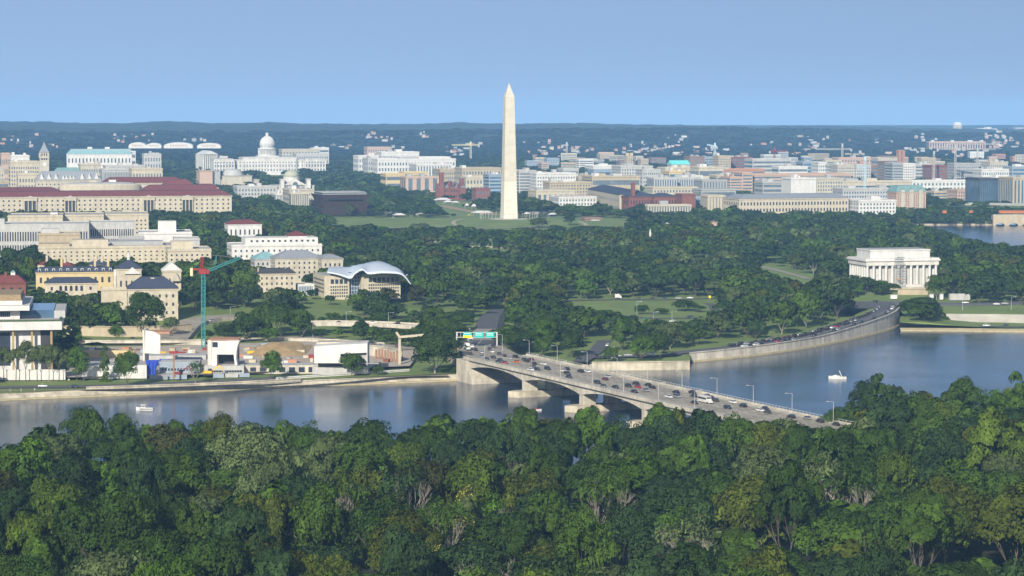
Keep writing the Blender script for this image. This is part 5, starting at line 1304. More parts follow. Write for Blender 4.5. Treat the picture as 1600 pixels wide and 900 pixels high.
# long white arched block with teal roofs, far left; courthouse temple
o, w_, h = bld('long white building with arched openings and pale teal roofs behind the clock tower', 104, 206, 240.5, 256, 5300, 70, 'white', ('p', 18, 2, .35, .5), ('hip', 'teal', 234.5, .8), name='senate_building', rot=8)
MB().box(w_ * .06, 20, h + 1, w_ * .98, 60, h + 9).build('upper_storey', 'white', o); MB().box(w_ * .05, 19, h + 9.01, w_ * .99, 61, h + 10).build('upper_roof', 'teal', o)
for u in (.35, .62): MB().box(u * w_ - 5, 30, h + 10.01, u * w_ + 5, 42, h + 14).build('penthouse', 'white', o)
x, y, w_, zt = front(318, 340, 244, 5650, 24); zb = gz(x, y); o = thing('courthouse_temple', 'small white temple-fronted courthouse with a pediment left of the capitol', 'courthouse', (x, y, zb), R(24)); zz = lambda py: ZY(py, 5650) - zb
MB().box(0, 3, 0, w_, 60, zz(241)).build('hall', 'marble', o); MB().gable(-.8, -1, w_ + .8, 60, zz(241) + .01, zz(235.5) - zz(241), 'y').build('roof', 'white', o)
for i in range(8): MB().lathe(1 + i * (w_ - 2) / 7, .5, [(.95, 0), (.85, zz(241) - .01)], 8).build('column', 'white', o)
MB().box(w_ + .05, 8, 0, w_ + 26, 50, zz(244)).build('wing', 'marble', o); keepbox(312, 355, 234, 252, 5650)
for a, b, yt, lab in [(201, 228, 222.5, 'far white vaulted roof hall, leftmost of three'), (228, 252, 223.5, 'long low pale vaulted hall, middle of the three far ones'), (256, 301, 222.5, 'far white vaulted roof hall, largest of three'), (308, 345, 223.5, 'round arched white roof hall left of the capitol dome')]:
    p0, p1 = AT(a, yt, 6800), AT(b, yt, 6800); zb = ZY(230, 6800); hw_ = (p1.x - p0.x) / 2; ht = p0.z - zb
    o = thing('vaulted_hall', lab, 'hall', ((p0.x + p1.x) / 2, 6800, zb), R(5))
    MB().profile([(-hw_, -3)] + [(-hw_ * math.cos(math.pi * i / 16), ht * .25 + ht * .75 * math.sin(math.pi * i / 16)) for i in range(17)] + [(hw_, -3)], 0, 70).build('vault', 'white', o)
    wins(o, 'f', -hw_ * .6, hw_ * .6, ht * .1, ht * .6, 7, 1, hw_ * .1, ht * .4, m='pink')
    keepbox(a, b, yt, 229, 6800)
# aqua scaffold roof, tan church tower, twin red towers
o, w_, h = bld('aqua green scaffold roof over a pale block', 1050, 1078, 257, 262, 4800, 30, 'paleg', ('b', 2), ('gable', 'aqua', 250.5, 'x'), name='scaffolded_building')
def tower(label, x0, x1, yt, yb, Y, m, cap, name='tower_building'):
    return bld(label, x0, x1, yt, yb, Y, 18, m, ('p', 3, 7, .4, .5), cap, name=name, side=False)
o, w_, h = tower('tan twin-topped church tower in the far quarter right of the obelisk', 979, 989, 244, 258, 5500, 'tan', ('flat', 'flat'), 'church_tower')
for u in (.0, .62): MB().box(u * w_, 0, h + 1.6, u * w_ + w_ * .38, 8, h + 7).build('turret', 'yellow', o)
tower('left one of the red twin towers in the far quarter', 1405, 1408.5, 236, 248, 5900, 'terracotta', ('hip', 'terracotta', 234, 0), 'church_tower')
tower('right one of the red twin towers in the far quarter', 1410.5, 1414, 236, 248, 5900, 'terracotta', ('hip', 'terracotta', 234, 0), 'church_tower')
tower('pale water-tower-like tower standing alone on the skyline', 1491.5, 1502.5, 195, 203, 11300, 'cream', ('hip', 'white', 191, .5), 'skyline_tower')
bld('long pinkish apartment block on the far hillside below the skyline tower', 1452, 1540, 222, 232, 8200, 40, 'pink', ('v', 22), FP, name='apartment_block', rot=4, ph=((.05, .1, .2, 6, 'white'), (.4, .45, .2, 6, 'white'), (.7, .78, .2, 6, 'white'), (.92, .97, .2, 6, 'white')))
for i, (a, b, t_, lab) in enumerate([(1525, 1533, 201.5, 'leftmost white block of the skyline cluster right of the pale tower'), (1535, 1541, 201, 'second white block of the skyline cluster'), (1542, 1549, 199.5, 'tallest white block of the skyline cluster'), (1550, 1558, 202, 'last white block of the skyline cluster'), (1588, 1600, 200, 'grey block on the skyline at the right edge')]):
    bld(lab, a, b, t_, 205, 11300, 30, 'white' if i < 4 else 'grey', ('p', 4, 6, .4, .5), FP, name='skyline_block')
# elevated highway and stone bridge at the basin
hv = thing('highway_viaduct', 'pale elevated highway on piers above the far bank of the basin', 'viaduct', (0, 0, 0)); vp = resample([AT(a, b, Y_) for a, b, Y_ in ((1474, 317.5, 3700), (1530, 317.5, 3650), (1640, 319.5, 3500))], 40); Nn = normals(vp)
MB().grid([[(p.x + n.x * q, p.y + n.y * q, p.z + d) for q, d in ((-8, -2.4), (-8, 1), (-7.5, 1), (-7.5, 0), (8, 0), (8, -2.4), (-8, -2.4))] for p, n in zip(vp, Nn)]).build('deck', 'paleg', hv)
for p in vp[::2]: MB().box(p.x - 1.5, p.y - 5, 5, p.x + 1.5, p.y + 5, p.z - 2.41).build('pier', 'concrete', hv)
keepbox(1476, 1610, 313, 324, 3600)
b0, b1 = AT(1552, 344, 3225), AT(1650, 344, 3225); zt = ZY(336.5, 3225); sb = thing('stone_bridge', 'low tan stone bridge with shallow arches at the far end of the basin', 'bridge', (b0.x, 3225, 1), 0); ln_ = b1.x - b0.x; zt -= 1
prof = [(0, 0)]
for k in range(5):
    c = 9 + k * 17
    prof += [(c - 6 * math.cos(math.pi * i / 10), 3.6 * math.sin(math.pi * i / 10)) for i in range(11)]
prof += [(ln_, 0), (ln_, zt), (0, zt)]
MB().profile(prof, 0, 14).build('arches', 'tan', sb); MB().box(0, -.3, zt + .002, ln_, .3, zt + 1.1).build('parapet', 'concrete', sb); keepbox(1552, 1610, 334, 351, 3225)
bb = resample([G(x_, 351.9, 1.5) for x_ in (1405, 1470, 1520, 1560, 1700)], 20)
struct(MB().grid([[(p.x, p.y + 1, 3.9), (p.x, p.y + 26, 8.4)] for p in bb]).build('grass_bank', 'grass'))
tag(wall_strip([G(x_, 351.8, 1.5) for x_ in (1420, 1470, 1520, 1552)], 1, 4.0, 1.5).build('basin_wall', 'tan'), 'low tan wall along the far bank of the basin', 'wall')
for a, b, lab in ((1473, 1479, 'small orange roof shed by the far bank of the basin, alone'), (1515, 1520, 'narrow orange shed among the trees by the basin'), (1560, 1600, 'long orange barrier boxes above the stone bridge')):
    p0, p1 = AT(a, 332, 3300), AT(b, 332, 3300); o = MB().box(0, 0, 0, p1.x - p0.x, 5, 2.6).gable(-.3, -.3, p1.x - p0.x + .3, 5.3, 2.61, 1.0).build('orange_shed', 'orange', None, (p0.x, 3300, p0.z - 1)); tag(o, lab, 'shed'); keepbox(a, b, 329, 335, 3300)
# far tower cranes
def tcrane(label, px, yb, yt, Y, j0, j1, jy, m, tilt=0):
    b = AT(px, yb, Y); zb = b.z; o = thing('tower_crane', label, 'crane', (b.x, Y, zb)); h = ZY(yt, Y) - zb; s = Y / 4000
    lattice(MB(), (0, 0, -12), (0, 0, h), 2.4 * s, 12, .28 * s).build('mast', m, o)
    lattice(MB(), ((AT(j0, jy, Y).x - b.x), 0, ZY(jy, Y) - zb), ((AT(j1, jy - tilt, Y).x - b.x), 0, ZY(jy - tilt, Y) - zb), 1.9 * s, 14, .26 * s).build('jib', m, o)
    MB().box(-1.2 * s, -1.2 * s, h, 1.2 * s, 1.2 * s, h + 5 * s).build('tower_head', m, o)
    e = AT(j0, jy, Y).x - b.x; MB().box(e - 1.5 * s, -1 * s, ZY(jy, Y) - zb - 3.5 * s, e + 1.5 * s, 1 * s, ZY(jy, Y) - zb + .2).build('counterweight', 'grey', o)
tcrane('pale green tower crane with a long level jib just left of the obelisk', 735.5, 240, 226, 6200, 748, 706, 226.5, 'craneyellow')
tcrane('small pale tower crane right of the obelisk in the far quarter', 885.5, 238, 227, 6500, 878, 888, 227, 'paleg')
tcrane('light blue tower crane with a luffing jib above the brown towers', 1117, 247, 228, 5400, 1120, 1105, 229, 'craneblue', 3)
tcrane('red tower crane in the far quarter right of the brown towers', 1210, 247, 235, 5600, 1203, 1229, 236, 'red')
tcrane('white tower crane with a long level jib below the hill houses', 1316, 244, 229, 5800, 1330, 1275, 233, 'paleg')
tcrane('tall light blue tower crane standing in the blue glazed frame', 1351, 310, 250, 3640, 1340, 1353, 262, 'craneblue')
tcrane('white tower crane left of the tall pair at the red frame', 1459, 277, 241, 4600, 1455, 1490, 230, 'paleg')
tcrane('tallest white tower crane in front of the pinkish apartment block', 1492.5, 276, 231, 4600, 1480, 1559, 225, 'paleg')
tcrane('white tower crane behind with a long jib over the dark grey frame', 1527, 272, 237, 4900, 1465, 1556, 233, 'paleg')
# white festival tents and stalls round the lawn
def tent(px, py, Y, w_, h, label, m='white', name='tent'):
    b = AT(px, py, Y); b.z = gz(b.x, Y); o = thing(name, label, 'tent', b, R(ROT), 'white tents round the lawn')
    for a in (-w_ / 2 + .2, w_ / 2 - .2):
        for c in (.2, w_ * .6): MB().box(a - .12, c - .12, 0, a + .12, c + .12, h * .6).build('leg', 'paleg', o)
    MB().hip(-w_ / 2, 0, w_ / 2, w_ * .7, h * .6 + .01, h * .4, .1).build('canopy', m, o)
tents = [(687, 316, 18, 7), (694, 316, 24, 8), (701, 318, 14, 6), (712, 318, 12, 5), (668, 316, 10, 5), (730, 324, 6, 7), (741, 326, 7, 8), (752, 338, 22, 7), (762, 336, 14, 6), (820, 331, 16, 5), (828, 330, 12, 6), (834, 330, 14, 6), (848, 331, 12, 5), (838, 340, 18, 7), (857, 337, 12, 5), (865, 340, 12, 5), (625, 340, 16, 6), (660, 336, 12, 5), (648, 338, 10, 4), (610, 334, 12, 5), (830, 336, 10, 5), (843, 334, 10, 5), (824, 338, 8, 5)]
for i, (px, py, w_, h) in enumerate(tents):
    Y_ = (H - 9) * F / (py - 178.5) * .996
    side_ = 'left of the obelisk' if px < 785 else 'right of the obelisk'
    tent(px, py, Y_, w_, h, f'white festival tent at the edge of the lawn, {side_}', 'white')
keepbox(808, 868, 328, 343, 3300); keepbox(742, 766, 330, 342, 3250); keepbox(604, 640, 332, 342, 3300)
o, w_, h = bld('dark stage pavilion with a black roof at the right edge of the lawn', 914, 940, 341, 346, 3130, 20, 'brown', None, ('flat', 'black'), name='stage_pavilion')
MB().box(w_ * .35, -2, 0, w_ * .85, -.2, h * .45).build('stage_front', 'paleg', o)
bld('little white house half hidden in the park trees right of the lawn', 1040, 1046, 350, 356, 2900, 8, 'white', None, ('hip', 'paleg', 347.5), name='kiosk')
bld('small brown roofed kiosk in the park trees below the engraving works', 1112, 1121, 347, 354, 2960, 8, 'pink', None, ('hip', 'brown', 344.5), name='kiosk')
o = thing('statue_column', 'slim white statue column rising from the park treetops', 'monument', (0, 0, 0)); b = AT(1016, 376, 2560); o.location = (b.x, 2560, 6)
MB().box(-2.2, -2.2, 0, 2.2, 2.2, b.z - 6).build('base', 'marble', o); MB().lathe(0, 0, [(1.0, b.z - 6), (.9, b.z), (1.3, b.z + .3), (.6, b.z + 4), (.2, b.z + 6)], 8).build('figure', 'white', o); keepbox(1012, 1019, 364, 378, 2560)
# far city blocks beyond the named ones
r_ = random.Random(33); CM = ('white', 'paleg', 'limestone', 'pink', 'tan', 'terracotta', 'grey', 'cream', 'brown', 'blueg')
for i in range(95):
    px = r_.choice((r_.uniform(930, 1320), r_.uniform(1180, 1600), r_.uniform(820, 1000))); Y_ = r_.uniform(5400, 6900); wpx = r_.uniform(9, 26); hh = r_.uniform(12, 26); z_ = gz(0, Y_)
    yt = PX((0, Y_, z_ + hh))[1]; yb = PX((0, Y_, z_))[1]
    if any(k[1] > 4400 and k[2] < px + wpx * .7 and px + wpx * .3 < k[3] and k[4] < yt + 3 and yb - 5 < k[5] and k[1] < Y_ + 900 and k[3] - k[2] < 80 for k in KEEP): continue
    if infoot(AT(px, yt, Y_).x, Y_): continue
    m_ = r_.choice(CM); dsc = {'white': 'white', 'paleg': 'pale grey', 'limestone': 'beige', 'pink': 'pinkish', 'tan': 'tan', 'terracotta': 'reddish', 'grey': 'grey', 'cream': 'cream', 'brown': 'brown', 'blueg': 'blue-grey'}[m_]
    o, w_, h = bld(f"{dsc} block in the far city {'near the obelisk' if px < 1000 else ('behind the brown towers' if px < 1250 else 'behind the tower cranes')}", px, px + wpx, yt, yt + (yb - yt) * .6, Y_, r_.uniform(18, 34), m_, r_.choice((('b', 4), ('p', max(3, int(wpx / 2.6)), 4, .45, .5), ('b', 5))), r_.choice((('flat', 'flat'), ('flat', 'paleg'), ('flat', 'white'))), name='city_block', rot=ROT + r_.choice((0, 0, -12, 20)), win='greyglass')
    o['group'] = 'far city blocks'
# far suburb: single houses on the flats and hillsides
bands = [(0, 380, 210, 232, 70), (380, 780, 210, 240, 70), (810, 1000, 222, 250, 80), (990, 1300, 212, 244, 120), (1300, 1600, 212, 246, 90), (1540, 1600, 205, 240, 30)]
hm = [('limestone', 'flat'), ('white', 'paleg'), ('pink', 'terracotta'), ('cream', 'flat'), ('terracotta', 'brown'), ('paleg', 'tarnish'), ('tan', 'brown'), ('paleg', 'flat'), ('pink', 'flat')]
r_ = random.Random(21)
desc = {'white': 'white', 'pink': 'pink', 'cream': 'cream', 'terracotta': 'red brick', 'paleg': 'pale grey', 'tan': 'tan', 'limestone': 'beige'}
for a, b, y0, y1, n in bands:
    cen = [(r_.uniform(a, b), y0 + (y1 - y0) * r_.random() ** .7) for _ in range(max(4, n // 5))]
    for i in range(n):
        c_ = cen[i % len(cen)]; px = r_.gauss(c_[0], 13); py = r_.gauss(c_[1], 2.4)
        if any(k[2] - 1 < px < k[3] + 1 and k[4] - 1 < py < k[5] + 1 for k in KEEP): continue
        # distance where the ground is seen at that row
        Yd = 5000
        while Yd < 11500:
            z = hillz(AT(px, py, Yd).x, Yd) if Yd > 7300 else gz(0, Yd)
            if AT(px, py, Yd).z <= z + 4: break
            Yd += 60
        if Yd >= 11500: continue
        m, rf = r_.choice(hm); P = AT(px, py, Yd); zb = z; W_ = r_.choice((5, 6, 7, 8, 10, 13, 20)); D_ = 8; h = r_.uniform(4, 7.5)
        lr = 'left of the obelisk' if px < 790 else ('right of the obelisk' if px < 1150 else 'far right of the obelisk')
        o = thing('far_house', f"{desc[m]} house among distant trees {'on the hillside' if Yd > 7600 else 'below the hills'}, {lr}", 'house', (P.x, Yd, zb - 1), R(ROT + r_.uniform(-20, 20)), 'houses of the far suburb')
        MB().box(-W_ / 2, 0, -6, W_ / 2, D_, h + 1).build('wall', m, o)
        (MB().gable(-W_ / 2 - .4, -.4, W_ / 2 + .4, D_ + .4, h + 1.01, 3.5) if W_ < 18 else MB().box(-W_ / 2 + .5, .5, h + 1.002, W_ / 2 - .5, D_ - .5, h + 2)).build('roof', rf, o)
        keepbox(px - W_ / 2 * F / Yd, px + W_ / 2 * F / Yd, py - h * F / Yd, py, Yd); foot(P.x - W_ / 2, Yd, 0, W_, D_, 4)
flush_wins()
# ------------------------------------------------------------------ trees
nprng = np.random.default_rng(11)
def crown_arrays(seed, nlobe, nleaf, leaf, squash=.8, rag=.25, lo=-.55, shape='round'):
    """unit crown (radius about 1, centre at 0): leaf-shaped quads in clumps on lobes. returns verts (n,4,3) and a tint (n,)"""
    r = np.random.default_rng(seed)
    u = r.normal(size=(nlobe, 3)); u /= np.linalg.norm(u, axis=1)[:, None]
    u[:, 2] = np.where(u[:, 2] < lo, -u[:, 2], u[:, 2])
    rad = r.uniform(.45, .80, nlobe)
    if shape == 'cone':
        t = r.random(nlobe) ** .8; rad = (1 - t) * .75 + .05
        c = np.stack([u[:, 0] * rad, u[:, 1] * rad, -1 + 2.2 * t], 1); lr = .22 + .22 * (1 - t)
    elif shape == 'column':
        t = r.random(nlobe); rad = .33 * np.sin(np.pi * (t * .8 + .15)) + .08
        c = np.stack([u[:, 0] * rad, u[:, 1] * rad, -1.1 + 2.4 * t], 1); lr = r.uniform(.2, .38, nlobe)
    elif shape == 'spread':
        c = u * np.array([.85, .85, .5]) * rad[:, None] * 1.15; c[:, 2] += .15; lr = r.uniform(.24, .42, nlobe)
    else:
        c = u * rad[:, None]; lr = r.uniform(.28, .50, nlobe)
    c[:, 2] *= squash
    w = lr ** 2; k = r.choice(nlobe, nleaf, p=w / w.sum())
    # sub-clumps on every lobe
    nsub = 9
    su = r.normal(size=(nlobe, nsub, 3)); su /= np.linalg.norm(su, axis=2)[:, :, None]; su[:, :, 2] = np.where(su[:, :, 2] < -.35, -su[:, :, 2], su[:, :, 2])
    sub = r.integers(0, nsub, nleaf)
    d = r.normal(size=(nleaf, 3)); d /= np.linalg.norm(d, axis=1)[:, None]; out_ = (d * su[k, sub]).sum(1) < -.15; d[out_] *= -1; d[:, 2] = np.where(d[:, 2] < -.45, -d[:, 2], d[:, 2])
    sr = r.uniform(.34, .58, (nlobe, nsub)); ro = r.uniform(.60, .95, (nlobe, nsub))
    p = c[k] + (su[k, sub] * ro[k, sub][:, None] + d * (sr[k, sub] * (1 - rag * r.random(nleaf) ** 2 + .12 * r.random(nleaf)))[:, None]) * lr[k][:, None] * np.array([1, 1, .8])
    nrm = d + np.array([0, 0, .3]) + su[k, sub] * .3 + r.normal(size=(nleaf, 3)) * .30; nrm /= np.linalg.norm(nrm, axis=1)[:, None]
    a = np.cross(nrm, r.normal(size=(nleaf, 3))); a /= np.linalg.norm(a, axis=1)[:, None]; b = np.cross(nrm, a)
    s = leaf * r.uniform(.6, 1.35, nleaf)
    a *= s[:, None]; b *= (s * r.uniform(.45, .8, nleaf))[:, None]
    v = np.stack([p - a, p - b - a * .15, p + a * 1.1, p + b - a * .15], 1)
    v[:, 0] -= nrm * (s * .25)[:, None]; v[:, 2] -= nrm * (s * .35)[:, None]
    cl = r.uniform(.8, 1.2, (nlobe, nsub)) * r.uniform(.72, 1.28, (nlobe, 1))
    return v.astype(np.float32), (cl[k, sub] * r.uniform(.85, 1.15, nleaf)).astype(np.float32)
def mesh_from_quads(name, v, tint, m):
    """v (n,4,3), tint (n,3)"""
    n = len(v); me = bpy.data.meshes.new(name)
    me.vertices.add(n * 4); me.vertices.foreach_set('co', v.reshape(-1).astype(np.float32))
    me.loops.add(n * 4); me.loops.foreach_set('vertex_index', np.arange(n * 4, dtype=np.int32))
    me.polygons.add(n); me.polygons.foreach_set('loop_start', np.arange(0, n * 4, 4, dtype=np.int32))
    me.materials.append(m)
    at = me.attributes.new('tint', 'FLOAT_COLOR', 'FACE')
    col = np.ones((n, 4), np.float32); col[:, :3] = tint; at.data.foreach_set('color', col.reshape(-1))
    me.update(calc_edges=True); return me
def trunk_mesh(seed, name, m, r0=.045, bare=False, hgt=1.0, fine=4):
    """trunk and limbs in crown units: base at z=-1.9"""
    r = random.Random(seed); mb = MB()
    base = Vector((0, 0, -2.2)); fork = Vector((r.uniform(-.08, .08), r.uniform(-.08, .08), -.75))
    mb.tube(base, fork, r0 * 1.5, r0, 7)
    def grow(p, d, ln, rad, lev):
        q = p + d * ln; mb.tube(p, q, rad, rad * (.5 if bare else .62), 5 if lev < 2 else 3)
        if lev == 0: return
        for _ in range((3 if fine > 3 else 2) if bare else 2):
            e = (d + Vector((r.uniform(-1, 1), r.uniform(-1, 1), r.uniform(-.3, .7))) * .62).normalized()
            grow(q if r.random() < .6 else p + d * ln * r.uniform(.5, .9), e, ln * r.uniform(.55, .8), rad * .6, lev - 1)
    for k in range(4):
        a = k * math.pi / 2 + r.uniform(-.5, .5)
        grow(fork, Vector((math.cos(a) * .6, math.sin(a) * .6, r.uniform(.6, 1.1))).normalized(), .55, r0 * .7, fine if bare else 2)
    me = mb.mesh(name, m); return me
G3 = lambda *a: np.array(a, np.float32)
VAR = []           # near crowns
specs = [(26, .85, 'round'), (34, .80, 'round'), (24, 1.0, 'round'), (32, .70, 'spread'), (38, .9, 'round'), (30, .78, 'spread'), (22, 1.1, 'round'), (16, .95, 'round'), (44, .85, 'round'), (14, 1.15, 'round'), (26, .62, 'spread'), (40, 1.0, 'round')]
for i, (nl, sq_, sh) in enumerate(specs):
    v, t = crown_arrays(100 + i, nl, 11500, (.040, .046, .037)[i % 3], sq_, shape=sh)
    VAR.append((mesh_from_quads('crown', v, t[:, None] * np.ones((1, 3)), LEAF), trunk_mesh(300 + i, 'trunk', M('paletrunk' if i == 4 else 'trunk'), .036)))
vc, tcn = crown_arrays(140, 30, 6000, .05, 1.0, shape='cone'); CONE = (mesh_from_quads('crown', vc, tcn[:, None] * np.ones((1, 3)), LEAF), trunk_mesh(340, 'trunk', M('trunk')))
vc, tcn = crown_arrays(141, 26, 5500, .055, 1.0, shape='column'); COLN = (mesh_from_quads('crown', vc, tcn[:, None] * np.ones((1, 3)), LEAF), trunk_mesh(341, 'trunk', M('paletrunk')))
vc, tcn = crown_arrays(142, 14, 1500, .045, .9, rag=.6); THIN = (mesh_from_quads('crown', vc, tcn[:, None] * np.ones((1, 3)), LEAF), trunk_mesh(342, 'trunk', M('paletrunk'), .04, True))
BARE = trunk_mesh(351, 'branches', M('paletrunk'), .020, True, fine=3); BARE2 = trunk_mesh(352, 'branches', mat('deadwood', (.16, .12, .10), var=.2), .018, True)
MID = []
for i, (nl, sq_, sh) in enumerate(specs[:6]):
    v, t = crown_arrays(200 + i, nl - 4, 2600, .095, sq_, shape=sh)
    MID.append((mesh_from_quads('crown', v, t[:, None] * np.ones((1, 3)), LEAF), VAR[i][1]))
FARV = [crown_arrays(400 + i, 16, 620, .17, specs[i][1], shape=specs[i][2]) for i in range(6)]
FAR2 = [crown_arrays(430 + i, 10, 130, .32, .75) for i in range(6)]
TONES = [('deep green', (.042, .078, .012)), ('dark bluish green', (.037, .068, .020)), ('mid green', (.062, .110, .014)), ('olive green', (.078, .100, .013)), ('grey green', (.098, .134, .045)), ('fresh green', (.072, .138, .014)), ('brownish green', (.066, .072, .018)), ('yellow green', (.094, .144, .016))]
TW = [.26, .2, .27, .08, .08, .07, .015, .025]
def tone(r, wts=TW):
    k = r.choices(range(len(TONES)), wts)[0]; n, c = TONES[k]; f = r.uniform(.76, 1.14); return n, tuple(v * f for v in c)
NTREE = 0
PROTO = {}
def tree(pos, rad, hgt, var, label, color, group, name='tree', rz=0.0, squash=None, kind='tree'):
    """tree with crown radius rad and full height hgt standing at pos"""
    t = bpy.data.objects.new(name, None); COL.objects.link(t); t.location = pos; t.rotation_euler = (0, 0, rz)
    t['label'] = label; t['category'] = 'tree'
    if group: t['group'] = group
    cm, tm = var
    ch = hgt * .5 * (squash or 1.02)      # half height of the crown
    cz = hgt - ch * .92
    c = link('crown', cm, t, (0, 0, cz)) if cm else None
    if c: kx = .86 + .28 * ((pos[0] * 7.31 + pos[1] * 3.17) % 1.0); c.scale = (rad * kx, rad * (2 - kx), ch / .9); c.color = (*color, 1)
    k = link('trunk' if cm else 'branches', tm, t, (0, 0, cz)); k.scale = (rad, rad, max(cz / 2.1, ch / .9 if cm else hgt * .45))
    return t
def hidden(px, w_, ytop, ybase, Y, yfrac=1.0):
    """does a tree seen over columns px+-w_ and rows ytop..ybase stand before something that must stay in view"""
    for poly, Yk, a, b, c, d in KEEP:
        if Yk <= Y or px + w_ < a or px - w_ > b or ybase < c or ytop > d: continue
        for fx in (-.9, -.45, 0, .45, .9):
            for fy in (.04, .3, .6, .85, 1.0):
                if fy < .25 and abs(fx) > .6: continue
                if inpoly(px + fx * w_, ytop + (ybase - ytop) * fy, poly): return True
    return False
def depth_hit(x, y): return infoot(x, y)
# --- the riverside wood in front
S = [(-100, 668), (0, 668), (12, 690), (40, 690), (55, 664), (110, 655), (200, 648), (240, 652), (300, 660), (400, 664), (480, 655), (510, 650), (540, 676), (600, 668), (640, 668), (665, 643), (720, 645), (760, 650), (850, 646), (900, 642), (980, 648), (1050, 641), (1100, 641), (1200, 650), (1280, 662), (1318, 634), (1350, 608), (1400, 606), (1425, 612), (1470, 622), (1520, 596), (1560, 602), (1600, 606), (1700, 604)]
LM = [(0, 'below the white concert hall'), (105, 'below the two cars on the parkway'), (190, 'below the cabin boat'), (290, 'below the thin embankment tree'), (360, 'below the middle white pavilion'), (440, 'below the earth mound'), (530, 'below the long white pavilion'), (600, 'below the rusty steel piles'), (655, 'below the huge bank tree'), (740, 'below the bridge abutment'), (820, 'below the first bridge pier'), (905, 'below the second bridge pier'), (1000, 'below the third bridge pier'), (1090, 'below the white bus'), (1190, 'where the bridge enters the wood'), (1300, 'below the last far-side lamp'), (1380, 'below the white motor cruiser'), (1440, 'below the lamp in the treetops'), (1520, 'under the river mouth of the basin'), (1600, 'at the picture edge')]
def lm(px): return min(LM, key=lambda a: abs(a[0] + 20 - px))[1]
def isl_edge(x):
    return lerp(ISL, x)
pts = []
r_ = random.Random(3)
cand = []
ex = -240.0
while ex < 330:
    yy = isl_edge(ex) - r_.uniform(9, 14); t_, o_ = BLOC(Vector((ex, yy, 0)))
    if not (-6 < o_ < BW + 6 and 100 < t_ < 356): cand.append((ex, yy, r_.uniform(7, 10)))
    ex += r_.uniform(11, 15)
for _ in range(12000):
    y = 610 + (1130 - 610) * r_.random(); x = r_.uniform(-.22 * y - 70, .22 * y + 110)
    if y > isl_edge(x) - 9: continue
    t_, o_ = BLOC(Vector((x, y, 0)))
    if -6 < o_ < BW + 6 and 100 < t_ < 356: continue
    cand.append((x, y, r_.uniform(7.0, 12.5)))
cell = {}
for x, y, rd in cand:
    ok = True
    for i in range(int(x // 25) - 1, int(x // 25) + 2):
        for j in range(int(y // 25) - 1, int(y // 25) + 2):
            for (a, b, q) in cell.get((i, j), ()):
                if (a - x) ** 2 + (b - y) ** 2 < ((rd + q) * .83) ** 2: ok = False; break
            if not ok: break
        if not ok: break
    if ok: cell.setdefault((int(x // 25), int(y // 25)), []).append((x, y, rd)); pts.append((x, y, rd))
pts.sort(key=lambda p: p[1])
WOOD = []
hz = {}
for x, y, rd in pts:
    px, pb = PX((x, y, 4)); d = y
    edge = isl_edge(x) - y
    lim = lerp(S, px) + r_.uniform(0, 5)
    for fx, fy, fr, fY in ((725, 838, 22, 745), (730, 776, 12, 790), (968, 862, 12, 720), (1012, 864, 10, 720), (1345, 842, 14, 720), (1195, 850, 12, 715), (1432, 845, 12, 725), (915, 880, 6, 690), (800, 718, 16, 880)):
        if y < fY and abs(px - fx) < rd * F / y * .8 + fr * .5: lim = max(lim, fy + 8)
    hmax = 4 - 4 + (AT(px, lim, y).z - 4)
    h = r_.choice((13, 16, 19, 21, 23, 25, 27)) * r_.uniform(.93, 1.07) * (.75 + .25 * rd / 9.5)
    if px > 1305 and edge < 30: h = r_.uniform(22, 30)
    h = min(h, hmax)
    if edge < 42 and hmax < 30 and r_.random() < .75: h = max(h, min(hmax, 26))
    if h < 7: continue
    rd = min(rd, h * .62)
    pt = PX((x, y, 4 + h))[1]; w_ = rd * F / y
    # how much of it shows above what stands in front
    cols = range(int((px - w_ * .8) // 8), int((px + w_ * .8) // 8) + 1)
    vis = 0
    for c_ in cols:
        u = (c_ * 8 + 4 - px) / w_; tp = pt + (1 - math.sqrt(max(0, 1 - u * u))) * rd * F / y * .8
        base = min(hz.get(c_, 905), 905)
        vis += max(0, base - tp)
        hz[c_] = min(base, tp)
    if not -60 < px < 1660: vis = 0
    WOOD.append([vis, x, y, rd, h, px, pt])
vis_sorted = sorted(WOOD, key=lambda a: -a[0])
keepn = set(id(a) for a in vis_sorted[:235] if a[0] > 60)
ranks = [(690, 'in the nearest rank'), (770, 'in the second rank from the bottom'), (860, 'in the middle of the wood'), (940, 'in the far half of the wood'), (2000, 'at the water edge of the wood')]
TL = {}
def tree_label(px, y, h, rd, tn, place, extra=()):
    place = place.replace("in the second rank from the bottom", "second rank").replace("in the nearest rank", "nearest rank").replace("in the middle of the wood", "mid wood").replace("in the far half of the wood", "far half of wood").replace("at the water edge of the wood", "wood edge by water")
    sz = 'tall' if h > 23 else ('low' if h < 14 else ('broad' if rd > 10 else 'round'))
    for lab in (f'{sz} {tn} tree {place}',) + tuple(f'{sz} {tn} tree {place}, {e}' for e in extra):
        if lab not in TL: TL[lab] = 1; return lab
    for o in ORD:
        lab = f'{o} {sz} {tn} tree {place}'
        if lab not in TL: TL[lab] = 1; return lab
    return lab
under = []
for a in sorted(WOOD, key=lambda a: a[5]):
    vis, x, y, rd, h, px, pt = a
    tn, col = tone(r_)
    if id(a) not in keepn: under.append((x, y, rd, h, col)); continue
    place = next(t for yy, t in ranks if y < yy) + ', ' + lm(px)
    lab = tree_label(px, y, h, rd, tn, place)
    q = r_.random()
    var = THIN if q < .05 else VAR[r_.randrange(12)]
    if px > 1300 and y > 1000: var = r_.choice((COLN, VAR[2], VAR[6], VAR[0])); 
    tree((x, y, 3.2), rd, h, var, lab, col, 'trees of the riverside wood', 'woodland_tree', r_.uniform(0, 6.28))
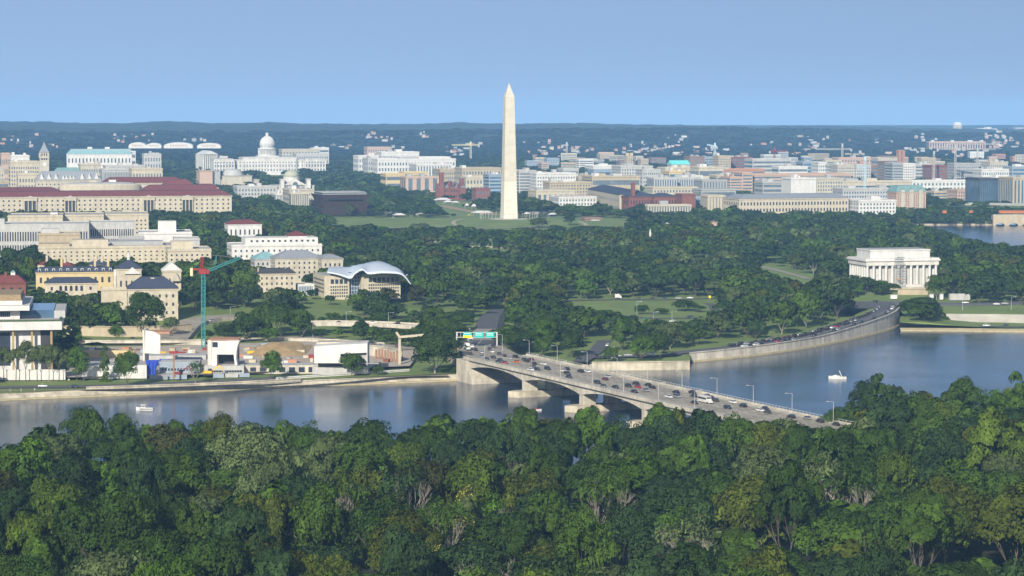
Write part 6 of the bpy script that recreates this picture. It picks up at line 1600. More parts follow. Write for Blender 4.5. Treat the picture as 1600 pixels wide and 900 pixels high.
# bare and dead trees, the yellow-flowered one
for i, (px, pt, Y_, rd, h, m, lab) in enumerate([(968, 826, 725, 5, 20, 0, 'bare pale dead tree with forked limbs below the second bridge pier'), (1012, 832, 720, 4, 18, 0, 'slimmer bare dead tree just right of the forked dead tree'), (1345, 800, 720, 4.5, 23, 0, 'tall pale leaning dead trunks under the last far-side lamp'), (1195, 808, 715, 4, 21, 0, 'bare grey dead tree near the bottom, below the bridge end'), (1432, 806, 725, 4.5, 20, 0, 'dead tree with bent pale limbs below the lamp in the treetops'), (1240, 868, 690, 2.5, 18, 0, 'broken pale dead snag at the bottom, right of the grey dead tree'), (800, 690, 880, 7, 20, 1, 'brown leafless tree in the middle of the wood below the first pier'), (660, 872, 690, 5, 16, 1, 'grey leafless tree at the very bottom left of the yellow-flowered tree'), (676, 790, 760, 5, 17, 0, 'pale forked trunk without leaves left of the yellow-flowered tree'), (835, 780, 770, 5, 18, 0, 'pale forked bare limbs below the first bridge pier'), (122, 690, 900, 5, 18, 1, 'brown thin-leaved tree below the cabin boat'), (915, 858, 690, 2, 17, 0, 'single pale dead pole left of the forked dead tree')]):
    b = AT(px, pt, Y_); z = 3.2
    tree((b.x, Y_, z), rd, b.z - z, (None, BARE2 if m else BARE), lab, (1, 1, 1), None, 'bare_tree', i * 1.3)
for i, (px, pt, Y_, rd, h, lab) in enumerate([(725, 809, 745, 5.2, 15, 'round tree covered in yellow flowers in the middle of the wood'), (729, 762, 790, 3.2, 13, 'small yellow-flowered crown just above the yellow-flowered tree'), (676, 842, 715, 3.6, 12, 'thin yellow-spotted tree lower left of the yellow-flowered tree')]):
    v, t = crown_arrays(510 + i, 18, 2600, .06, .9); rr = np.random.default_rng(i); fl_ = rr.random(len(v)) < .28
    tint = np.where(fl_[:, None], np.array([.48, .44, .07]), np.array([.045, .08, .02])) * t[:, None]
    me = mesh_from_quads('crown', v, tint, LEAF); b = AT(px, pt, Y_); tree((b.x, Y_, 3.2), rd, b.z - 3.2, (me, VAR[0][1]), lab, (1, 1, 1), None, 'flowering_tree', squash=1.9 * rd / (b.z - 3.2))
# low growth between the trunks
acc_v, acc_t = [], []
def stamp(arr, x, y, z, rd, ch, col, r):
    v, t = arr; a = r.uniform(0, 6.28); c, s = math.cos(a), math.sin(a)
    q = v.copy(); X = q[..., 0] * c - q[..., 1] * s; Y_ = q[..., 0] * s + q[..., 1] * c
    q[..., 0] = X * rd + x; q[..., 1] = Y_ * rd + y; q[..., 2] = q[..., 2] * ch + z
    acc_v.append(q); acc_t.append(t[:, None] * np.array(col, np.float32)[None])
def flush(name):
    me = mesh_from_quads(name, np.concatenate(acc_v), np.concatenate(acc_t), LEAF); acc_v.clear(); acc_t.clear()
    o = link(name, me); struct(o, 'stuff'); return o
for x, y, rd, h, col in under: stamp(FARV[r_.randrange(6)], x, y, 3 + h * .6, rd, h * .5, col, r_)
for _ in range(300):
    y = r_.uniform(620, 1100); x = r_.uniform(-.22 * y, .22 * y)
    if y > isl_edge(x) - 5: continue
    t_, o_ = BLOC(Vector((x, y, 0)))
    if -3 < o_ < BW + 3 and 100 < t_ < 356: continue
    rd = r_.uniform(2.2, 4.5); stamp(FARV[r_.randrange(6)], x, y, 3 + rd * .7, rd, rd * .8, tone(r_)[1], r_)
flush('undergrowth')['label'] = 'leafy undergrowth filling the riverside wood between the trees'

# --- single trees named on the far bank
def one(px, py_top, py_base, wpx, label, tn, var, z=None, name='tree', group=None, sq_=None):
    if z is None:
        z = GT(px, py_base).z if py_base < 570 else 3.4
    g = G(px, py_base, z)
    while not inpoly(g.x, g.y - 5, poly2): g.x *= (g.y + 1) / g.y; g.y += 1
    b = AT(px, py_top, g.y); rd = wpx / 2 * g.y / F
    c = dict(TONES)[tn]
    TL[label] = 1
    foot(g.x - 1, g.y - 1, 0, 2, 2, rd * .6)
    return tree((g.x, g.y, z - .3), rd, b.z - z, var, label, c, group, name, px * .7, sq_)
one(680, 522, 598, 88, 'huge dark tree on the river bank beside the bridge abutment', 'deep green', VAR[4], sq_=1.0)
one(120, 549, 597, 34, 'dense bright green egg-shaped tree right of the riverside terrace', 'fresh green', VAR[6], sq_=1.0)
one(164, 553, 597, 23, 'slim dark upright tree on the embankment, left of the taller spreading one', 'mid green', COLN, sq_=1.05)
one(198, 551, 608, 37, 'tall spreading tree on the embankment in front of the parapet deck', 'mid green', VAR[0])
one(306, 564, 607, 30, 'thin airy tree on the embankment in front of the blue hoarding', 'mid green', THIN)
one(424, 550, 598, 38, 'round green tree on the grass verge before the concrete plinth', 'fresh green', VAR[1])
one(550, 551, 592, 36, 'round dark tree on the verge in front of the long white pavilion', 'mid green', VAR[2])
one(591, 570, 590, 16, 'small round tree on the verge below the rusty piles', 'mid green', VAR[2])
one(147, 604, 616, 16, 'small grey-green shrub growing from the river wall', 'grey green', THIN, name='shrub')
one(716, 571, 595, 26, 'bright bush at the foot of the bridge abutment', 'fresh green', VAR[1], name='shrub')
one(699, 572, 596, 26, 'smaller bright bush between the huge tree and the abutment', 'fresh green', VAR[2], name='shrub')
for i, (px, t_) in enumerate([(6, 543), (24, 541), (40, 540), (58, 542), (76, 541), (92, 546)]):
    one(px, t_, 580, 30, ('first', 'second', 'third', 'fourth', 'fifth', 'last')[i] + ' willow-like tree in the row on the riverside terrace, counted from the picture edge', 'grey green', VAR[(i * 3) % 8], z=9, group='trees on the riverside terrace')
one(107, 540, 580, 30, 'broad olive tree between the terrace row and the egg-shaped tree', 'olive green', VAR[3])
one(119, 510, 540, 20, 'fresh green tree at the corner of the concert hall', 'fresh green', VAR[1])
one(181, 508, 529, 22, 'small bright green tree in front of the tan retaining wall', 'fresh green', VAR[0], z=6)
one(268, 493, 530, 30, 'grey-green tree at the right end of the tan retaining wall', 'grey green', VAR[5], z=6)
one(225, 462, 528, 56, 'large dark tree covering the middle of the tall cream villa', 'deep green', VAR[4], z=6, sq_=1.0)
one(148, 533, 544, 34, 'long low dark hedge clump below the retaining wall', 'deep green', VAR[3], z=6, name='shrub')
one(665, 477, 500, 26, 'dark conifer on the lawn right of the peace institute', 'dark bluish green', CONE, z=6, name='conifer', sq_=1.1)
one(1440, 467, 502, 72, 'broad dark clump of trees at the bridgehead right of the seawall end', 'deep green', VAR[4], z=2, sq_=1.1)
one(1478, 494, 503, 12, 'small bush at the left end of the stone steps', 'mid green', VAR[1], z=2, name='shrub')
one(1003, 525, 566, 30, 'bright young tree beside the parked cars at the short seawall', 'fresh green', VAR[0])
one(1031, 518, 562, 36, 'dark tree beside the parked cars near the seawall corner', 'deep green', VAR[1])
one(955, 541, 566, 22, 'small tree on the grass corner by the riverside lane', 'mid green', VAR[2])
for i, (px, t_, b_, w_, lab, tn) in enumerate([(352, 508, 533, 34, 'low dark bush mass right of the teal crane, below the ramp road', 'deep green'), (385, 490, 533, 46, 'round dark tree between the ramp road and the middle pavilion', 'deep green'), (408, 478, 531, 40, 'domed tree right of the ramp road end', 'mid green'), (438, 470, 530, 52, 'large domed dark tree left of the overpass', 'deep green'), (470, 486, 530, 40, 'mid green tree at the left end of the overpass', 'mid green'), (500, 512, 534, 30, 'low tree below the left end of the overpass', 'dark bluish green'), (566, 505, 533, 34, 'tree in front of the middle of the overpass', 'deep green'), (585, 512, 536, 26, 'smaller tree just right of the one before the overpass', 'mid green'), (608, 520, 540, 26, 'low tree under the right part of the overpass', 'mid green'), (322, 515, 533, 26, 'low bush beside the foot of the teal crane', 'deep green'), (420, 512, 535, 30, 'low fresh green bush before the domed trees left of the overpass', 'fresh green')]):
    one(px, t_, b_, w_, lab, tn, MID[i % 6] if 0 else VAR[i % 8])
for i, (px, t_, b_, w_, lab, tn) in enumerate([(1070, 469, 486, 36, 'broad tree standing on the park lawn near its far right end', 'deep green'), (1091, 476, 488, 24, 'low spreading tree at the bend of the park road', 'deep green'), (1001, 476, 491, 22, 'round tree on the near edge of the park lawn by the tall lamp', 'deep green'), (1033, 482, 491, 24, 'small low tree on the park lawn left of the broad one', 'mid green'), (841, 341, 356, 30, 'bushy tree at the near edge of the obelisk lawn', 'olive green'), (870, 352, 366, 30, 'round tree poking into the obelisk lawn from below', 'deep green'), (890, 335, 352, 22, 'dark tree on the obelisk lawn before the stage pavilion', 'dark bluish green'), (912, 351, 366, 46, 'broad dark tree at the right part of the obelisk lawn edge', 'deep green'), (655, 349, 364, 30, 'pale green tree at the near left edge of the obelisk lawn', 'grey green'), (575, 350, 364, 40, 'dark tree covering the left end of the obelisk lawn', 'deep green'), (520, 488, 502, 22, 'small round tree on the lawn before the peace institute', 'mid green'), (648, 486, 500, 24, 'small tree on the right lawn of the peace institute', 'mid green')]):
    one(px, t_, b_, w_, lab, tn, VAR[(i * 5) % 8])
RB = [(1351, 430, 455, 38, 'brownish green'), (1332, 432, 462, 30, 'deep green'), (1365, 436, 460, 28, 'brownish green'), (1392, 440, 460, 30, 'deep green'), (1464, 432, 466, 34, 'mid green'), (1500, 424, 462, 46, 'brownish green'), (1530, 430, 464, 40, 'deep green'), (1512, 440, 466, 34, 'mid green'), (1378, 438, 460, 24, 'fresh green'), (1339, 442, 462, 24, 'fresh green')]
for i, (px, a, b, w_, tn) in enumerate(RB):
    one(px, a, b, w_, tree_label(px, 1850, 15, 8, tn, 'by the white temple, ' + ('left of its front' if px < 1400 else 'right of its front')), tn, VAR[i % 8], z=7, group='trees round the temple')
# ivy by the concert hall, the hall's shade put into its dark leaf colour
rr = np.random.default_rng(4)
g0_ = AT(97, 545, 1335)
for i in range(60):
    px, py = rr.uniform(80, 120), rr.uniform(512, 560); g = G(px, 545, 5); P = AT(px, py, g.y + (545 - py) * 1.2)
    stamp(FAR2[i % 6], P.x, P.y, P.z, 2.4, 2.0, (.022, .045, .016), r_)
flush('ivy_bank')['label'] = 'ivy bank beside the concert hall, coloured dark for shade'

# --- the park and everything up to the city
SH = SH_L + SH_M + SH_W1 + SH_W2 + SH_R
r_ = random.Random(17)
PARK = []
def spacing(y): return 15.5 if y < 1900 else (18.5 if y < 2700 else 18.5)
cellp = {}
pl = [(p.x, p.y + 14) for p in SH] + [(3000, 1700), (3000, 3700), (-3000, 3700), (-3000, 1300)]
jam2 = [(p.x, p.y) for p in JAM]
def near_jam(x, y):
    for a in jam2:
        if (a[0] - x) ** 2 + (a[1] - y) ** 2 < 20 ** 2: return True
    return False
for _ in range(75000):
    y = 1275 + (3650 - 1275) * r_.random() ** .85; x = r_.uniform(-.225 * y - 60, .225 * y + 150)
    s = spacing(y)
    if not inpoly(x, y, pl) or inpoly(x, y, BASIN): continue
    i0, j0 = int(x // 20), int(y // 20); ok = True
    for i in (i0 - 1, i0, i0 + 1):
        for j in (j0 - 1, j0, j0 + 1):
            for a, b in cellp.get((i, j), ()):
                if (a - x) ** 2 + (b - y) ** 2 < s * s: ok = False
    if not ok or infoot(x, y) or (int(x // 5), int(y // 5)) in ROADS or inpoly(x, y, SITEP): continue
    cellp.setdefault((i0, j0), []).append((x, y))
    if near_jam(x, y): continue
    rd = r_.uniform(.42, .78) * s; h = r_.uniform(9.5, 23) * (1 if y < 2700 else .85)
    z = gz(x, y)
    for k in range(4):
        px, pt = PX((x, y, z + h)); pb = PX((x, y, z))[1]; w_ = rd * F / y
        if not hidden(px, w_, pt, pb, y): break
        h *= .72; rd *= .82
        if h < 4.5: break
    else: continue
    if h < 4.5: continue
    PARK.append([x, y, z, rd, h, px, pt, w_])
PARK.sort(key=lambda a: a[1])
hz = {}
for a in PARK:
    x, y, z, rd, h, px, pt, w_ = a; vis = 0
    for c_ in range(int((px - w_ * .8) // 6), int((px + w_ * .8) // 6) + 1):
        base = hz.get(c_, 1000); vis += max(0, min(base, PX((x, y, z))[1]) - pt); hz[c_] = min(base, pt)
    a.append(vis if -20 < px < 1620 else 0)
top = set(id(a) for a in sorted(PARK, key=lambda a: -a[8])[:235])
PL = [(40, 'below the ministry roofs'), (110, 'round the yellow villa row'), (220, 'near the tall cream villa'), (300, 'behind the teal crane'), (380, 'below the marble headquarters'), (450, 'near the dark-roofed house'), (520, 'left of the peace institute'), (600, 'before the peace institute'), (660, 'right of the peace institute'), (730, 'left of the bridge approach road'), (800, 'behind the sign gantry'), (870, 'by the far bridge lamps'), (930, 'near the riverside lane'), (1000, 'round the park lawn'), (1070, 'near the short seawall'), (1150, 'above the start of the car queue'), (1230, 'above the middle of the car queue'), (1310, 'above the end of the car queue'), (1400, 'round the temple'), (1480, 'right of the temple'), (1570, 'at the right picture edge')]
def plm(px): return min(PL, key=lambda a: abs(a[0] - px))[1]
pr_ = [(1420, 'close to the water'), (1560, 'just inland'), (1750, 'near park'), (2000, 'mid park'), (2400, 'deep in park'), (9999, 'far back')]
n_ind = 0
for a in sorted(PARK, key=lambda a: a[5]):
    x, y, z, rd, h, px, pt, w_, vis = a
    tn, col = tone(r_, [.3, .24, .24, .07, .07, .04, .015, .01])
    if id(a) in top:
        lab = tree_label(px, y, h * 1.25, rd, tn, next(t for yy, t in pr_ if y < yy) + ', ' + plm(px))
        tree((x, y, z - .3), rd, h, MID[r_.randrange(6)] if y > 1500 else VAR[r_.randrange(8)], lab, col, 'trees of the park', 'park_tree', r_.uniform(0, 6.28))
    elif vis > -1:
        stamp(FARV[r_.randrange(6)], x, y, z + h * .56, rd, h * .5, col, r_)
flush('park_woods')['label'] = 'trees of the park beyond the nearest ones'
# --- far woods between the city blocks
n_far = 0
cellp = {}
for _ in range(34000):
    y = 3650 + (9800 - 3650) * r_.random() ** 1.15; x = r_.uniform(-.225 * y, .225 * y)
    s = 19 if y < 5000 else (26 if y < 7000 else 38)
    if infoot(x, y): continue
    i0, j0 = int(x // s), int(y // s)
    if len(cellp.get((i0, j0), ())) >= 1: continue
    z = gz(x, y) if y < 7350 else max(gz(x, y), hillz(x, y) - 2)
    h = r_.uniform(9, 15); rd = s * r_.uniform(.5, .8)
    px, pt = PX((x, y, z + h)); pb = PX((x, y, z))[1]; w_ = rd * F / y
    # downtown right of the obelisk is mostly built up
    if 800 < px < 1320 and y < 5600 and r_.random() < .6: continue
    for k in range(3):
        if not hidden(px, w_, pt, pb, y): break
        h *= .65; rd *= .8; px, pt = PX((x, y, z + h)); w_ = rd * F / y
    else: continue
    cellp.setdefault((i0, j0), []).append(1)
    tn, col = tone(r_, [.35, .35, .25, .05, 0, 0, 0, 0])
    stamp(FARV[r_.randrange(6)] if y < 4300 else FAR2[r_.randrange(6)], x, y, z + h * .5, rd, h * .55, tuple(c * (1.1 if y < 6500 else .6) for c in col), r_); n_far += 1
for i in range(240):                      # growth on the far bank of the basin
    px = r_.uniform(1410, 1556); Y_ = r_.uniform(3229, 3262); x_ = AT(px, 345, Y_).x; hh_ = r_.uniform(2.5, 7)
    stamp(FAR2[i % 6], x_, Y_, 4.5 + (Y_ - 3229) * .12 + hh_ * .4, hh_ * .7, hh_ * .6, tone(r_, [.35, .3, .3, .05, 0, 0, 0, 0])[1], r_)
flush('distant_woods')['label'] = 'distant woods between the city blocks and the hills'
print('TREES wood', len(WOOD), 'park', len(PARK), 'far', n_far)
# ------------------------------------------------------------------ vehicles, boats, people
def car_proto(name, prof, cab, wd, lab, cat, wheels, wr=.33):
    """side profile (x forward), cab = glass profile"""
    o = thing(name, lab, cat, (0, 0, -500), 0, 'cars')
    b = MB().profile(prof, -wd / 2, wd / 2)
    b.build('body', 'paint', o)
    g = MB(); n = len(cab)
    ins = .09
    g.profile(cab, -wd / 2 + .04, wd / 2 - .04); g.build('glasshouse', 'glass', o)
    top = max(p[1] for p in cab); xs = [p[0] for p in cab if p[1] > top - .03]
    MB().box(min(xs) - .05, -wd / 2 + .1, top + .002, max(xs) + .05, wd / 2 - .1, top + .07).build('roof_panel', 'paint', o)
    wm_ = MB().tube((0, -.11, 0), (0, .11, 0), wr, n=12).mesh('wheel', 'tyre'); hb = MB().tube((0, -.125, 0), (0, .125, 0), wr * .55, n=8).mesh('rim', 'steel')
    for x_ in wheels:
        for y_ in (-wd / 2 + .1, wd / 2 - .1):
            w1_ = link('wheel', wm_, o, (x_, y_, wr)); link('rim', hb, w1_)
    fx = max(p[0] for p in prof); rx = min(p[0] for p in prof)
    for y_ in (-wd / 2 + .28, wd / 2 - .28):
        MB().box(fx - .1, y_ - .18, .62, fx + .02, y_ + .18, .80).build('headlight', 'white', o)
        MB().box(rx - .02, y_ - .17, .70, rx + .1, y_ + .17, .90).build('taillight', 'red', o)
    KIDS[name] = list(o.children); return o
sedan = car_proto('car', [(-2.3, .3), (2.3, .3), (2.32, .68), (1.35, .93), (-1.6, .98), (-2.3, .88)][::1], [(-1.75, .96), (1.15, .93), (.35, 1.40), (-1.0, 1.42)], 1.8, 'car', 'car', (-1.4, 1.42))
suv = car_proto('sport_utility_car', [(-2.35, .38), (2.3, .38), (2.32, .85), (1.35, 1.08), (-2.3, 1.1)], [(-2.2, 1.08), (1.2, 1.06), (.5, 1.66), (-1.95, 1.68)], 1.9, 'car', 'car', (-1.45, 1.45), .38)
van = car_proto('minivan', [(-2.5, .36), (2.4, .36), (2.42, .8), (1.7, 1.1), (-2.45, 1.15)], [(-2.4, 1.13), (1.65, 1.08), (.8, 1.78), (-2.25, 1.82)], 1.95, 'car', 'car', (-1.5, 1.6), .36)
PAINT = {'black': (.012, .012, .014), 'dark blue': (.018, .028, .06), 'dark grey': (.05, .05, .055), 'white': (.75, .75, .74), 'silver': (.42, .43, .44), 'grey': (.22, .23, .24), 'red': (.35, .02, .03), 'orange': (.60, .14, .01), 'dark green': (.03, .06, .045), 'maroon': (.12, .015, .02), 'tan': (.4, .33, .22)}
CL = {}
def car(kind, pos, heading, color, place, group):
    pr = {'s': sedan, 'u': suv, 'v': van}[kind]; nm = {'s': 'car', 'u': 'tall car', 'v': 'minivan'}[kind]
    lab = f'{color} {nm} {place}'
    if lab in CL:
        for o_ in ORD:
            l2 = f'{o_} {color} {nm} {place}'
            if l2 not in CL: lab = l2; break
    CL[lab] = 1
    return dup(pr, pos, heading, lab, group, color=(*PAINT[color], 1))
BC = """718,553.6,s,maroon 734.5,552.7,u,black 743,546,s,black 737,541,v,white 752.5,550,s,silver 753,556.5,s,grey 760.6,561.7,s,dark grey 771,559,s,black 779.5,553,u,dark grey 788.5,556,s,black 795,560,s,silver 805,558,u,black 769,549,s,white 765,545,u,black 770.5,540,s,black 778.4,566,s,black 782,563,s,dark blue 789,567.5,s,red 807.6,566,s,orange 819,562,s,dark green 822.5,564.6,u,black 829.5,562,s,maroon 834,568.5,s,black 849,569,s,white 833.5,573,s,dark grey 829,578,s,white 839.5,577.5,s,black 855.6,576.8,u,black 881,580,s,white 885.5,577,s,black 886.4,584.3,u,black 889,589.6,s,black 907,581,u,black 917.5,580.6,s,white 949.5,589.2,s,silver 945,593,s,maroon 933.6,598.6,u,black 961.8,605.6,s,black 982,604,u,black 993,600.3,u,black 996,605.3,s,red 991,612.6,s,black 1009,610.5,s,grey 1012.5,602,s,black 1019,606,s,black 1045,620.5,s,white 1058,620.5,v,grey 1056,613.5,s,black 1081,614,u,black 1084,619.5,s,dark blue 1085,630,s,black 1110,622,s,black 1117,626.5,u,dark grey 1137,638,u,black 1145,629,s,white 1160.5,635,u,black 1187.5,641.7,s,white 1199,644.5,s,dark green 1236,652.5,u,black 1261,654,s,grey 1281,659,u,black 1306,664,s,black 943,604,s,dark grey 1123,618,s,silver 1208,638,s,dark blue"""
segs_ = [(-200, 'by the sign gantry'), (5, 'above the abutment'), (30, 'on the first span'), (72, 'above the first pier'), (90, 'on the second span'), (142, 'above the second pier'), (165, 'on the third span'), (210, 'above the third pier'), (235, 'near the white bus'), (275, 'past the white bus'), (330, 'where the wood hides the bridge')]
for e_ in BC.replace('dark ', 'dark_').split():
    a = e_.split(','); px, py = float(a[0]), float(a[1]); q = G(px, py + 1.0, 13.02); t_, o_ = BLOC(q); o_ = min(max(o_, 4.3), BW - 4.3)
    if t_ > -2:
        q = BP(t_, o_, 13.03); hd = BR + (0 if o_ < 18 else math.pi) * 1
    else: hd = R(100); q.z = 12.75
    lane = 'near-side lanes' if o_ < 13 else ('middle lanes' if o_ < 24 else 'far-side lanes')
    pl_ = [s for v, s in segs_ if t_ >= v][-1]
    car(a[2], q, hd + r_.uniform(-.02, .02), a[3].replace('_', ' '), f'{pl_}, {lane}', 'cars on the bridge')
# bus, box truck, orange truck
def bus(px, py, label):
    q = G(px, py, 13.02); t_, o_ = BLOC(q); b = thing('bus', label, 'bus', BP(t_, o_, 13.03), BR)
    MB().profile([(-5.2, .5), (3.4, .5), (3.4, 3.1), (-5.0, 3.15), (-5.2, 2.9)], -1.25, 1.25).build('body', 'white', b)
    MB().profile([(3.41, .5), (5.3, .5), (5.35, 1.2), (4.2, 1.5), (3.41, 2.2)], -1.1, 1.1).build('bonnet', 'white', b)
    MB().box(-4.9, -1.28, 1.75, 3.0, -1.2, 2.65).build('side_window', 'glass', b); MB().box(-4.9, 1.2, 1.75, 3.0, 1.28, 2.65).build('side_window', 'glass', b)
    MB().box(3.38, -1.1, 2.0, 3.46, 1.1, 2.9).build('windscreen', 'glass', b)
    wm_ = MB().tube((0, -.15, 0), (0, .15, 0), .48, n=12).mesh('wheel', 'tyre')
    for x_ in (-3.2, 3.9):
        for y_ in (-1.05, 1.05): link('wheel', wm_, b, (x_, y_, .48))
bus(1102, 629.5, 'long white shuttle bus with a dark window strip on the bridge')
def truck(px, py, z, cab, box, label, rz, s=1.0):
    q = G(px, py, z); b = thing('truck', label, 'truck', q, rz)
    MB().box(-4.2 * s, -1.25, 1.0, 1.6 * s, 1.25, 3.7).build('cargo_box', box, b)
    MB().profile([(1.75 * s, .6), (3.9 * s, .6), (3.95 * s, 1.5), (3.2 * s, 2.6), (1.75 * s, 2.7)], -1.15, 1.15).build('cab', cab, b)
    MB().box(3.3 * s, -1.0, 1.6, 3.75 * s, 1.0, 2.3).build('windscreen', 'glass', b); MB().box(-4.2 * s, -.5, .55, 3.5 * s, .5, .95).build('chassis', 'dark', b)
    wm_ = MB().tube((0, -.15, 0), (0, .15, 0), .48, n=12).mesh('wheel', 'tyre')
    for x_ in (-3 * s, 2.8 * s):
        for y_ in (-1.0, 1.0): link('wheel', wm_, b, (x_, y_, .48))
truck(730, 546.5, 12.75, 'white', 'white', 'white box truck passing under the sign gantry', R(-80))
truck(709, 547.5, 11, 'orange', 'paleg', 'orange-cabbed truck with a grey box left of the sign gantry', R(-60))
truck(735, 536, 12.4, 'white', 'white', 'small white van truck behind the white box truck', R(-80), .7)
truck(966, 467, 5.8, 'white', 'white', 'white delivery van with an orange stripe on the park road by the lawn', R(5), .6)
truck(925 + 5, 508 - 2, 5, 'white', 'white', 'pale van half hidden in the trees above the riverside lane', R(5), .6)
# the queue on the seawall parkway
QW = [['black', 's'], ['black', 'u'], ['dark grey', 's'], ['white', 's'], ['black', 's'], ['silver', 's'], ['dark blue', 's'], ['black', 'v'], ['grey', 'u'], ['red', 's'], ['black', 's'], ['white', 'u']]
jl = resample(JAM, 6.1); jn = normals(jl); k = 0
qs = [(1100, 'at the empty start of the queue'), (1160, 'at the start of the queue'), (1200, 'in the first third of the queue'), (1235, 'before the middle of the queue'), (1270, 'in the middle of the queue'), (1305, 'past the middle of the queue'), (1335, 'in the last third of the queue'), (1355, 'near the end of the queue'), (1375, 'at the end of the queue')]
for i, (p, n_) in enumerate(zip(jl, jn)):
    px = PX(p)[0]
    if px < 1148 or px > 1398: continue
    hd = math.atan2(-n_.x, n_.y)
    for ln, off in (('wall-side lane', -4.4), ('second lane from the wall', 2.0), ('grass-side lane', 5.4)):
        if ln == 'second lane from the wall' and r_.random() < (.85 if px > 1335 else .12): continue
        if ln == 'wall-side lane' and r_.random() < .55: continue
        if ln == 'grass-side lane' and (r_.random() < .03 or px > 1385): continue
        c_, kd = QW[r_.choices(range(12), [5, 3, 3, 3, 4, 2, 2, 1, 2, .7, 3, 1.2])[0]]
        q = Vector((p.x + n_.x * (off + r_.uniform(-.3, .3)), p.y + n_.y * (off + r_.uniform(-.3, .3)), p.z + .05)); q += Vector((-n_.y, n_.x, 0)) * -r_.uniform(-.9, .9)
        car(kd, q, hd + (0 if off > 0 else math.pi), c_, f'{[s for v, s in qs if px >= v][-1]}, {ln}', 'cars on the seawall parkway')
OC = [(67, 604.5, 3.65, 0, 's', 'white', 'on the parkway below the riverside terrace'), (115, 605.5, 3.65, 180, 's', 'dark blue', 'on the parkway right of the riverside terrace'), (331, 502, 11.1, 60, 's', 'silver', 'on the curving ramp road'), (583, 505.5, 12.6, 0, 's', 'white', 'on the overpass'), (620, 507.5, 12.6, 180, 'u', 'black', 'on the overpass'), (530, 505, 12.6, 0, 's', 'maroon', 'on the overpass'), (582, 537.5, 6.3, 10, 'u', 'black', 'on the expressway behind the long pavilion'), (596, 541, 6.3, 10, 's', 'grey', 'on the expressway behind the long pavilion'), (620, 541, 6.3, 100, 'u', 'maroon', 'near the tan gantry frame'), (159, 524.5, 6.2, 5, 's', 'black', 'below the tan retaining wall'), (208, 530, 6.2, 0, 's', 'black', 'on the expressway left of the narrow pavilion'), (281, 529.5, 6.2, 5, 's', 'black', 'on the expressway behind the narrow pavilion'), (303, 499, 6.5, 60, 'u', 'black', 'under the ramp road'),
      (1021, 491.5, 5.5, 0, 's', 'dark blue', 'on the park road south of the lawn'), (1028, 505, 5.5, 0, 'u', 'black', 'on the park road south of the lawn'), (1077, 497, 5.5, 180, 'v', 'black', 'on the park road south of the lawn'), (1051, 503, 5.5, 180, 's', 'white', 'on the park road south of the lawn'), (1078, 466.3, 5.8, 0, 's', 'white', 'on the road along the far side of the lawn'), (1060, 466.8, 5.8, 0, 's', 'silver', 'on the road along the far side of the lawn'), (1039, 467, 5.8, 0, 's', 'dark blue', 'on the road along the far side of the lawn'), (1020, 467.5, 5.8, 0, 's', 'black', 'on the road along the far side of the lawn'), (999, 467.5, 5.8, 0, 's', 'dark grey', 'on the road along the far side of the lawn'),
      (950, 540.5, 5, 70, 's', 'white', 'on the riverside lane'), (964, 557, 4.9, 5, 's', 'silver', 'parked by the short seawall'), (981, 555.8, 4.9, 5, 's', 'silver', 'parked by the short seawall'), (945, 559, 4.9, 5, 's', 'black', 'parked by the short seawall'), (953, 559, 4.9, 5, 's', 'dark blue', 'parked by the short seawall'), (997, 557, 4.9, 5, 'u', 'black', 'parked by the short seawall'), (1010, 556, 4.9, 5, 's', 'dark grey', 'parked by the short seawall'), (1019, 553.5, 4.9, 5, 'u', 'dark blue', 'parked by the short seawall'), (1038, 552.8, 4.9, 5, 's', 'dark blue', 'parked by the short seawall'), (932, 556, 4.9, 5, 's', 'black', 'parked by the short seawall'), (906, 562, 4.9, 15, 's', 'black', 'parked by the short seawall'),
      (1369, 472.7, 9.1, 0, 'u', 'black', 'on the road before the temple'), (1508, 473.8, 9.1, 0, 's', 'white', 'on the road before the temple'), (1557, 476, 9.0, 0, 's', 'white', 'on the road right of the temple'), (1570, 475, 9.0, 0, 's', 'silver', 'on the road right of the temple'), (1432, 508.5, 2.1, 0, 's', 'white', 'on the bank road before the dark clump'), (1442, 508.5, 2.1, 0, 's', 'white', 'on the bank road before the dark clump'), (1473, 508.5, 2.1, 0, 's', 'black', 'on the bank road before the dark clump'), (1541, 509.5, 2.1, 0, 's', 'white', 'on the bank road below the stone steps'), (1571, 509.5, 2.1, 180, 's', 'black', 'on the bank road below the stone steps'), (1386, 484.5, 10.8, 80, 'u', 'black', 'on the bridgehead road'), (1391, 482, 10.8, 80, 's', 'black', 'on the bridgehead road')]
for px, py, z, hd, kd, c_, pl_ in OC: car(kd, G(px, py, z), R(hd), c_, pl_, 'other cars')
def drop(o):
    for c in list(o.children):
        for g in list(c.children): bpy.data.objects.remove(g)
        bpy.data.objects.remove(c)
    bpy.data.objects.remove(o)
for o in (sedan, suv, van): drop(o)
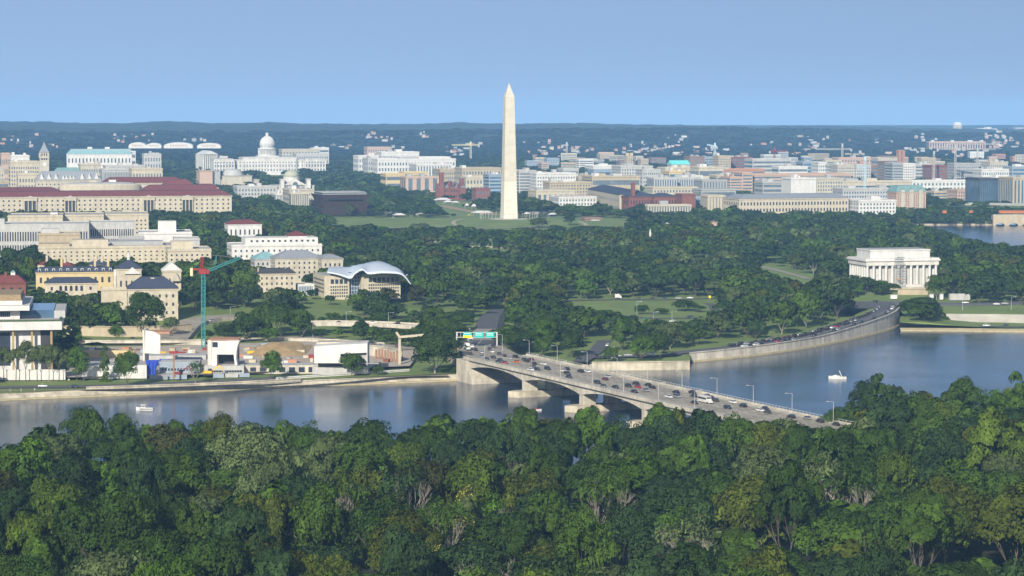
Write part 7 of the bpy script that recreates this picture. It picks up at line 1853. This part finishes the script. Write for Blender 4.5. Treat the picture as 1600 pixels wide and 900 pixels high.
# boats
def hull(n, ln, wd, h):
    rows = []
    for j in range(9):
        t = j / 8; x_ = -ln / 2 + ln * t; hw_ = wd / 2 * (1 - max(0, (t - .45) / .55) ** 2.2) + .02; zz_ = h * (1 + .35 * t * t)
        rows.append([(x_, -hw_, zz_), (x_, -hw_ * .8, -.3), (x_, hw_ * .8, -.3), (x_, hw_, zz_), (x_, hw_ * .0, zz_ - .05), (x_, -hw_, zz_)])
    return MB().grid(rows)
q = G(1308.5, 592, 0); bo = thing('motor_cruiser', 'white motor cruiser with a dark canopy arch on the blue river, trailing a wake', 'boat', q, R(174)); s = 1.0
hull(0, 9.6, 3.0, 1.25).build('hull', 'white', bo); MB().profile([(-1.2, 1.3), (3.0, 1.5), (1.6, 2.1), (-.8, 2.3)], -1.0, 1.0).build('cabin', 'white', bo)
MB().profile([(-1.0, 1.9), (.6, 1.9), (-.4, 2.7), (-.9, 2.7)], -1.05, 1.05).build('windscreen', 'glass', bo)
MB().beam((-2.4, -1.3, 1.2), (-1.0, -1.0, 4.4), .3, .3).beam((-2.4, 1.3, 1.2), (-1.0, 1.0, 4.4), .3, .3).beam((-1.0, -1.0, 4.4), (-1.0, 1.0, 4.4), .35, .3).build('radar_arch', 'white', bo)
MB().box(-3.6, -1.2, 2.9, -1.4, 1.2, 3.05).build('canopy', 'dark', bo); MB().box(-4.2, -1.2, .9, -1.3, 1.2, 1.32).build('cockpit', 'paleg', bo)
q = G(226, 641, 0); bo = thing('cabin_boat', 'small white cabin boat with a dark hull stripe on the grey river', 'boat', q, R(178))
hull(0, 8.4, 2.6, 1.2).build('hull', 'white', bo); MB().box(-3.9, -1.36, .55, 2.2, 1.36, .8).build('hull_stripe', 'dark', bo)
MB().profile([(-.6, 1.2), (1.7, 1.2), (1.4, 2.6), (-.4, 2.6)], -.9, .9).build('cabin', 'white', bo); MB().box(-.3, -.93, 1.8, 1.3, .93, 2.35).build('cabin_window', 'glass', bo); MB().box(-.7, -1, 2.61, 1.9, 1, 2.75).build('cabin_roof', 'white', bo)
q = G(839, 641.5, 0); bo = thing('open_boat', 'tiny open boat with a white hull and red seats below the first bridge pier', 'boat', q, R(0))
hull(0, 4.6, 1.5, .6).build('hull', 'white', bo); MB().box(-1.2, -.5, .45, .8, .5, .95).build('seat', 'red', bo)
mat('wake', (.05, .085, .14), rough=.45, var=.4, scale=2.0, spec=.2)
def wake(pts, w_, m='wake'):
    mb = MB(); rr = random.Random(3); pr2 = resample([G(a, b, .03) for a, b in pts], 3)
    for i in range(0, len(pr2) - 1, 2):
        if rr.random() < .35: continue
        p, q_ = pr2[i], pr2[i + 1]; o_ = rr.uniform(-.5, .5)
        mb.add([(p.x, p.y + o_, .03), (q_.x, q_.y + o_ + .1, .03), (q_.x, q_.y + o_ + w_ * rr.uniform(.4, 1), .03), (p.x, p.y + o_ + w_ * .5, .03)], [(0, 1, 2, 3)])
    o = mb.build('wake_ripple_tone', m); struct(o, 'stuff'); return o  # dark patches; the ripple trail's darker sheen is put into their colour
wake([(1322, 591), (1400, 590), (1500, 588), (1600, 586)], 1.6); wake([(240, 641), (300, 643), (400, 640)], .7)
# people: walkers and cyclists on the river path
def person_mesh():
    me = bpy.data.meshes.new('person'); 
    J = [(0, 0, .95), (0, 0, 1.2), (0, 0, 1.42), (0, 0, 1.53), (0, .02, 1.68), (-.1, 0, .9), (-.11, .1, .5), (-.11, -.02, .07), (-.11, .12, .04), (.1, 0, .9), (.11, -.12, .5), (.11, -.3, .12), (.11, -.2, .05), (-.2, 0, 1.4), (-.27, -.08, 1.12), (-.25, .1, .92), (.2, 0, 1.4), (.27, .08, 1.12), (.25, .22, .95)]
    E_ = [(0, 1), (1, 2), (2, 3), (3, 4), (0, 5), (5, 6), (6, 7), (7, 8), (0, 9), (9, 10), (10, 11), (11, 12), (2, 13), (13, 14), (14, 15), (2, 16), (16, 17), (17, 18)]
    me.from_pydata(J, E_, []); o = bpy.data.objects.new('person', me); COL.objects.link(o)
    md = o.modifiers.new('skin', 'SKIN'); sv = me.skin_vertices[0].data
    rad = [.15, .14, .16, .06, .11, .09, .065, .045, .04, .09, .065, .045, .04, .06, .045, .035, .06, .045, .035]
    for v_, r in zip(sv, rad): v_.radius = (r, r * .85)
    sv[0].use_root = True
    o.modifiers.new('sub', 'SUBSURF').levels = 1; me.materials.append(M('cloth')); return o
P0 = person_mesh()
PP = [(16, 613.6, 'walker in pale clothes on the river path, nearest the picture edge'), (33, 613.4, 'walker on the river path below the riverside terrace'), (54, 613, 'third walker on the river path, alone on the grass verge'), (166, 610.5, 'walker on the river path below the slim upright tree'), (345, 603, 'walker on the river path below the open pavilion')]
for i, (px, py, lab) in enumerate(PP):
    o = P0 if i == 0 else P0.copy()
    if i: COL.objects.link(o)
    o.location = G(px, py - 1.5, 3.4); o.rotation_euler = (0, 0, R(80 + 40 * i)); tag(o, lab, 'person', 'people on the river path')
# lamps and signs elsewhere
ML = [(489, 504, 531, 6, 'on the expressway behind the earth mound'), (455, 0, 0, 0, ''), (541, 487, 505, 12, 'on the overpass, left one'), (607, 488, 506, 12, 'on the overpass, right one'), (360, 479, 493, 11, 'at the curving ramp road'), (379, 499, 522, 8, 'beside the bushes right of the ramp'), (995, 471, 500, 5, 'beside the park lawn, taller'), (1021, 487, 510, 5, 'beside the park road below the lawn'), (1580, 464, 484, 7.8, 'on the grass terrace, right one'), (1504, 468, 484, 7.8, 'on the grass terrace, left one'), (1050, 486, 500, 5, 'at the bend of the park road'), (960, 530, 545, 5, 'by the riverside lane'), (770, 462, 478, 7, 'at the top of the approach road')]
for px, a, b, z, w_ in ML:
    if not w_: continue
    g = G(px, b, z); h = AT(px, a, g.y).z - z; o = dup(L0, (g.x, g.y, z), math.pi / 2, 'grey street lamp ' + w_, 'other street lamps'); o.scale = (1, 1, h / 8.8)
for px, py, z, lab in ((1109, 469, 5.6, 'yellow warning sign at the end of the park lawn'), (1008, 506, 5.4, 'small green road sign by the park road')):
    g = G(px, py, z); o = thing('road_sign', lab, 'road sign', g); MB().lathe(0, 0, [(.08, 0), (.08, 3)], 6).build('post', 'steel', o); MB().box(-.8, -.06, 1.6, .8, -.01 - .07, 3.4).build('sign_board', 'signyellow' if 'yellow' in lab else 'signgreen', o)
# ------------------------------------------------------------------ haze
hm_ = bpy.data.materials.new('haze'); hm_.use_nodes = True; n_ = hm_.node_tree.nodes; n_.clear()
ov2 = n_.new('ShaderNodeOutputMaterial'); pv = n_.new('ShaderNodeVolumePrincipled')
pv.inputs['Color'].default_value = (*HAZE_COLOR, 1); pv.inputs['Density'].default_value = HAZE_DENSITY; pv.inputs['Anisotropy'].default_value = HAZE_G
hm_.node_tree.links.new(pv.outputs[0], ov2.inputs['Volume'])
hz_ = MB().box(-6800, -600, -3, 6800, 16800, 215).build('haze', hm_); struct(hz_, 'stuff')
